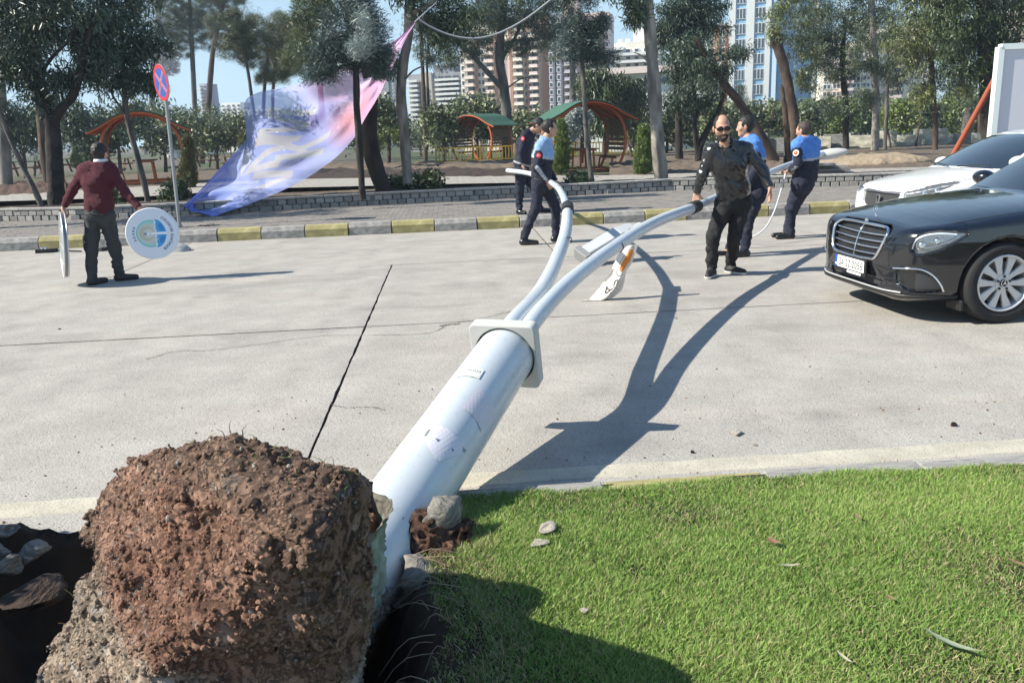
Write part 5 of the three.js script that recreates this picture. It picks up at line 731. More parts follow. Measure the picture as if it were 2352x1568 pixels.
// ---------- trees ----------
const BARK = { pale: mat(.46, .42, .36, .9, { map: barkTex, bumpMap: barkBump, bumpScale: .02 }), dark: mat(.055, .045, .038, .95, { map: barkTex, bumpMap: barkBump, bumpScale: .03 }), grey: mat(.20, .185, .165, .95, { map: barkTex, bumpMap: barkBump, bumpScale: .03 }), brown: mat(.16, .105, .075, .95, { map: barkTex, bumpMap: barkBump, bumpScale: .03 }) };
const leafM = (r = .42) => phys(1, 1, 1, r, { side: THREE.DoubleSide, transmission: .22, thickness: 0, specularIntensity: .8 });
const LM = leafM();
function sprayGeo(n, len, wid, R, droop, needle) { // a twig with leaves
  const p = [], ix = [], tmp = V(0, 0, 0); for (let i = 0; i < n; i++) {
    const o = V(rr(-1, 1), rr(-1, 1), rr(-1, 1)).multiplyScalar(R), d = V(rr(-1, 1), rr(-1, 1) - droop, rr(-1, 1)).normalize(), s = new THREE.Vector3().crossVectors(d, V(rr(-1, 1), rr(-1, 1), rr(-1, 1))).normalize().multiplyScalar(wid * rr(.7, 1.3) / 2), L = len * rr(.6, 1.3), k = p.length / 3;
    const m = o.clone().addScaledVector(d, L * .45), e = o.clone().addScaledVector(d, L); p.push(o.x, o.y, o.z, m.x + s.x, m.y + s.y, m.z + s.z, m.x - s.x, m.y - s.y, m.z - s.z, e.x, e.y, e.z); ix.push(k, k + 1, k + 2, k + 1, k + 3, k + 2);
  }
  const g = new THREE.BufferGeometry(); g.setAttribute('position', new THREE.Float32BufferAttribute(p, 3)); g.setIndex(ix); g.computeVertexNormals(); return g;
}
const SPRAY = { euc: [0, 1, 2].map(() => sprayGeo(16, .16, .030, .17, .9)), pine: [0, 1, 2].map(() => sprayGeo(34, .16, .011, .13, -.2)), spruce: [0, 1, 2].map(() => sprayGeo(38, .10, .011, .12, .2)), bush: [0, 1, 2].map(() => sprayGeo(20, .11, .055, .20, .1)), far: [0, 1, 2].map(() => sprayGeo(16, .24, .11, .32, .3)), weep: [0, 1, 2].map(() => sprayGeo(16, .26, .05, .24, 1.8)), cyp: [0, 1, 2].map(() => sprayGeo(22, .09, .018, .06, -1.6)) };
const TONE = { euc: [[.042, .064, .036], [.185, .235, .125]], eucDark: [[.026, .044, .032], [.115, .165, .10]], olive: [[.07, .09, .03], [.25, .28, .10]], pine: [[.05, .07, .03], [.22, .23, .11]], blue: [[.034, .06, .055], [.14, .20, .175]], silver: [[.20, .25, .24], [.38, .43, .41]], bush: [[.06, .08, .033], [.28, .32, .15]], dark: [[.024, .042, .02], [.14, .19, .08]], lime: [[.10, .14, .025], [.28, .33, .08]], orange: [[.07, .11, .02], [.24, .30, .07]], brown: [[.2, .14, .10], [.38, .28, .21]], cyp: [[.07, .11, .025], [.22, .29, .08]], cypBrown: [[.08, .075, .025], [.19, .19, .07]] };
function crown(parent, kind, tone, z, blobs, dens = 1, name = 'crown', depthK = .8) {
  const geos = SPRAY[kind], lists = geos.map(() => []), [c0, c1] = TONE[tone];
  for (const [x, y, rx, ry, dz = 0, k = 1] of blobs) {
    const c = at(x, y, z + dz), m = 1 / pxPerM(c), a = rx * m, b = ry * m, d = max(.25, min(a, b * 1.5) * depthK), sub = 5 + floor(7 * rnd());
    // foliage gathers in clumps within the blob
    const cl = Array.from({ length: max(7, floor(6 + a * b * 11)) }, () => { const u = V(rr(-1, 1), rr(-1, 1), rr(-1, 1)); if (u.length() > 1) u.normalize(); return [c.x + u.x * a, c.y + u.y * b, c.z + u.z * d, rr(.35, .75)]; });
    const n = floor(dens * k * (38 + 165 * a * b) * (kind === 'far' ? .35 : kind === 'pine' || kind === 'spruce' ? 1.1 : kind === 'cyp' ? 4 : 1)), tight = kind === 'cyp' || kind === 'far' || kind === 'weep';
    for (let i = 0; i < n; i++) { const u = V(rr(-1, 1), rr(-1, 1), rr(-1, 1)); if (u.length() > 1) { i--; continue; } u.multiplyScalar(pow(u.length(), .35)); const L = lists[floor(rnd() * geos.length)];
      if (rnd() < (tight ? .7 : .3)) { L.push([c.x + u.x * a * 1.1, c.y + u.y * b * 1.1, c.z + u.z * d]); continue; }
      const q = cl[floor(rnd() * cl.length)], w = min(.55, max(a, b) * .4) * q[3] + .06; L.push([q[0] + u.x * w * 1.25, q[1] + u.y * w * .7, q[2] + u.z * w * 1.1]); }
  }
  lists.forEach((L, gi) => { if (!L.length) return; const I = new THREE.InstancedMesh(geos[gi], LM, L.length), o = new THREE.Object3D(), c = new THREE.Color(); L.forEach((p, i) => { o.position.set(...p); o.rotation.set(rr(-.5, .5), rr(0, 6.28), rr(-.5, .5)); o.scale.setScalar(rr(.75, 1.35)); o.updateMatrix(); I.setMatrixAt(i, o.matrix); const t = clamp(.45 + .5 * fbm(p[0] * .9, p[1] * .9, p[2] * .9, 2) + rr(-.35, .35)); c.setRGB(lerp(c0[0], c1[0], t), lerp(c0[1], c1[1], t), lerp(c0[2], c1[2], t)); I.setColorAt(i, c); }); I.name = name; I.userData.kind = 'stuff'; shade(I); parent.add(I); });
}
function limb(parent, name, path, w0, w1, z, bark, dz = 0) { const n = path.length - 1, pts = path.map(([x, y, q], i) => at(x, y, z + (q ?? dz * i / n))); const s = pxPerM(pts[0]); const g = tube(pts, t => lerp(w0, w1, t) / 2 / s * (1 + .10 * noise(t * 9 + pts[0].x, 3)), 10, max(12, n * 6)), P = g.attributes.position; for (let i = 0; i < P.count; i++) { const x = P.getX(i), y = P.getY(i), q = P.getZ(i), k = .035 * fbm(x * 5, y * 2.2, q * 5, 4); P.setXYZ(i, x + k, y, q + k); } return part(parent, name, g, BARK[bark]); }
function tree(label, o) {
  const b = o.path[0], g0 = o.Y ?? .2, z = o.z ?? onY(b[0], b[1], g0).z, base = at(b[0], b[1], z), t = thing(o.name || 'tree', label, 'tree', [0, 0, 0], 0, o.group);
  const p = [[b[0] + (b[0] - o.path[1][0]) * .1, b[1] + 14], ...o.path];
  limb(t, 'trunk', p, o.w[0], o.w[1], z, o.bark || 'grey');
  for (const [q, a, c, dz] of o.limbs || []) limb(t, 'branch', q, a, c, z, o.bark || 'grey', dz || 0);
  for (const [kind, tone, blobs, dens, nm] of o.crowns || []) crown(t, kind, tone, z, blobs, dens || 1, nm || 'crown', o.dk);
  return t;
}
// left group
tree('pale tree trunk at the left edge with a big bare limb rising over the road', { Y: .4, path: [[14, 420], [8, 330], [2, 240], [-10, 120], [-14, -40]], w: [27, 20], bark: 'pale', limbs: [[[[-60, 230, -17], [-10, 178, -17], [22, 140, -17], [58, 108, -17.2], [80, 98, -17.3], [108, 66, -17.5], [150, 14, -18], [170, -60, -18]], 17, 11, 0]], crowns: [['euc', 'eucDark', [[-30, 60, 80, 70], [30, -40, 90, 50], [10, 250, 28, 45], [-60, 180, 60, 60]]]] });
tree('thick dark tree forking into a Y beside the man in burgundy', { Y: .4, path: [[130, 470], [126, 400], [122, 330], [118, 270]], w: [40, 34], bark: 'dark', limbs: [[[[118, 285], [100, 232], [78, 180], [66, 100], [60, -60]], 26, 18, -.5], [[[122, 280], [140, 250], [163, 225], [180, 175], [195, 110], [215, 30]], 22, 13, .4], [[[85, 190], [112, 140], [150, 100], [180, 60]], 9, 5, .5]], crowns: [['euc', 'eucDark', [[50, 40, 85, 75], [140, 30, 85, 70], [190, 130, 48, 60], [60, 150, 55, 45], [205, 60, 60, 60], [150, 190, 40, 30], [100, -80, 150, 70], [90, 215, 26, 55], [10, 20, 60, 60], [225, 130, 40, 50], [20, 140, 50, 50]], 1.25]] });
tree('reddish brown trunk close behind the forking dark tree', { Y: .3, path: [[112, 424], [100, 340], [92, 240], [85, 150], [78, 0]], w: [24, 16], bark: 'brown', crowns: [['euc', 'eucDark', [[80, -20, 90, 60], [40, 110, 45, 45], [110, 90, 40, 40]]]] });
tree('thin bare trunk leaning left in front of the forking dark tree', { Y: .4, path: [[95, 474], [70, 420], [46, 372], [14, 300], [-16, 220]], w: [13, 9], bark: 'grey' });
tree('slim tree leaning in front of the leftmost pergola with dark hanging crown', { Y: .4, path: [[338, 456], [326, 405], [312, 350], [290, 262], [282, 150], [275, 20]], w: [15, 9], bark: 'grey', limbs: [[[[292, 270], [262, 225], [240, 180]], 6, 3, .3], [[[288, 230], [320, 200], [345, 190]], 6, 3, -.3]], crowns: [['euc', 'eucDark', [[270, 55, 62, 65], [300, 140, 48, 48], [236, 120, 46, 60], [330, 200, 34, 24], [262, 190, 40, 28], [290, -40, 100, 60], [340, 80, 40, 40]], 1.3]] });
tree('dark trunk rising behind the leftmost pergola', { Y: .2, path: [[336, 345], [344, 280], [352, 180], [362, 60], [370, -40]], w: [15, 11], bark: 'grey', crowns: [['euc', 'euc', [[360, 20, 60, 45], [400, 70, 40, 40]]], ['far', 'brown', [[384, 140, 26, 34]], 1.2]] });
tree('tall pine with a straight pale trunk left of the banner', { Y: .2, path: [[453, 360], [447, 250], [440, 107], [434, -10]], w: [14, 8], bark: 'grey', crowns: [['pine', 'pine', [[430, 60, 48, 48], [470, 30, 44, 40], [416, 112, 32, 22], [440, -30, 70, 40], [400, 40, 46, 50], [490, 95, 34, 24]], 2]] });
tree('tall pine with a wavy trunk left of the banner', { Y: .2, path: [[463, 362], [468, 330], [478, 242], [489, 115], [514, 0]], w: [15, 9], bark: 'brown', crowns: [['pine', 'pine', [[530, 30, 48, 42], [505, -30, 70, 40], [560, 70, 34, 30], [508, 60, 40, 34]], 2]] });
tree('leaning pine whose trunk shows over the left top of the banner', { z: -46, path: [[592, 330], [577, 218], [560, 110], [552, 60]], w: [9, 6], bark: 'grey', crowns: [['pine', 'pine', [[545, 62, 42, 34], [582, 96, 46, 36], [610, 170, 26, 20], [535, 110, 40, 30]], 2]] });
tree('upright pine with brown trunk behind the middle of the banner', { z: -48, path: [[602, 335], [607, 196], [615, 126], [602, 70]], w: [10, 6], bark: 'brown', crowns: [['pine', 'pine', [[612, 64, 58, 42], [648, 112, 42, 26], [590, 130, 40, 24]], 2]] });
tree('upright pine just right of the brown-trunked one behind the banner', { z: -50, path: [[624, 335], [627, 199], [632, 129], [640, 60]], w: [9, 6], bark: 'brown', crowns: [['pine', 'olive', [[655, 86, 44, 34], [662, 150, 42, 24], [690, 60, 40, 40], [640, 165, 36, 20]], 2]] });
tree('dark blue-green spruce with drooping boughs standing in front of the banner', { Y: .4, name: 'spruce_tree', z: -18.5, path: [[832, 444], [824, 320], [817, 170], [818, 40], [820, -60]], w: [18, 9], bark: 'dark', limbs: [[[[818, 150], [790, 150], [756, 170], [728, 176]], 5, 2, .3], [[[818, 130], [850, 125], [890, 145]], 5, 2, .3], [[[818, 90], [780, 85], [740, 100]], 5, 2, .3]], crowns: [['spruce', 'blue', [[815, 0, 44, 40], [800, 55, 70, 34], [850, 70, 50, 30], [806, 100, 84, 26], [756, 120, 40, 18], [870, 118, 34, 20], [785, 148, 44, 14], [733, 172, 30, 9], [852, 150, 34, 12], [880, 165, 18, 7], [812, -60, 40, 40]], 1.5], ['spruce', 'silver', [[832, 60, 12, 46, .8], [826, 110, 20, 14, .9]], .8, 'silver_shoots']] });
tree('thick dark leaning trunk behind the right edge of the banner', { z: -20.6, path: [[880, 432], [868, 400], [850, 335], [847, 260], [852, 190], [820, 90], [790, 0]], w: [42, 24], bark: 'dark', crowns: [['spruce', 'dark', [[735, 50, 58, 58], [760, -20, 100, 60], [700, 120, 40, 30]], 1.3]] });
tree('dark trunk with olive crown behind the upper banner', { z: -40, path: [[742, 330], [738, 240], [734, 160], [745, 60]], w: [15, 11], bark: 'dark', crowns: [['pine', 'olive', [[720, 30, 50, 40], [690, 90, 34, 30], [770, 110, 40, 26], [680, 130, 40, 26]], 2]] });
// middle group
tree('tall pale eucalyptus with a curved trunk right of the banner', { Y: .35, z: -20.9, path: [[935, 407], [929, 320], [921, 225], [925, 150], [937, 80], [941, 0], [944, -90]], w: [24, 20], bark: 'pale', limbs: [[[[938, 55], [952, 28], [985, 10], [1012, -14]], 13, 8, .4], [[[926, 190], [945, 165], [975, 150]], 5, 3, .3]], crowns: [['euc', 'euc', [[1000, 20, 60, 40], [1055, 50, 60, 46], [1000, 88, 36, 26], [886, 150, 20, 18], [960, -60, 120, 50]], 1.1]] });
tree('pair of thin trunks sharing one crown right of the pale eucalyptus', { Y: .2, path: [[978, 362], [975, 260], [970, 150], [966, 60]], w: [11, 8], bark: 'brown', limbs: [[[[982, 345], [984, 250], [981, 150], [985, 80]], 7, 5, -.5]], crowns: [['euc', 'euc', [[985, 118, 40, 30], [1010, 140, 40, 18], [960, 60, 40, 30]], 1]] });
tree('spreading eucalyptus with a heavy limb to the left, centre of the park', { Y: .2, path: [[1166, 364], [1164, 280], [1158, 202], [1147, 132], [1152, 60], [1162, -30]], w: [27, 14], bark: 'grey', limbs: [[[[1158, 208], [1122, 168], [1075, 118], [1035, 84], [1010, 50]], 13, 6, .5], [[[1150, 140], [1184, 84], [1212, 20]], 9, 5, -.5], [[[1168, 200], [1195, 182], [1225, 175]], 4, 2, .3]], crowns: [['euc', 'euc', [[1080, 40, 80, 52], [1175, 15, 70, 50], [1228, 66, 46, 42], [1118, 106, 56, 24], [1056, 122, 40, 20], [1262, 30, 40, 55], [1195, 110, 34, 20], [1130, -60, 150, 50], [1130, 50, 60, 44], [1220, 20, 50, 40], [1025, 60, 44, 40]], 1.2]] });
tree('grey trunk behind the right-hand pergola', { Y: .2, path: [[1314, 338], [1316, 240], [1315, 134], [1310, 20]], w: [18, 13], bark: 'grey', crowns: [['euc', 'euc', [[1290, 10, 46, 50], [1270, 110, 30, 30], [1310, -50, 90, 40]], 1]] });
tree('slender young conifer with blurry blue-green crown before the right-hand pergola', { Y: .4, path: [[1360, 421], [1353, 360], [1346, 290], [1338, 150], [1332, 30]], w: [13, 7], bark: 'grey', crowns: [['spruce', 'blue', [[1328, 20, 46, 46], [1318, 92, 42, 38], [1352, 80, 38, 40], [1376, 62, 14, 26], [1340, 128, 28, 18], [1385, 130, 26, 12], [1330, -50, 50, 40]], 1.3]] });
tree('tall straight pale eucalyptus trunk left of the man in leather', { Y: .38, path: [[1519, 414], [1512, 330], [1506, 242], [1498, 130], [1492, 60], [1484, -60]], w: [31, 23], bark: 'pale', limbs: [[[[1500, 160], [1478, 130], [1455, 120]], 4, 2, .3]], crowns: [['euc', 'euc', [[1456, 10, 18, 16], [1462, 40, 10, 10], [1470, -70, 120, 50]], .9]] });
tree('dark crowned tree right of the tall pale trunk', { z: -33, path: [[1560, 350], [1558, 240], [1556, 160], [1565, 60]], w: [17, 12], bark: 'dark', crowns: [['euc', 'eucDark', [[1556, 50, 50, 55], [1600, 90, 46, 55], [1566, 140, 50, 36], [1536, 100, 28, 40], [1605, 15, 60, 40], [1645, 40, 40, 40], [1600, 160, 44, 30], [1560, 200, 24, 30], [1580, -60, 110, 50], [1545, 30, 40, 40], [1620, 60, 44, 40]], 1.3]] });
tree('trunk leaning far left behind the officers', { Y: .3, path: [[1780, 374], [1742, 302], [1702, 240], [1671, 201], [1632, 148], [1600, 90]], w: [25, 15], bark: 'brown', crowns: [['euc', 'eucDark', [[1612, 120, 50, 38], [1650, 170, 36, 24], [1690, 120, 30, 24]], 1.1]] });
tree('forked dark trunk behind the shoulder of the man in leather', { Y: .35, path: [[1604, 372], [1608, 335], [1630, 292], [1652, 250], [1666, 205]], w: [18, 10], bark: 'dark', limbs: [[[[1604, 360], [1596, 300], [1599, 240], [1590, 190]], 13, 8, .2]], crowns: [['euc', 'eucDark', [[1592, 208, 54, 40], [1562, 240, 30, 24], [1640, 196, 44, 34], [1610, 250, 30, 20]], 1.1]] });
// right group
tree('snapped dark trunk with regrowth left of the long white wall', { Y: .25, path: [[1827, 350], [1823, 268], [1807, 176], [1788, 110], [1779, 92]], w: [26, 20], bark: 'brown', crowns: [['euc', 'olive', [[1800, 50, 40, 30], [1846, 110, 32, 36], [1830, 20, 50, 40], [1780, 80, 20, 20], [1860, 180, 30, 30]], 1]] });
tree('shorter trunk crossing the snapped one behind the leaning officer', { Y: .3, path: [[1812, 366], [1807, 300], [1803, 250], [1797, 200]], w: [18, 10], bark: 'brown' });
tree('dark stemmed tree before the left end of the white wall', { Y: .2, path: [[1944, 340], [1943, 242], [1936, 150], [1942, 40]], w: [14, 10], bark: 'dark', crowns: [['euc', 'euc', [[1896, 40, 56, 56], [1952, 80, 56, 60], [1938, 165, 44, 32], [1915, 240, 32, 26], [1890, 130, 40, 40], [1930, -60, 120, 50], [1870, 80, 40, 50], [1980, 30, 50, 40]], 1.2]] });
tree('cream coloured trunk with a dark band before the white wall', { Y: .2, path: [[2010, 343], [2012, 270], [2011, 200], [2008, 110], [2002, 0]], w: [19, 13], bark: 'pale', crowns: [['euc', 'euc', [[2010, 50, 60, 60], [2036, 150, 40, 34], [1985, 130, 30, 30], [2020, -60, 100, 50], [2000, 225, 34, 20]], 1.1]] });
tree('very thin tree right of the cream coloured trunk', { Y: .2, path: [[2034, 340], [2038, 220], [2042, 107], [2044, 40]], w: [9, 6], bark: 'grey', crowns: [['euc', 'euc', [[2060, 60, 40, 50], [2060, 180, 26, 24]], 1]] });
tree('bright olive tree in front of the beige block at the right', { z: -32, path: [[2150, 330], [2147, 250], [2140, 150], [2135, 60]], w: [12, 9], bark: 'brown', crowns: [['euc', 'olive', [[2130, 30, 64, 56], [2180, 100, 56, 56], [2108, 140, 40, 40], [2180, 190, 44, 34], [2130, -60, 120, 50], [2120, 220, 30, 26], [2090, 80, 50, 50], [2160, 40, 60, 50]], 1.25]] });
tree('massive dark trunk beside the billboard with dense crown', { z: -26, path: [[2274, 320], [2270, 200], [2265, 107], [2260, -30]], w: [40, 30], bark: 'dark', crowns: [['euc', 'dark', [[2230, 60, 70, 70], [2300, 40, 80, 70], [2210, 150, 44, 50], [2325, 110, 50, 40], [2250, -60, 140, 60], [2190, 30, 60, 60], [2270, 130, 50, 50]], 1.25], ['euc', 'olive', [[2250, 180, 40, 50], [2330, 20, 50, 50]], .9]] });
tree('short pale trunk left of the red prop', { Y: .2, path: [[2217, 322], [2222, 285], [2229, 240]], w: [25, 18], bark: 'grey', crowns: [['euc', 'euc', [[2222, 220, 34, 30]], 1]] });
tree('thin pole-like trunk left of the billboard', { Y: .2, path: [[2250, 316], [2253, 200], [2255, 90]], w: [7, 5], bark: 'brown', crowns: [['euc', 'olive', [[2262, 90, 24, 30]], 1]] });
for (const [path, lab] of [[[[2105, 335], [2112, 290], [2126, 220]], 'leaning sapling stake before the white wall'], [[[2046, 338], [2040, 300], [2031, 268]], 'small bent sapling right of the thin tree'], [[[1863, 312], [1862, 270], [1860, 232]], 'sapling with yellow-green tip left of the teal goal']]) tree(lab, { Y: .2, name: 'sapling', path, w: [5, 3], bark: 'brown', crowns: [['bush', 'lime', [[path[2][0], path[2][1], 10, 12]], .6]] });
// trees beyond the left edge whose shade falls on the pavement
tree('tree beyond the left edge shading the pavement', { z: -17.6, path: [[-330, 500], [-335, 300], [-340, 0]], w: [34, 24], bark: 'dark', crowns: [['euc', 'eucDark', [[-330, 60, 150, 90], [-230, -20, 120, 90], [-420, 0, 120, 90], [-300, -140, 160, 90]], .9]] });
// round bushes and orchard trees farther back
const bushTree = (label, z, blobs, kind, tone, stem = true, grp) => { const t = thing('bush_tree', label, 'tree', [0, 0, 0], 0, grp), b = blobs[0], c = at(b[0], b[1], z); if (stem) part(t, 'trunk', tube([V(c.x, .0, c.z), V(c.x + .1, c.y * .6, c.z), V(c.x, c.y, c.z)], [.12, .06], 7, 6), BARK.brown); crown(t, kind, tone, z, blobs, 1.4); };
bushTree('round dark olive tree between banner and pale eucalyptus', -44, [[885, 282, 44, 40], [870, 250, 30, 24]], 'far', 'bush');
bushTree('low olive green tree left of the middle pergola', -46, [[1015, 300, 40, 36], [1005, 265, 30, 20]], 'far', 'bush');
bushTree('broad grey-green tree behind the middle pergola', -52, [[1090, 258, 66, 34], [1130, 290, 40, 30]], 'far', 'bush');
bushTree('yellowish young tree left of the pale eucalyptus', -40, [[920, 310, 16, 24], [865, 320, 18, 20]], 'bush', 'lime');
bushTree('bush between middle pergola and the officers', -50, [[1210, 290, 40, 36]], 'far', 'bush');
bushTree('dark weeping tree right of the right-hand pergola', -42, [[1385, 210, 56, 44], [1400, 260, 40, 50], [1362, 185, 34, 24], [1440, 215, 40, 40]], 'weep', 'dark');
bushTree('light green weeping tree beside the tall pale trunk', -44, [[1450, 265, 40, 60], [1425, 215, 30, 30]], 'weep', 'bush');
bushTree('pale feathery shrub behind the slender conifer', -38, [[1332, 258, 20, 34], [1322, 295, 26, 26]], 'bush', 'silver');
bushTree('grey-green bush behind the silver parked car', -48, [[1530, 285, 36, 36], [1580, 300, 40, 30]], 'far', 'bush');
bushTree('bush behind the head of the man in leather', -46, [[1655, 290, 46, 36], [1640, 250, 30, 24]], 'far', 'bush');
bushTree('dark small cypress in front of the blue tower', -50, [[1700, 220, 14, 34], [1700, 255, 22, 26]], 'spruce', 'dark');
bushTree('wide olive bush in front of the blue tower', -50, [[1740, 275, 50, 34], [1690, 290, 40, 30], [1790, 270, 36, 36]], 'far', 'bush');
[[1862, 285, 'orange tree left of the teal goal'], [1925, 280, 'orange tree behind the teal goal'], [1975, 276, 'orange tree behind the dark stemmed tree'], [2065, 282, 'orange tree right of the thin tree'], [2120, 275, 'orange tree behind the leaning stake'], [2185, 272, 'orange tree left of the short pale trunk'], [2250, 285, 'orange tree behind the red prop']].forEach(([x, y, l], i) => bushTree(l + ' with dark glossy leaves', -54 - (i % 3) * 2, [[x, y, 40, 30], [x + 6, y - 30, 30, 20]], 'far', i % 2 ? 'orange' : 'dark', true));
bushTree('dark pine thicket behind the forking tree', -52, [[260, 290, 50, 40], [230, 330, 40, 24], [180, 290, 30, 40]], 'far', 'dark');
bushTree('dark bush at the far left of the park', -50, [[40, 300, 50, 40], [-30, 290, 50, 50]], 'far', 'dark');
bushTree('olive bush behind the leftmost pergola', -54, [[370, 320, 40, 26], [420, 300, 26, 26], [310, 270, 26, 36]], 'far', 'bush');
bushTree('green bush left of the little yellow hut', -56, [[490, 318, 34, 28], [545, 300, 30, 34]], 'far', 'bush');
bushTree('bush behind the lower banner', -56, [[600, 310, 50, 34], [690, 300, 60, 40], [770, 300, 50, 40]], 'far', 'bush');
bushTree('small round pine growing just left of the banner edge', -24, [[584, 325, 24, 20], [570, 318, 16, 9]], 'pine', 'pine');
// ---------- shrubs ----------
function cypress(label, x, y0, y1, hw, tone, Y = .3) { const b = onY(x, y1, Y), t = thing('cypress_shrub', label, 'shrub'); part(t, 'stem', bar([b.x, b.y - .2, b.z], [b.x, b.y + .5, b.z], .03), BARK.brown); const H = y1 - y0, bl = []; for (let i = 0; i < 7; i++) { const k = i / 6, y = lerp(y1 - hw * .7, y0 + 4, k); bl.push([x, y, hw * (k < .3 ? .95 : lerp(.98, .16, (k - .3) / .7)), H / 8]); } crown(t, 'cyp', tone, b.z, bl, 1.6, 'foliage', 1); }
cypress('slim brownish cypress right of the sign post', 432, 325, 430, 15, 'cypBrown', .3);
cypress('plump bright green cypress left of the tall pale trunk', 1480, 300, 400, 20, 'cyp', .3);
cypress('green cypress behind the striding officer', 1290, 288, 396, 17, 'cyp', .3);
cypress('small light green cypress left of the man in burgundy', 174, 342, 388, 12, 'cyp', .2);
cypress('light green cypress just behind the head of the man in burgundy', 204, 325, 386, 14, 'cyp', .2);
const shrub = (label, x, y, rx, ry, tone, kind = 'bush', Y = .42) => { const p = onY(x, y + ry * .6, Y), t = thing('low_shrub', label, 'shrub'); crown(t, kind, tone, p.z, [[x, y, rx, ry]], 1.2, 'foliage'); };
shrub('low dark weeds at the foot of the pale eucalyptus', 975, 418, 36, 14, 'dark'); shrub('straggly shrub left of the sign post foot', 398, 440, 20, 18, 'dark'); shrub('small pale shrub left of the hip of the man in burgundy', 250, 440, 16, 14, 'bush'); shrub('tuft of weeds on the wall below the slim conifer', 1330, 412, 18, 5, 'bush'); shrub('weed tuft beside the foot of the dark leaning trunk', 912, 426, 14, 8, 'dark');
// a far belt of trees that reads as one mass
{ const t = new THREE.Group(); t.name = 'far_trees'; t.userData = { kind: 'stuff', label: 'far belt of trees closing the park' }; scene.add(t); const bl = []; for (let i = 0; i < 60; i++) { const x = -250 + i * 48, L = sst(760, 420, x); bl.push([x, 318 - (x - 1176) * .038 - rr(10, 34) - L * rr(10, 70), rr(40, 62), rr(16, 34) + L * 18, rr(-8, 8), .8]); } crown(t, 'far', 'bush', -78, bl, 1, 'far_foliage'); }
// ---------- pergolas, tables, small park furniture ----------
M.orange = phys(.60, .13, .03, .45, { clearcoat: .2 }); M.wood = mat(.30, .19, .11, .8, { map: barkTex }); M.woodPale = mat(.48, .30, .12, .75, { map: barkTex }); M.roofGreen = mat(.045, .12, .075, .6); M.yellow = mat(.52, .36, .05, .6);
function pergola(label, x, y, turn, sc, red) {
  const b = onY(x, y, .2), g = thing('pergola', label, 'pergola', [b.x, .2, b.z], turn, 'arched pergolas in the park'), m = red || M.orange; g.scale.setScalar(sc); const d = .95;
  const arch = [[-.92, 0], [-1.18, .6], [-1.25, 1.15], [-1.08, 1.72], [-.62, 2.13], [0, 2.27], [.62, 2.13], [1.08, 1.72], [1.25, 1.15], [1.18, .6], [.92, 0]];
  for (const s of [-1, 1]) { const f = part(g, 'arch', tube(arch.map(([u, v]) => V(u, v, s * d)), .05, 8, 60), m); part(f, 'base_rail', beam(V(-1.0, .04, s * d), V(1.0, .04, s * d), .07, .07), m); }
  for (const s of [-1, 1]) part(g, 'side_rail', beam(V(s * .95, .045, -d), V(s * .95, .045, d), .06, .06), m);
  const ra = [[-1.58, 1.72], [-1.15, 1.92], [-.6, 2.22], [0, 2.34], [.6, 2.22], [1.15, 1.92], [1.58, 1.72]], sh = new THREE.CatmullRomCurve3(ra.map(p => V(p[0], p[1], 0))), n = 24, p = [], ix = []; for (let i = 0; i <= n; i++) { const q = sh.getPoint(i / n); p.push(q.x, q.y, -d - .35, q.x, q.y, d + .35, q.x, q.y + .03, -d - .35, q.x, q.y + .03, d + .35); if (i < n) { const k = i * 4; ix.push(k, k + 4, k + 1, k + 1, k + 4, k + 5, k + 2, k + 3, k + 6, k + 3, k + 7, k + 6, k + 1, k + 5, k + 3, k + 3, k + 5, k + 7, k, k + 2, k + 4, k + 2, k + 6, k + 4); } }
  const rg = new THREE.BufferGeometry(); rg.setAttribute('position', new THREE.Float32BufferAttribute(p, 3)); rg.setIndex(ix); const rn = rg.toNonIndexed(); rn.computeVertexNormals(); const roof = part(g, 'roof', rn, M.roofGreen);
  for (const z of [-d - .3, -.32, .32, d + .3]) part(roof, 'rafter', tube(ra.map(([u, v]) => V(u, v - .05, z)), .038, 6, 30), m);
  const ceil = ra.map(([u, v]) => [u, v]); for (let i = 0; i < 9; i++) { const q = sh.getPoint((i + .5) / 9); part(roof, 'lining_board', box(.30, .015, 2 * d + .5, 0, 0, 0).rotateZ(Math.atan2(sh.getTangent((i + .5) / 9).y, sh.getTangent((i + .5) / 9).x)).translate(q.x, q.y - .016, 0), M.woodPale); }
  for (const s of [-1, 1]) { const bench = part(g, 'bench', box(.06, .06, 1.7, s * .92, .42, 0), m); for (const o of [0, 1, 2]) part(bench, 'slat', box(.11, .03, 1.75, s * (.75 + o * .13), .47, 0, .008), M.wood); for (const z of [-.7, .7]) part(bench, 'bench_leg', beam(V(s * .85, .42, z), V(s * .78, .03, z), .05, .05), m); for (const o of [0, 1, 2]) part(bench, 'back_slat', box(.03, .11, 1.8, s * (1.19 + o * .02), .72 + o * .15, 0, .008), M.wood); for (const o of [0, 1, 2, 3]) part(g, 'upper_board', box(.03, .14, 1.8, s * (1.245 - o * o * .006), 1.22 + o * .15, 0), M.wood); }
  const t = part(g, 'table', box(.5, .05, 1.4, 0, .70, 0), m); for (const o of [-2, -1, 0, 1, 2]) part(t, 'table_board', box(.14, .035, 1.5, o * .15, .745, 0, .008), M.wood); for (const z of [-.5, .5]) for (const s of [-1, 1]) part(t, 'table_leg', beam(V(s * .22, .7, z), V(s * .26, .03, z), .06, .06), m);
  return g;
}
pergola('orange arched pergola with picnic bench at the left, behind the sign post', 340, 418, .27, 1.18);
pergola('orange arched pergola farthest away, right of the pale eucalyptus', 1108, 368, -.62, 1.02);
pergola('dark red arched pergola behind the striding officer and slender conifer', 1340, 391, .14, 1.02, phys(.44, .085, .03, .5));
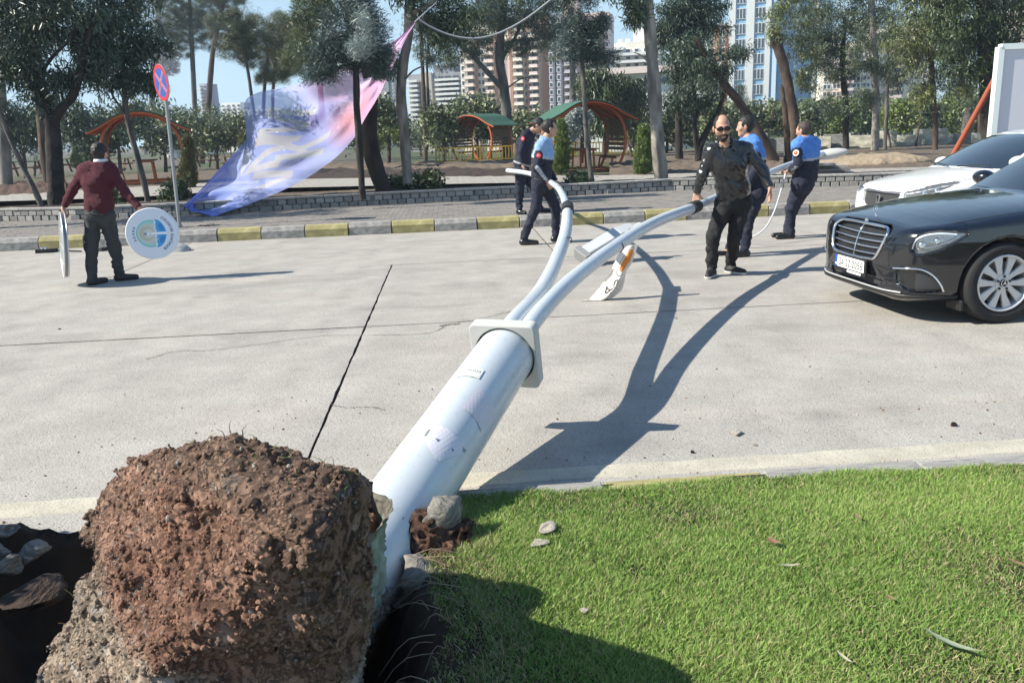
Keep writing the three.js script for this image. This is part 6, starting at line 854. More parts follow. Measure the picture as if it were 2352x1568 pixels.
function picnic(label, x, y, turn, m, sc = 1) { const b = onY(x, y, .2), g = thing('picnic_table', label, 'picnic table', [b.x, .2, b.z], turn, 'wooden picnic tables in the park'); g.scale.setScalar(sc); for (let i = -2; i <= 2; i++) part(g, 'table_board', box(1.7, .04, .14, 0, .74, i * .15, .006), m); for (const s of [-1, 1]) { part(g, 'bench_board', box(1.7, .04, .26, 0, .44, s * .68, .006), m); } for (const s of [-1, 1]) { part(g, 'leg', beam(V(s * .6, .72, .2), V(s * .6, 0, .6), .09, .05), m); part(g, 'leg', beam(V(s * .6, .72, -.2), V(s * .6, 0, -.6), .09, .05), m); part(g, 'crosspiece', box(.08, .08, 1.5, s * .66, .40, 0), m); } return g; }
picnic('brown picnic table left of the forking dark tree', 60, 405, .1, M.wood, 1.1); picnic('brown picnic table right behind the forking dark tree', 128, 396, -.1, M.wood, 1.1);
picnic('yellow wooden picnic table beside the little hut', 548, 392, .2, M.woodPale); picnic('wooden table behind the waist of the leftmost pergola', 270, 392, 0, M.woodPale); picnic('dark wooden table between the thin trunks and the pale eucalyptus', 948, 358, .1, M.wood);
picnic('wooden table behind the slim brownish cypress', 470, 384, -.2, M.woodPale);
{ const b = onY(523, 362, .2), g = thing('play_hut', 'little yellow hut with green roof left of the banner', 'play hut', [b.x, .2, b.z], .3); part(g, 'wall', box(.75, .55, .5, 0, .95, 0), M.yellow); part(g, 'window', box(.3, .25, .02, 0, .97, .256), M.darkTrim); for (const sx of [-1, 1]) for (const sz of [-1, 1]) part(g, 'post', box(.07, .75, .07, sx * .32, .36, sz * .2), M.woodPale); for (const s of [-1, 1]) part(g, 'roof_panel', box(.62, .04, .8, 0, 0, 0).rotateZ(-s * .45).translate(s * .26, 1.34, 0), M.roofGreen); }
{ // yellow barrier far behind
  const g = thing('yellow_fence', 'row of yellow barriers far behind the right-hand pergola', 'fence'); const a = onY(1000, 350, .1), b = onY(1500, 340, .1); a.z = b.z = -44; const x0 = at(1000, 330, -44).x, x1 = at(1502, 330, -44).x; const gs = []; for (let x = x0; x < x1; x += .16) gs.push(box(.05, .62, .03, x, .62, -44)); const k = part(g, 'pickets', merge(gs), M.yellow); k.userData.kind = 'stuff'; for (const y of [.32, .94]) part(g, 'rail', box(x1 - x0, .06, .05, (x0 + x1) / 2, y, -44.02), M.yellow); for (let x = x0; x < x1; x += 2.2) part(g, 'post', box(.08, .95, .07, x, .52, -44.06), M.yellow);
  const s = at(1440, 328, -43.8), p = single('notice_board', box(.62, .42, .03, 0, 0, 0, .004), mat(.72, .55, .58, .7), 'white and pink notice hung on the yellow barriers', 'notice board'); p.position.copy(s); const s2 = at(1440, 321, -43.77); part(p, 'upper_band', box(.6, .14, .012, 0, .13, .022), mat(.75, .75, .72, .7)); }
{ // silver car parked far away
  const z = -80, c = at(1578, 346, z), g = thing('parked_car', 'silver-blue saloon car parked far behind the tall pale trunk', 'car', [c.x, c.y, z], 0); const m = phys(.42, .48, .54, .3, { clearcoat: 1 }); const prof = smoothPts([[-2.2, .25], [-2.25, .55], [-2.0, .78], [-1.2, .88], [-.75, .95], [.0, .98], [1.2, .98], [2.0, .95], [2.2, .8], [2.25, .4], [2.1, .22]], 4); const bg = poly2(prof, 1.5, .06); bg.translate(0, 0, -.75); part(g, 'body', bg, m); const cp = poly2(smoothPts([[-1.0, .93], [-.4, 1.3], [.2, 1.42], [.9, 1.38], [1.6, .97]], 5), 1.25, .05); cp.translate(0, 0, -.62); part(g, 'cabin', cp, m); const wp = poly2([[-.72, 1.0], [-.28, 1.28], [.2, 1.36], [.8, 1.32], [1.25, 1.0]], .02); wp.translate(0, 0, .665); part(g, 'side_window', wp, M.glassDark); for (const u of [-1.4, 1.35]) for (const s of [-1, 1]) { const w = new THREE.CylinderGeometry(.32, .32, .2, 24); w.rotateX(PI / 2); w.translate(u, .30, s * .74); const k = part(g, 'wheel', w, M.tyre); const r = new THREE.CylinderGeometry(.2, .2, .02, 16); r.rotateX(PI / 2); r.translate(u, .30, s * .85); part(k, 'rim', r, M.silver); } }
{ // long wall of white and grey panels
  const z = -44, g = thing('panel_wall', 'long low wall of weathered white and grey panels across the right of the park', 'wall'), wm = mat(.66, .63, .56, .9, { map: tex(128, (u, v) => { const a = wf(u, v, 5, 5, 81); return [.6 + .45 * a, .6 + .44 * a, .58 + .42 * a]; }) }), gm = mat(.32, .32, .31, .9, { map: grainTex });
  const P = [[1745, 1762, 306, 343, 1], [1763, 1803, 318, 344, 1], [1806, 1866, 316, 344, 0], [1866, 1904, 315, 342, 0], [1898, 1936, 309, 341, 1], [1948, 2000, 312, 341, 0], [2000, 2016, 312, 341, 0], [2018, 2053, 301, 340, 0], [2053, 2109, 311, 339, 0], [2107, 2165, 297, 338, 0], [2165, 2185, 309, 336, 0], [2185, 2222, 307, 336, 1], [2228, 2290, 306, 335, 0], [2290, 2380, 300, 334, 0]];
  P.forEach(([x0, x1, y0, y1, k], i) => { const a = at(x0, y0, z), b = at(x1, y1, z), w = b.x - a.x, h = a.y + .1; const q = part(g, 'panel', box(w * 1.12, h, .16, 0, 0, 0, .02), k ? gm : wm); q.position.set(a.x + w / 2, a.y - h / 2, z + (i % 2) * .05); q.rotation.y = -.5; }); }
{ const z = -58, a = at(1882, 281, z), b = at(1914, 281, z), g = thing('goal_frame', 'teal goal frame standing behind the white wall', 'goal'), m = mat(.06, .30, .26, .5); for (const p of [a, b]) part(g, 'post', bar([p.x, 0, z], [p.x, a.y, z], .06), m); part(g, 'crossbar', bar(a, [b.x, a.y, z], .06), m); }
{ // billboard with red prop at the right
  const z = -16.8, tl = at(2297, 108, z), bl = at(2275, 306, z), w = 2.6, h = tl.y - .75, g = thing('billboard', 'white framed hoarding with big grey letters at the right edge', 'billboard', [tl.x, .75, z], -.10); g.rotation.z = 0;
  const pr = canvas(1024, 720, (c, W, H) => { c.fillStyle = '#c9c9d2'; c.fillRect(0, 0, W, H); c.fillStyle = '#7d7f90'; c.font = 'bold 190px sans-serif'; c.fillText('ADANA', 150, H - 26); c.font = 'bold 240px sans-serif'; c.fillText('BB', 300, H - 230); });
  part(g, 'board', box(w, h, .10, w / 2, h / 2, 0, .01), mat(.6, .6, .64, .6)); const f = new THREE.PlaneGeometry(w - .16, h - .12); f.translate(w / 2, h / 2, .054); part(g, 'print', f, new THREE.MeshStandardMaterial({ map: pr, roughness: .6 })); for (const [a, b] of [[[0, 0], [0, h]], [[0, h], [w, h]], [[0, 0], [w, 0]], [[w, 0], [w, h]]]) part(g, 'frame', beam(V(a[0], a[1], .02), V(b[0], b[1], .02), .11, .16, V(0, 0, 1)), mat(.72, .78, .76, .5)); for (const u of [.3, w - .3]) part(g, 'post', box(.1, 1.4, .1, u, -.2, -.12), mat(.3, .3, .3, .6)); 
  const p1 = at(2160, 338, -18.6), p2 = at(2298, 160, -17.2); part(g, 'prop', bar(g.worldToLocal(V(p1.x, .15, p1.z)), g.worldToLocal(p2), .06, 10), mat(.36, .09, .045, .6)); }
{ // sand and paving heap by the wall
  const c = onY(1985, 372, .2), f = (x, y, q) => sdEll(x - c.x, y - .15, q - c.z, 2.3, .32, 1.4) + .10 * fbm(x * 2, y * 2, q * 2, 4); tag(single('sand_heap', meshSDF(f, [c.x - 2.9, .0, c.z - 2], [c.x + 2.9, .7, c.z + 2], .07, { raw: true }), mat(.52, .40, .27, .95, { map: grainTex })), 'low heap of pale sand behind the leaning officer', 'sand heap');
  const d = onY(1880, 398, .3), s = thing('slab_stack', 'loose stack of grey paving slabs left of the sand heap', 'slabs'); for (let i = 0; i < 5; i++) { const q = part(s, 'slab', box(1.1, .07, .8, 0, 0, 0, .01), M.path); q.position.set(d.x + rr(-.3, .3), .25 + i * .075, d.z + rr(-.15, .15)); q.rotation.y = rr(-.3, .3); } }
// ---------- no-stopping sign ----------
{
  const b = onY(412, 522, .18), c = at(376, 190, b.z - .02), g = thing('road_sign', 'round blue and red no-stopping sign on a leaning grey post', 'road sign'); const top = at(372, 150, b.z), r = .32;
  part(g, 'post', bar([b.x, .1, b.z], top, .032, 12), mat(.30, .31, .32, .5, { metalness: .4 })); part(g, 'foot_collar', bar([b.x, .17, b.z], [b.x - .01, .23, b.z], .055, 12), mat(.30, .31, .32, .5));
  const q = part(g, 'sign_plate', new THREE.CylinderGeometry(r, r, .012, 48).rotateX(PI / 2), mat(.4, .4, .42, .5)); q.position.copy(c).add(V(-.03, 0, .05)); q.rotation.set(0, -.90, .09, 'ZYX');
  const red = mat(.50, .03, .045, .45), blue = mat(.03, .09, .36, .45), white = mat(.6, .55, .58, .5); const ring = new THREE.RingGeometry(r * .78, r * .985, 48); ring.translate(0, 0, .0095); part(q, 'red_rim', ring, red); const cd = new THREE.CircleGeometry(r * .78, 48); cd.translate(0, 0, .0085); part(q, 'blue_field', cd, blue);
  for (const s of [-1, 1]) { part(q, 'white_edge', box(r * 1.56, r * .16, .002, 0, 0, 0).rotateZ(s * PI / 4).translate(0, 0, .0105 + s * .0006), white); part(q, 'red_bar', box(r * 1.56, r * .10, .003, 0, 0, 0).rotateZ(s * PI / 4).translate(0, 0, .0118 + s * .0006), red); }
  for (const y of [-.18, .18]) part(q, 'clamp', box(.10, .03, .05, 0, y, -.03), mat(.4, .4, .42, .5));
}
// ---------- torn banner ----------
{
  const z0 = -19.9, E = (x, y, dz) => at(x, y, z0 + dz);
  // rows from the tip at the upper right to the tail on the wall; each row runs from the upper-left edge to the lower-right edge
  const rows = [[[952, 50, .2], [953, 51, .2], [954, 52, .2]], [[925, 78, .2], [930, 80, .1], [936, 82, .2]], [[893, 98, .3], [905, 112, .0], [917, 120, .3]], [[845, 122, .4], [876, 150, -.2], [893, 172, .4]], [[800, 150, .2], [845, 195, .3], [866, 226, .0]], [[742, 176, .2], [800, 230, -.2], [838, 272, .3]], [[690, 192, .3], [755, 262, .4], [812, 318, .1]], [[640, 203, .1], [712, 292, .0], [775, 358, .4]], [[590, 213, .2], [655, 315, .4], [735, 388, .3]], [[563, 232, .1], [612, 335, .5], [690, 416, .4]], [[562, 282, .2], [585, 372, .3], [640, 441, .5]], [[566, 318, .4], [552, 405, .6], [590, 462, .6]], [[540, 352, .5], [520, 425, .5], [552, 474, .9]], [[500, 392, .6], [480, 448, .7], [520, 486, 1.3]], [[455, 440, .9], [452, 466, .9], [492, 497, 1.6]], [[420, 474, 1.2], [440, 484, 1.3], [468, 492, 1.7]]];
  const nu = 30, nv = 90, p = [], uv = [], ix = [], cs = rows.map(r => new THREE.CatmullRomCurve3(r.map(q => E(...q)))), col = [0, 1, 2].map(() => 0);
  const lines = []; for (let j = 0; j <= nu; j++) lines.push(new THREE.CatmullRomCurve3(cs.map(c => c.getPoint(j / nu))));
  for (let i = 0; i <= nv; i++) for (let j = 0; j <= nu; j++) { const t = i / nv, s = j / nu, q = lines[j].getPoint(t), bz = lerp(-1.5, .5, s) * sst(0, .25, t) * sst(1, .7, t), k = .07 * sin(s * 17 + t * 5 + 3 * noise(t * 4, s * 3)) * sst(0, .12, t) * (t < .35 ? 1 : .6) + .10 * fbm(s * 3, t * 5, 3) * sst(.05, .3, t) + (t > .72 ? .10 * sin(s * 9 + t * 26) : 0); const qq = q.clone().sub(camera.position); q.addScaledVector(qq, bz / qq.z); p.push(q.x + k * .3, q.y + k * .25, q.z + k); uv.push(t, s); if (i < nv && j < nu) { const a = i * (nu + 1) + j, b = a + nu + 1; ix.push(a, b, a + 1, a + 1, b, b + 1); } }
  const g = new THREE.BufferGeometry(); g.setAttribute('position', new THREE.Float32BufferAttribute(p, 3)); g.setAttribute('uv', new THREE.Float32BufferAttribute(uv, 2)); g.setIndex(ix); g.computeVertexNormals();
  const pr = canvas(1536, 768, (c, W, H) => { // t along x, s along y
    const gr = c.createLinearGradient(0, 0, W, 0); gr.addColorStop(0, '#c99ec6'); gr.addColorStop(.30, '#c9a0bf'); gr.addColorStop(.40, '#b0a8d6'); gr.addColorStop(.5, '#a3aede'); gr.addColorStop(.75, '#9dabde'); gr.addColorStop(1, '#6f86d8'); c.fillStyle = gr; c.fillRect(0, 0, W, H);
    const blob = (col, x, y, rx, ry, a) => { c.save(); c.translate(W * x, H * y); c.rotate(a); c.scale(W * rx, H * ry); const q = c.createRadialGradient(0, 0, .3, 0, 0, 1.3); q.addColorStop(0, col); q.addColorStop(1, col + '00'); c.fillStyle = q; c.beginPath(); c.arc(0, 0, 1.3, 0, 7); c.fill(); c.restore(); };
    blob('#d08f9c', .36, .25, .075, .25, .3); blob('#b5759c', .33, .78, .06, .2, -.2); blob('#e4dbe6', .20, .55, .09, .10, .1); blob('#e4dbe6', .26, .92, .1, .05, 0); blob('#857cb6', .43, .55, .035, .12, 1);
    c.fillStyle = '#c2c0c4'; c.textAlign = 'center'; c.textBaseline = 'middle'; c.font = 'bold 330px sans-serif';
    [['M', .52, .62, 2.3], ['K', .525, .30, 2.2], ['N', .62, .45, 2.4], ['V', .66, .2, 2.2]].forEach(([ch, x, y, a]) => { c.save(); c.translate(W * x, H * y); c.rotate(a); c.fillText(ch, 0, 0); c.restore(); });
    c.fillStyle = '#a9b5dd'; for (let i = 0; i < 16; i++) { c.beginPath(); c.ellipse(W * (.7 + .28 * h3(i, 2, 3)), H * h3(i, 5, 3), 20 + 50 * h3(i, 1, 1), 12 + 22 * h3(i, 1, 2), h3(i, 4, 4) * 3, 0, 7); c.fill(); } c.fillStyle = '#d5d9e6'; c.fillRect(W * .68, H * .55, W * .05, H * .35); });
  const al = canvas(256, 128, (c, W, H) => { const k = [[0, 225], [.3, 210], [.42, 185], [.5, 172], [.72, 172], [.80, 205], [1, 240]]; for (let i = 0; i < W; i++) { const v = floor(lerpPts(i / W, k)); c.fillStyle = `rgb(${v},${v},${v})`; c.fillRect(i, 0, 1, H); } }); al.colorSpace = THREE.NoColorSpace;
  tag(single('torn_banner', g, phys(.80, .80, .84, .8, { map: pr, side: THREE.DoubleSide, transparent: true, alphaMap: al }), 'huge torn banner of translucent blue and purple mesh hanging from a tree onto the wall'), null, 'banner');
  tag(single('banner_cord', tube([E(952, 51, .2), at(975, 30, -19.6), at(1000, 8, -20)], .012, 6, 12), mat(.4, .4, .44, .8)), 'cord from the tip of the banner up to the eucalyptus limb', 'cord');
  tag(single('slack_cable', tube([[958, 42], [990, 62], [1040, 82], [1090, 88], [1140, 78], [1200, 48], [1262, 2], [1300, -30]].map(q => at(...q, -20)), .022, 8, 50), mat(.30, .31, .33, .8)), 'slack grey cable looping between the treetops', 'cable');
}
// ---------- things lying about ----------
{ // lamp head lying behind the arm
  const a = at(1345, 585, -10.6), b = at(1452, 527, -10.9), g = thing('street_luminaire', 'broken grey street luminaire lying tilted on the road behind the right lamp arm', 'lamp'), d = b.clone().sub(a).normalize(), L = a.distanceTo(b), o = new THREE.Group(); g.position.copy(mid(a, b)); g.quaternion.setFromUnitVectors(V(1, 0, 0), d); g.rotateX(.5);
  const m = mat(.56, .57, .57, .45, { metalness: .2 }); part(g, 'housing', poly2([[-L / 2, -.08], [L * .28, -.10], [L / 2, -.04], [L / 2, .05], [L * .2, .10], [-L / 2, .07]], .16, .012).translate(0, 0, -.08), m); part(g, 'end_cap', box(.10, .17, .26, -L / 2 - .04, 0, 0, .015), mat(.22, .22, .22, .6)); part(g, 'glass_bowl', new THREE.SphereGeometry(1, 20, 10, 0, PI * 2, PI / 2, PI / 2).scale(L * .27, .09, .10).translate(L * .02, -.10, 0), phys(.7, .74, .76, .06, { transmission: .5, thickness: 0 })); part(g, 'spigot', bar([L / 2 - .02, 0, 0], [L / 2 + .14, .01, 0], .035, 12), m); part(g, 'bracket', box(.05, .22, .05, L * .34, .02, .10, .008), mat(.25, .25, .25, .6)); part(g, 'bracket', box(.05, .14, .05, -L * .28, -.12, .08, .008), mat(.2, .2, .2, .6));
}
{ // cloth pennant
  const z = -8.35, rows = [[[1433, 566], [1450, 562], [1464, 561]], [[1414, 600], [1437, 596], [1456, 592]], [[1394, 634], [1420, 634], [1444, 618]], [[1384, 655], [1408, 660], [1434, 640]], [[1360, 682], [1390, 688], [1420, 672]], [[1332, 711], [1338, 712], [1345, 711]]], nu = 14, nv = 40, cs = rows.map((r, i) => new THREE.CatmullRomCurve3(r.map((q, k) => at(q[0], q[1], z + (k === 1 ? .06 : 0) - (i === 5 ? .0 : 0))))), L = [], p = [], uv = [], ix = []; for (let j = 0; j <= nu; j++) L.push(new THREE.CatmullRomCurve3(cs.map(c => c.getPoint(j / nu))));
  for (let i = 0; i <= nv; i++) for (let j = 0; j <= nu; j++) { const t = i / nv, s = j / nu, q = L[j].getPoint(t), k = .035 * sin(s * 9 + t * 7) * sst(.1, .6, t) + .03 * fbm(s * 4, t * 6, 2); p.push(q.x + k * .4, max(.006, q.y), q.z + k); uv.push(s, 1 - t); if (i < nv && j < nu) { const a = i * (nu + 1) + j, b = a + nu + 1; ix.push(a, b, a + 1, a + 1, b, b + 1); } }
  const g = new THREE.BufferGeometry(); g.setAttribute('position', new THREE.Float32BufferAttribute(p, 3)); g.setAttribute('uv', new THREE.Float32BufferAttribute(uv, 2)); g.setIndex(ix); g.computeVertexNormals();
  const pr = canvas(256, 512, (c, W, H) => { c.fillStyle = '#e9e2d9'; c.fillRect(0, 0, W, H); c.fillStyle = '#33363c'; c.font = 'bold 12px sans-serif'; c.strokeStyle = '#555'; c.lineWidth = 5; c.beginPath(); c.ellipse(150, 110, 74, 96, .1, 0, 7); c.stroke(); c.fillStyle = '#e08a3c'; c.beginPath(); c.ellipse(150, 104, 56, 74, .1, 0, 7); c.fill(); c.fillStyle = '#33363c'; c.save(); c.translate(140, 300); c.rotate(PI + .1); c.font = 'bold 78px sans-serif'; c.textAlign = 'center'; c.fillText('UPA', 10, -10); c.fillText('NÜ', 0, 66); c.restore(); });
  tag(single('cloth_pennant', g, phys(.9, .9, .9, .9, { map: pr, side: THREE.DoubleSide, transmission: .15, thickness: 0 }), 'white cloth pennant with an orange disc trailing from the right lamp arm to the road', 'pennant'));
}
tag(single('rope', tube([at(1805, 398, -12.0), at(1796, 432, -11.9), at(1778, 488, -11.8), at(1752, 530, -11.6), at(1716, 549, -11.7), onY(1690, 553, .01), onY(1640, 553, .01)], .012, 6, 50), mat(.55, .54, .55, .9)), 'thin white rope hanging from the leaning officer\'s hand to the road', 'rope');
{ const g = thing('black_bracket', 'black plastic strip with two bright screws lying at the far left kerb', 'debris'), a = onY(82, 577, .03), b = onY(130, 574, .03); part(g, 'strip', beam(a, b, .12, .06), M.rubber); for (const x of [95, 103]) part(g, 'screw', new THREE.SphereGeometry(.022, 10, 8), M.chrome).position.copy(at(x, 570, a.z + .05)); part(g, 'strip_end', beam(b, onY(185, 577, .01), .03, .02), M.rubber); }
{ const a = onY(226, 573, .03), b = onY(243, 570, .03); tag(single('black_scrap', beam(a, b, .12, .05), M.rubber), 'small black scrap at the kerb behind the legs of the man in burgundy', 'debris'); }
{ const c = onY(410, 576, 0), s = new THREE.SphereGeometry(1, 24, 12, 0, PI * 2, 0, PI / 2); const P = s.attributes.position; for (let i = 0; i < P.count; i++) { const x = P.getX(i), y = P.getY(i), z = P.getZ(i), k = 1 + .25 * fbm(x * 2, y * 2, z * 2, 3); P.setXYZ(i, x * .20 * k, y * .13 * k, z * .16 * k); } s.computeVertexNormals(); const o = single('broken_cover', s, phys(.42, .43, .43, .3, { side: THREE.DoubleSide, transmission: .25, thickness: 0 }), 'crushed grey plastic lamp cover at the kerb right of the round sign', 'debris'); o.position.copy(c); }
{ const c = onY(474, 517, .185), s = new THREE.CircleGeometry(.2, 14); const P = s.attributes.position; for (let i = 0; i < P.count; i++) P.setXYZ(i, P.getX(i) * (1 + .4 * noise(i, 2)), P.getY(i) * .5, .012 * noise(i * 2, 5)); s.rotateX(-PI / 2); s.computeVertexNormals(); tag(single('black_sheet', s, mat(.02, .02, .022, .7, { side: THREE.DoubleSide })), 'scrap of black sheet lying on the pavement below the banner tail', 'debris').position.copy(c); }
// ---------- far buildings ----------
const BM = { cream: mat(.76, .71, .62, .9), white: mat(.74, .74, .72, .9), blue: mat(.26, .44, .62, .85), brick: mat(.40, .24, .19, .9), pink: mat(.74, .62, .57, .9), grey: mat(.28, .29, .31, .9), lilac: mat(.42, .40, .48, .9), orange: mat(.52, .22, .11, .9), pane: phys(.06, .08, .10, .12), shade: mat(.22, .20, .19, .9), slab: mat(.45, .42, .38, .9) };
let refX = 1176;   // columns of a front are upright and its storeys level: x is read at one height, y at one column
const atv = (x, y, z) => V(at(x, 170, z).x, at(refX, y, z).y, z);
function rectAt(x0, x1, y0, y1, z) { const a = atv(x0, y0, z), b = atv(x1, y1, z); return { x: (a.x + b.x) / 2, w: b.x - a.x, y0: b.y, y1: a.y, z }; }
const turned = [];
function building(label, x0, x1, yTop, z, m, d, yBot = 300) { refX = (x0 + x1) / 2; const r = rectAt(x0, x1, yTop, yBot, z), g = thing('apartment_building', label, 'building'); r.d = d; part(g, 'wall', box(r.w, r.y1 + 1, d = min(d, 5), r.x, (r.y1 - 1) / 2, z - d / 2), m); turned.push([g, V(r.x, 0, z)]); return [g, r]; }
const winGeo = {}; function win(g, x, y, z, w, h, frame, panes = 2) { const k = [w, h].map(v => v.toFixed(2)).join(); const F = winGeo[k] || (winGeo[k] = [box(w, h, .16), box(w / panes - .14, h - .18, .06)]); const f = part(g, 'window', F[0], frame); f.position.set(x, y, z + .07); for (let i = 0; i < panes; i++) { const p = part(f, 'pane', F[1], BM.pane); p.position.set((i - (panes - 1) / 2) * (w / panes), 0, .07); } }
const colX = (x, z) => at(x, 200, z).x, rowY = (y, z) => at(1176, y, z).y;
{ const z = -150, [g, r] = building('tall pale blue tower with white pilasters and white window bays', 1679, 1768, -220, z, BM.blue, 16); const [, q] = [0, rectAt(1768, 1874, -220, 300, z - 3)]; part(g, 'side_wing', box(q.w, q.y1 + 1, 4, q.x, (q.y1 - 1) / 2, z - 5), BM.blue);
  for (const [a, b] of [[1677, 1690], [1712, 1729], [1752, 1763]]) { const p = rectAt(a, b, -220, 300, z); part(g, 'pilaster', box(p.w, p.y1 + 1, .24, p.x, (p.y1 - 1) / 2, z + .11), BM.white); } for (const [a, b] of [[1800, 1806], [1838, 1846]]) { const p = rectAt(a, b, -220, 300, z - 3); part(g, 'pilaster', box(p.w, p.y1 + 1, .24, p.x, (p.y1 - 1) / 2, z - 2.89), BM.white); }
  for (let k = -7; k < 7; k++) { const y = 30 + k * 35.2; for (const [x, w] of [[1701, 1.45], [1740.5, 1.6]]) { const p = atv(x, y, z); win(g, p.x, p.y, z, w, 1.7, BM.white, 3); } for (const x of [1784, 1822, 1860]) { const p = atv(x, y, z - 3); win(g, p.x, p.y, z - 3, 1.6, 1.5, BM.white, 2); } } }
function balconies(g, x0, x1, z, yTop, step, n, o = {}) { for (let k = 0; k < n; k++) { const y = yTop + k * step, r = rectAt(x0, x1, y, y + step, z), h = (r.y1 - r.y0); const s = part(g, 'balcony', box(r.w, h * .38, 1.2, r.x, r.y0 + h * .19, z + .62), o.m || BM.pink); part(s, 'balcony_slab', box(r.w + .2, h * .06, 1.35, r.x, r.y0 - h * .03, z + .67), BM.cream); const p = part(g, 'balcony_door', box(r.w * .8, h * .52, .12, r.x, r.y0 + h * .66, z + .06), o.dark || BM.shade); part(p, 'pane', box(r.w * .34, h * .46, .05, r.x - r.w * .2, r.y0 + h * .66, z + .13), BM.pane); } }
{ const z = -105, [g, r] = building('cream and pink apartment block with round balconies left of centre', 1058, 1166, 78, z, BM.cream, 14); balconies(g, 1072, 1092, z, 92, 17.5, 10); balconies(g, 1118, 1136, z, 92, 17.5, 10); for (let k = 0; k < 10; k++) for (const x of [1064, 1102, 1110, 1148, 1158]) { const p = atv(x, 101 + k * 17.5, z); win(g, p.x, p.y, z, .42, .62, BM.white, 1); } for (const [a, b] of [[1095, 1099], [1140, 1143]]) { const p = rectAt(a, b, 78, 300, z); part(g, 'brick_strip', box(p.w, p.y1 + 1, .3, p.x, (p.y1 - 1) / 2, z + .14), BM.brick); } part(g, 'roof_house', box(3.4, 1.6, 4, r.x, r.y1 + .8, z - 2.6), BM.cream); }
{ const z = -100, [g, r] = building('tall pink and brick apartment block behind the slender conifer', 1168, 1394, 34, z, BM.pink, 14); balconies(g, 1186, 1206, z, 50, 17, 13, { m: BM.cream }); balconies(g, 1222, 1240, z, 50, 17, 13); balconies(g, 1300, 1326, z, 50, 17, 13, { m: BM.lilac }); balconies(g, 1352, 1372, z, 50, 17, 13, { m: BM.cream }); for (const [a, b] of [[1174, 1180], [1212, 1217], [1247, 1262], [1334, 1340], [1378, 1384]]) { const p = rectAt(a, b, 34, 300, z); part(g, 'brick_strip', box(p.w, p.y1 + 1, .3, p.x, (p.y1 - 1) / 2, z + .14), BM.brick); } for (const [a, b] of [[1266, 1278], [1284, 1294]]) { const p = rectAt(a, b, 34, 300, z); part(g, 'pier', box(p.w, p.y1 + 1, .9, p.x, (p.y1 - 1) / 2, z + .44), BM.lilac); } for (let k = 0; k < 13; k++) for (const x of [1210, 1220, 1272, 1289, 1346, 1390]) { const p = atv(x, 58 + k * 17, z + (x === 1272 || x === 1289 ? .9 : 0)); win(g, p.x, p.y, p.z, .42, .6, BM.white, 1); } const tp = rectAt(1282, 1312, -10, 34, z - 4); part(g, 'roof_house', box(tp.w, tp.y1 - tp.y0 + 1, 3, tp.x, (tp.y1 + tp.y0) / 2 - .5, z - 2.6), BM.pink); }
{ const z = -125, [g, r] = building('grey slab block with stacked white balconies right of the pale eucalyptus', 936, 1064, 168, z, BM.grey, 14); const p0 = rectAt(966, 992, 166, 300, z); part(g, 'end_wall', box(p0.w, p0.y1 + 1, .5, p0.x, (p0.y1 - 1) / 2, z + .24), BM.slab); for (let k = 0; k < 9; k++) { const y = 182 + k * 11; for (const [a, b] of [[937, 962], [1003, 1058]]) { const q = rectAt(a, b, y, y + 5, z); part(g, 'balcony', box(q.w, q.y1 - q.y0, 1.2, q.x, (q.y0 + q.y1) / 2, z + .62), BM.white); } for (const x of [1012, 1028, 1046]) { const w = atv(x, y - 3, z); win(g, w.x, w.y, z, .8, .5, BM.shade, 1); } } part(g, 'roof_house', box(3, 1.4, 4, r.x, r.y1 + .7, z - 6), BM.grey); }
{ const z = -190, [g, r] = building('slim far grey tower beside the upper right edge of the banner', 868, 906, 168, z, BM.slab, 10); const p = rectAt(884, 892, 166, 300, z); part(g, 'dark_strip', box(p.w, p.y1 + 1, .4, p.x, (p.y1 - 1) / 2, z + .2), BM.grey); for (let k = 0; k < 7; k++) for (const x of [873, 879, 897, 902]) { const w = atv(x, 176 + k * 9, z); win(g, w.x, w.y, z, .36, .5, BM.white, 1); } }
{ const z = -135, [g, r] = building('stepped cream block with roof terraces right of the sky gap', 1392, 1512, 96, z, BM.cream, 14); const t = rectAt(1440, 1512, 70, 100, z - 4); part(g, 'upper_storey', box(t.w, t.y1 - t.y0 + .5, 3, t.x, (t.y1 + t.y0) / 2, z - 3.4), BM.white); for (const [a, b, y] of [[1392, 1436, 108], [1400, 1512, 122], [1400, 1512, 139]]) { const q = rectAt(a, b, y, y + 6, z); part(g, 'terrace', box(q.w, q.y1 - q.y0, 1.4, q.x, (q.y0 + q.y1) / 2, z + .72), BM.white); } for (let k = 0; k < 3; k++) for (const x of [1404, 1422, 1444, 1462, 1482, 1502]) { const w = atv(x, 116 + k * 16.5, z); win(g, w.x, w.y, z, .7, .6, BM.white, 1); } for (const x of [1410, 1426, 1470]) { const w = atv(x, 88, z - 4); part(g, 'roof_tank', bar([w.x, r.y1, z - 4], [w.x, r.y1 + .8, z - 4], .35, 10), BM.white); } }
{ const z = -88, [g, r] = building('long low white building with flat roof behind the weeping trees', 1362, 1640, 158, z, BM.white, 16); part(g, 'fascia', box(r.w + .6, .55, 1, r.x, r.y1 - .1, z + .4), BM.pink); part(g, 'flat_roof', box(r.w + .4, .2, 16, r.x, r.y1 + .22, z - 8), BM.slab); for (let i = 0; i < 12; i++) { const w = atv(1376 + i * 22, 185, z); win(g, w.x, w.y, z, .7, .6, BM.shade, 2); } }
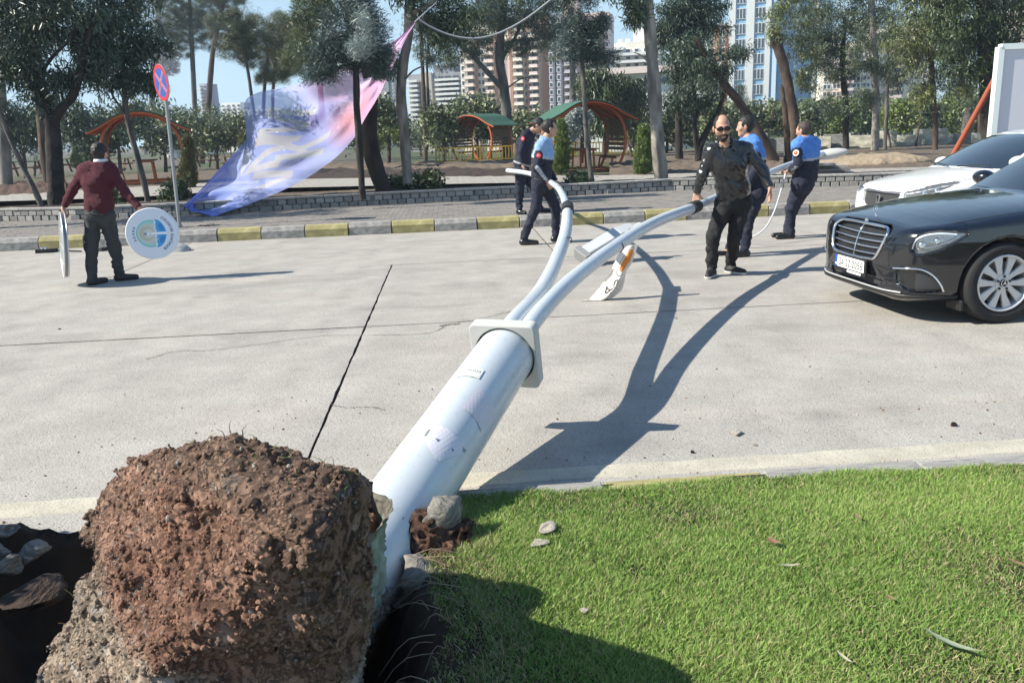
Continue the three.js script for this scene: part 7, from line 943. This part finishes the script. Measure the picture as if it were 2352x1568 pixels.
{ const z = -165, [g, r] = building('cream and orange block just left of the blue tower', 1622, 1680, 60, z, BM.cream, 14); for (const [a, b] of [[1642, 1650], [1664, 1668]]) { const p = rectAt(a, b, 60, 300, z); part(g, 'orange_strip', box(p.w, p.y1 + 1, .4, p.x, (p.y1 - 1) / 2, z + .2), BM.orange); } for (let k = 0; k < 8; k++) { for (const x of [1632, 1657]) { const w = atv(x, 78 + k * 19, z); win(g, w.x, w.y, z, 1.0, 1.0, BM.white, 2); } const q = rectAt(1669, 1680, 84 + k * 19, 92 + k * 19, z); part(g, 'balcony', box(q.w, q.y1 - q.y0, 1.3, q.x, (q.y0 + q.y1) / 2, z + .67), BM.orange); } part(g, 'roof_slab', box(r.w + 1.5, .4, 15, r.x, r.y1 + .2, z - 7), BM.slab); }
for (const [x0, x1, y, lab, m] of [[1892, 2000, 96, 'beige block seen through the foliage above the white wall', BM.cream], [2004, 2136, 60, 'taller beige block seen through the trees right of the cream trunk', BM.cream], [2296, 2420, 20, 'beige block behind the dense crown at the upper right corner', BM.cream]]) { const z = -112, [g, r] = building(lab, x0, x1, y, z, m, 4); for (let k = 0; k < 12; k++) for (let i = 0; i < 5; i++) { const w = atv(x0 + 14 + i * (x1 - x0 - 28) / 4, y + 16 + k * 17, z); win(g, w.x, w.y, z, .9, .62, k % 2 ? BM.white : BM.pink, 2); } for (let k = 0; k < 12; k++) { const q = rectAt(x0 + 40, x0 + 66, y + 22 + k * 17, y + 28 + k * 17, z); part(g, 'balcony', box(q.w, q.y1 - q.y0, 1.3, q.x, (q.y0 + q.y1) / 2, z + .67), BM.pink); } }
for (const [x0, x1, y, z, lab] of [[352, 404, 264, -170, 'far white block seen through the leftmost pergola'], [406, 446, 276, -185, 'lower far white block right of the sign post'], [453, 471, 192, -230, 'slender far lilac tower left of the wavy pine'], [497, 546, 236, -210, 'far pale block behind the pines left of the banner'], [548, 640, 250, -200, 'far pale block glimpsed through the banner'], [780, 866, 236, -210, 'far pale block behind the right part of the banner']]) { const [g, r] = building(lab, x0, x1, y, z, z < -220 ? BM.lilac : BM.white, 12, 330); const n = max(2, floor((x1 - x0) / 11)); for (let k = 0; k < 9; k++) for (let i = 0; i < n; i++) { const w = atv(x0 + 5 + i * (x1 - x0 - 10) / (n - 1), y + 7 + k * 8.5, z); if (w.y > 1) win(g, w.x, w.y, z, .55, .5, BM.slab, 1); } for (let k = 0; k < 9; k++) { const q = rectAt(x0 + 1, x0 + (x1 - x0) * .4, y + 11 + k * 8.5, y + 14 + k * 8.5, z); part(g, 'balcony', box(q.w, q.y1 - q.y0, 1, q.x, (q.y0 + q.y1) / 2, z + .52), BM.white); } }
for (const [g, p] of turned) { g.rotation.y = -.30; g.scale.x = 1.04; g.updateMatrix(); const q = p.clone().multiply(g.scale).applyQuaternion(g.quaternion); g.position.copy(p).sub(q); }   // the blocks stand askew to the road, their fronts towards the sun
renderer.render(scene, camera);
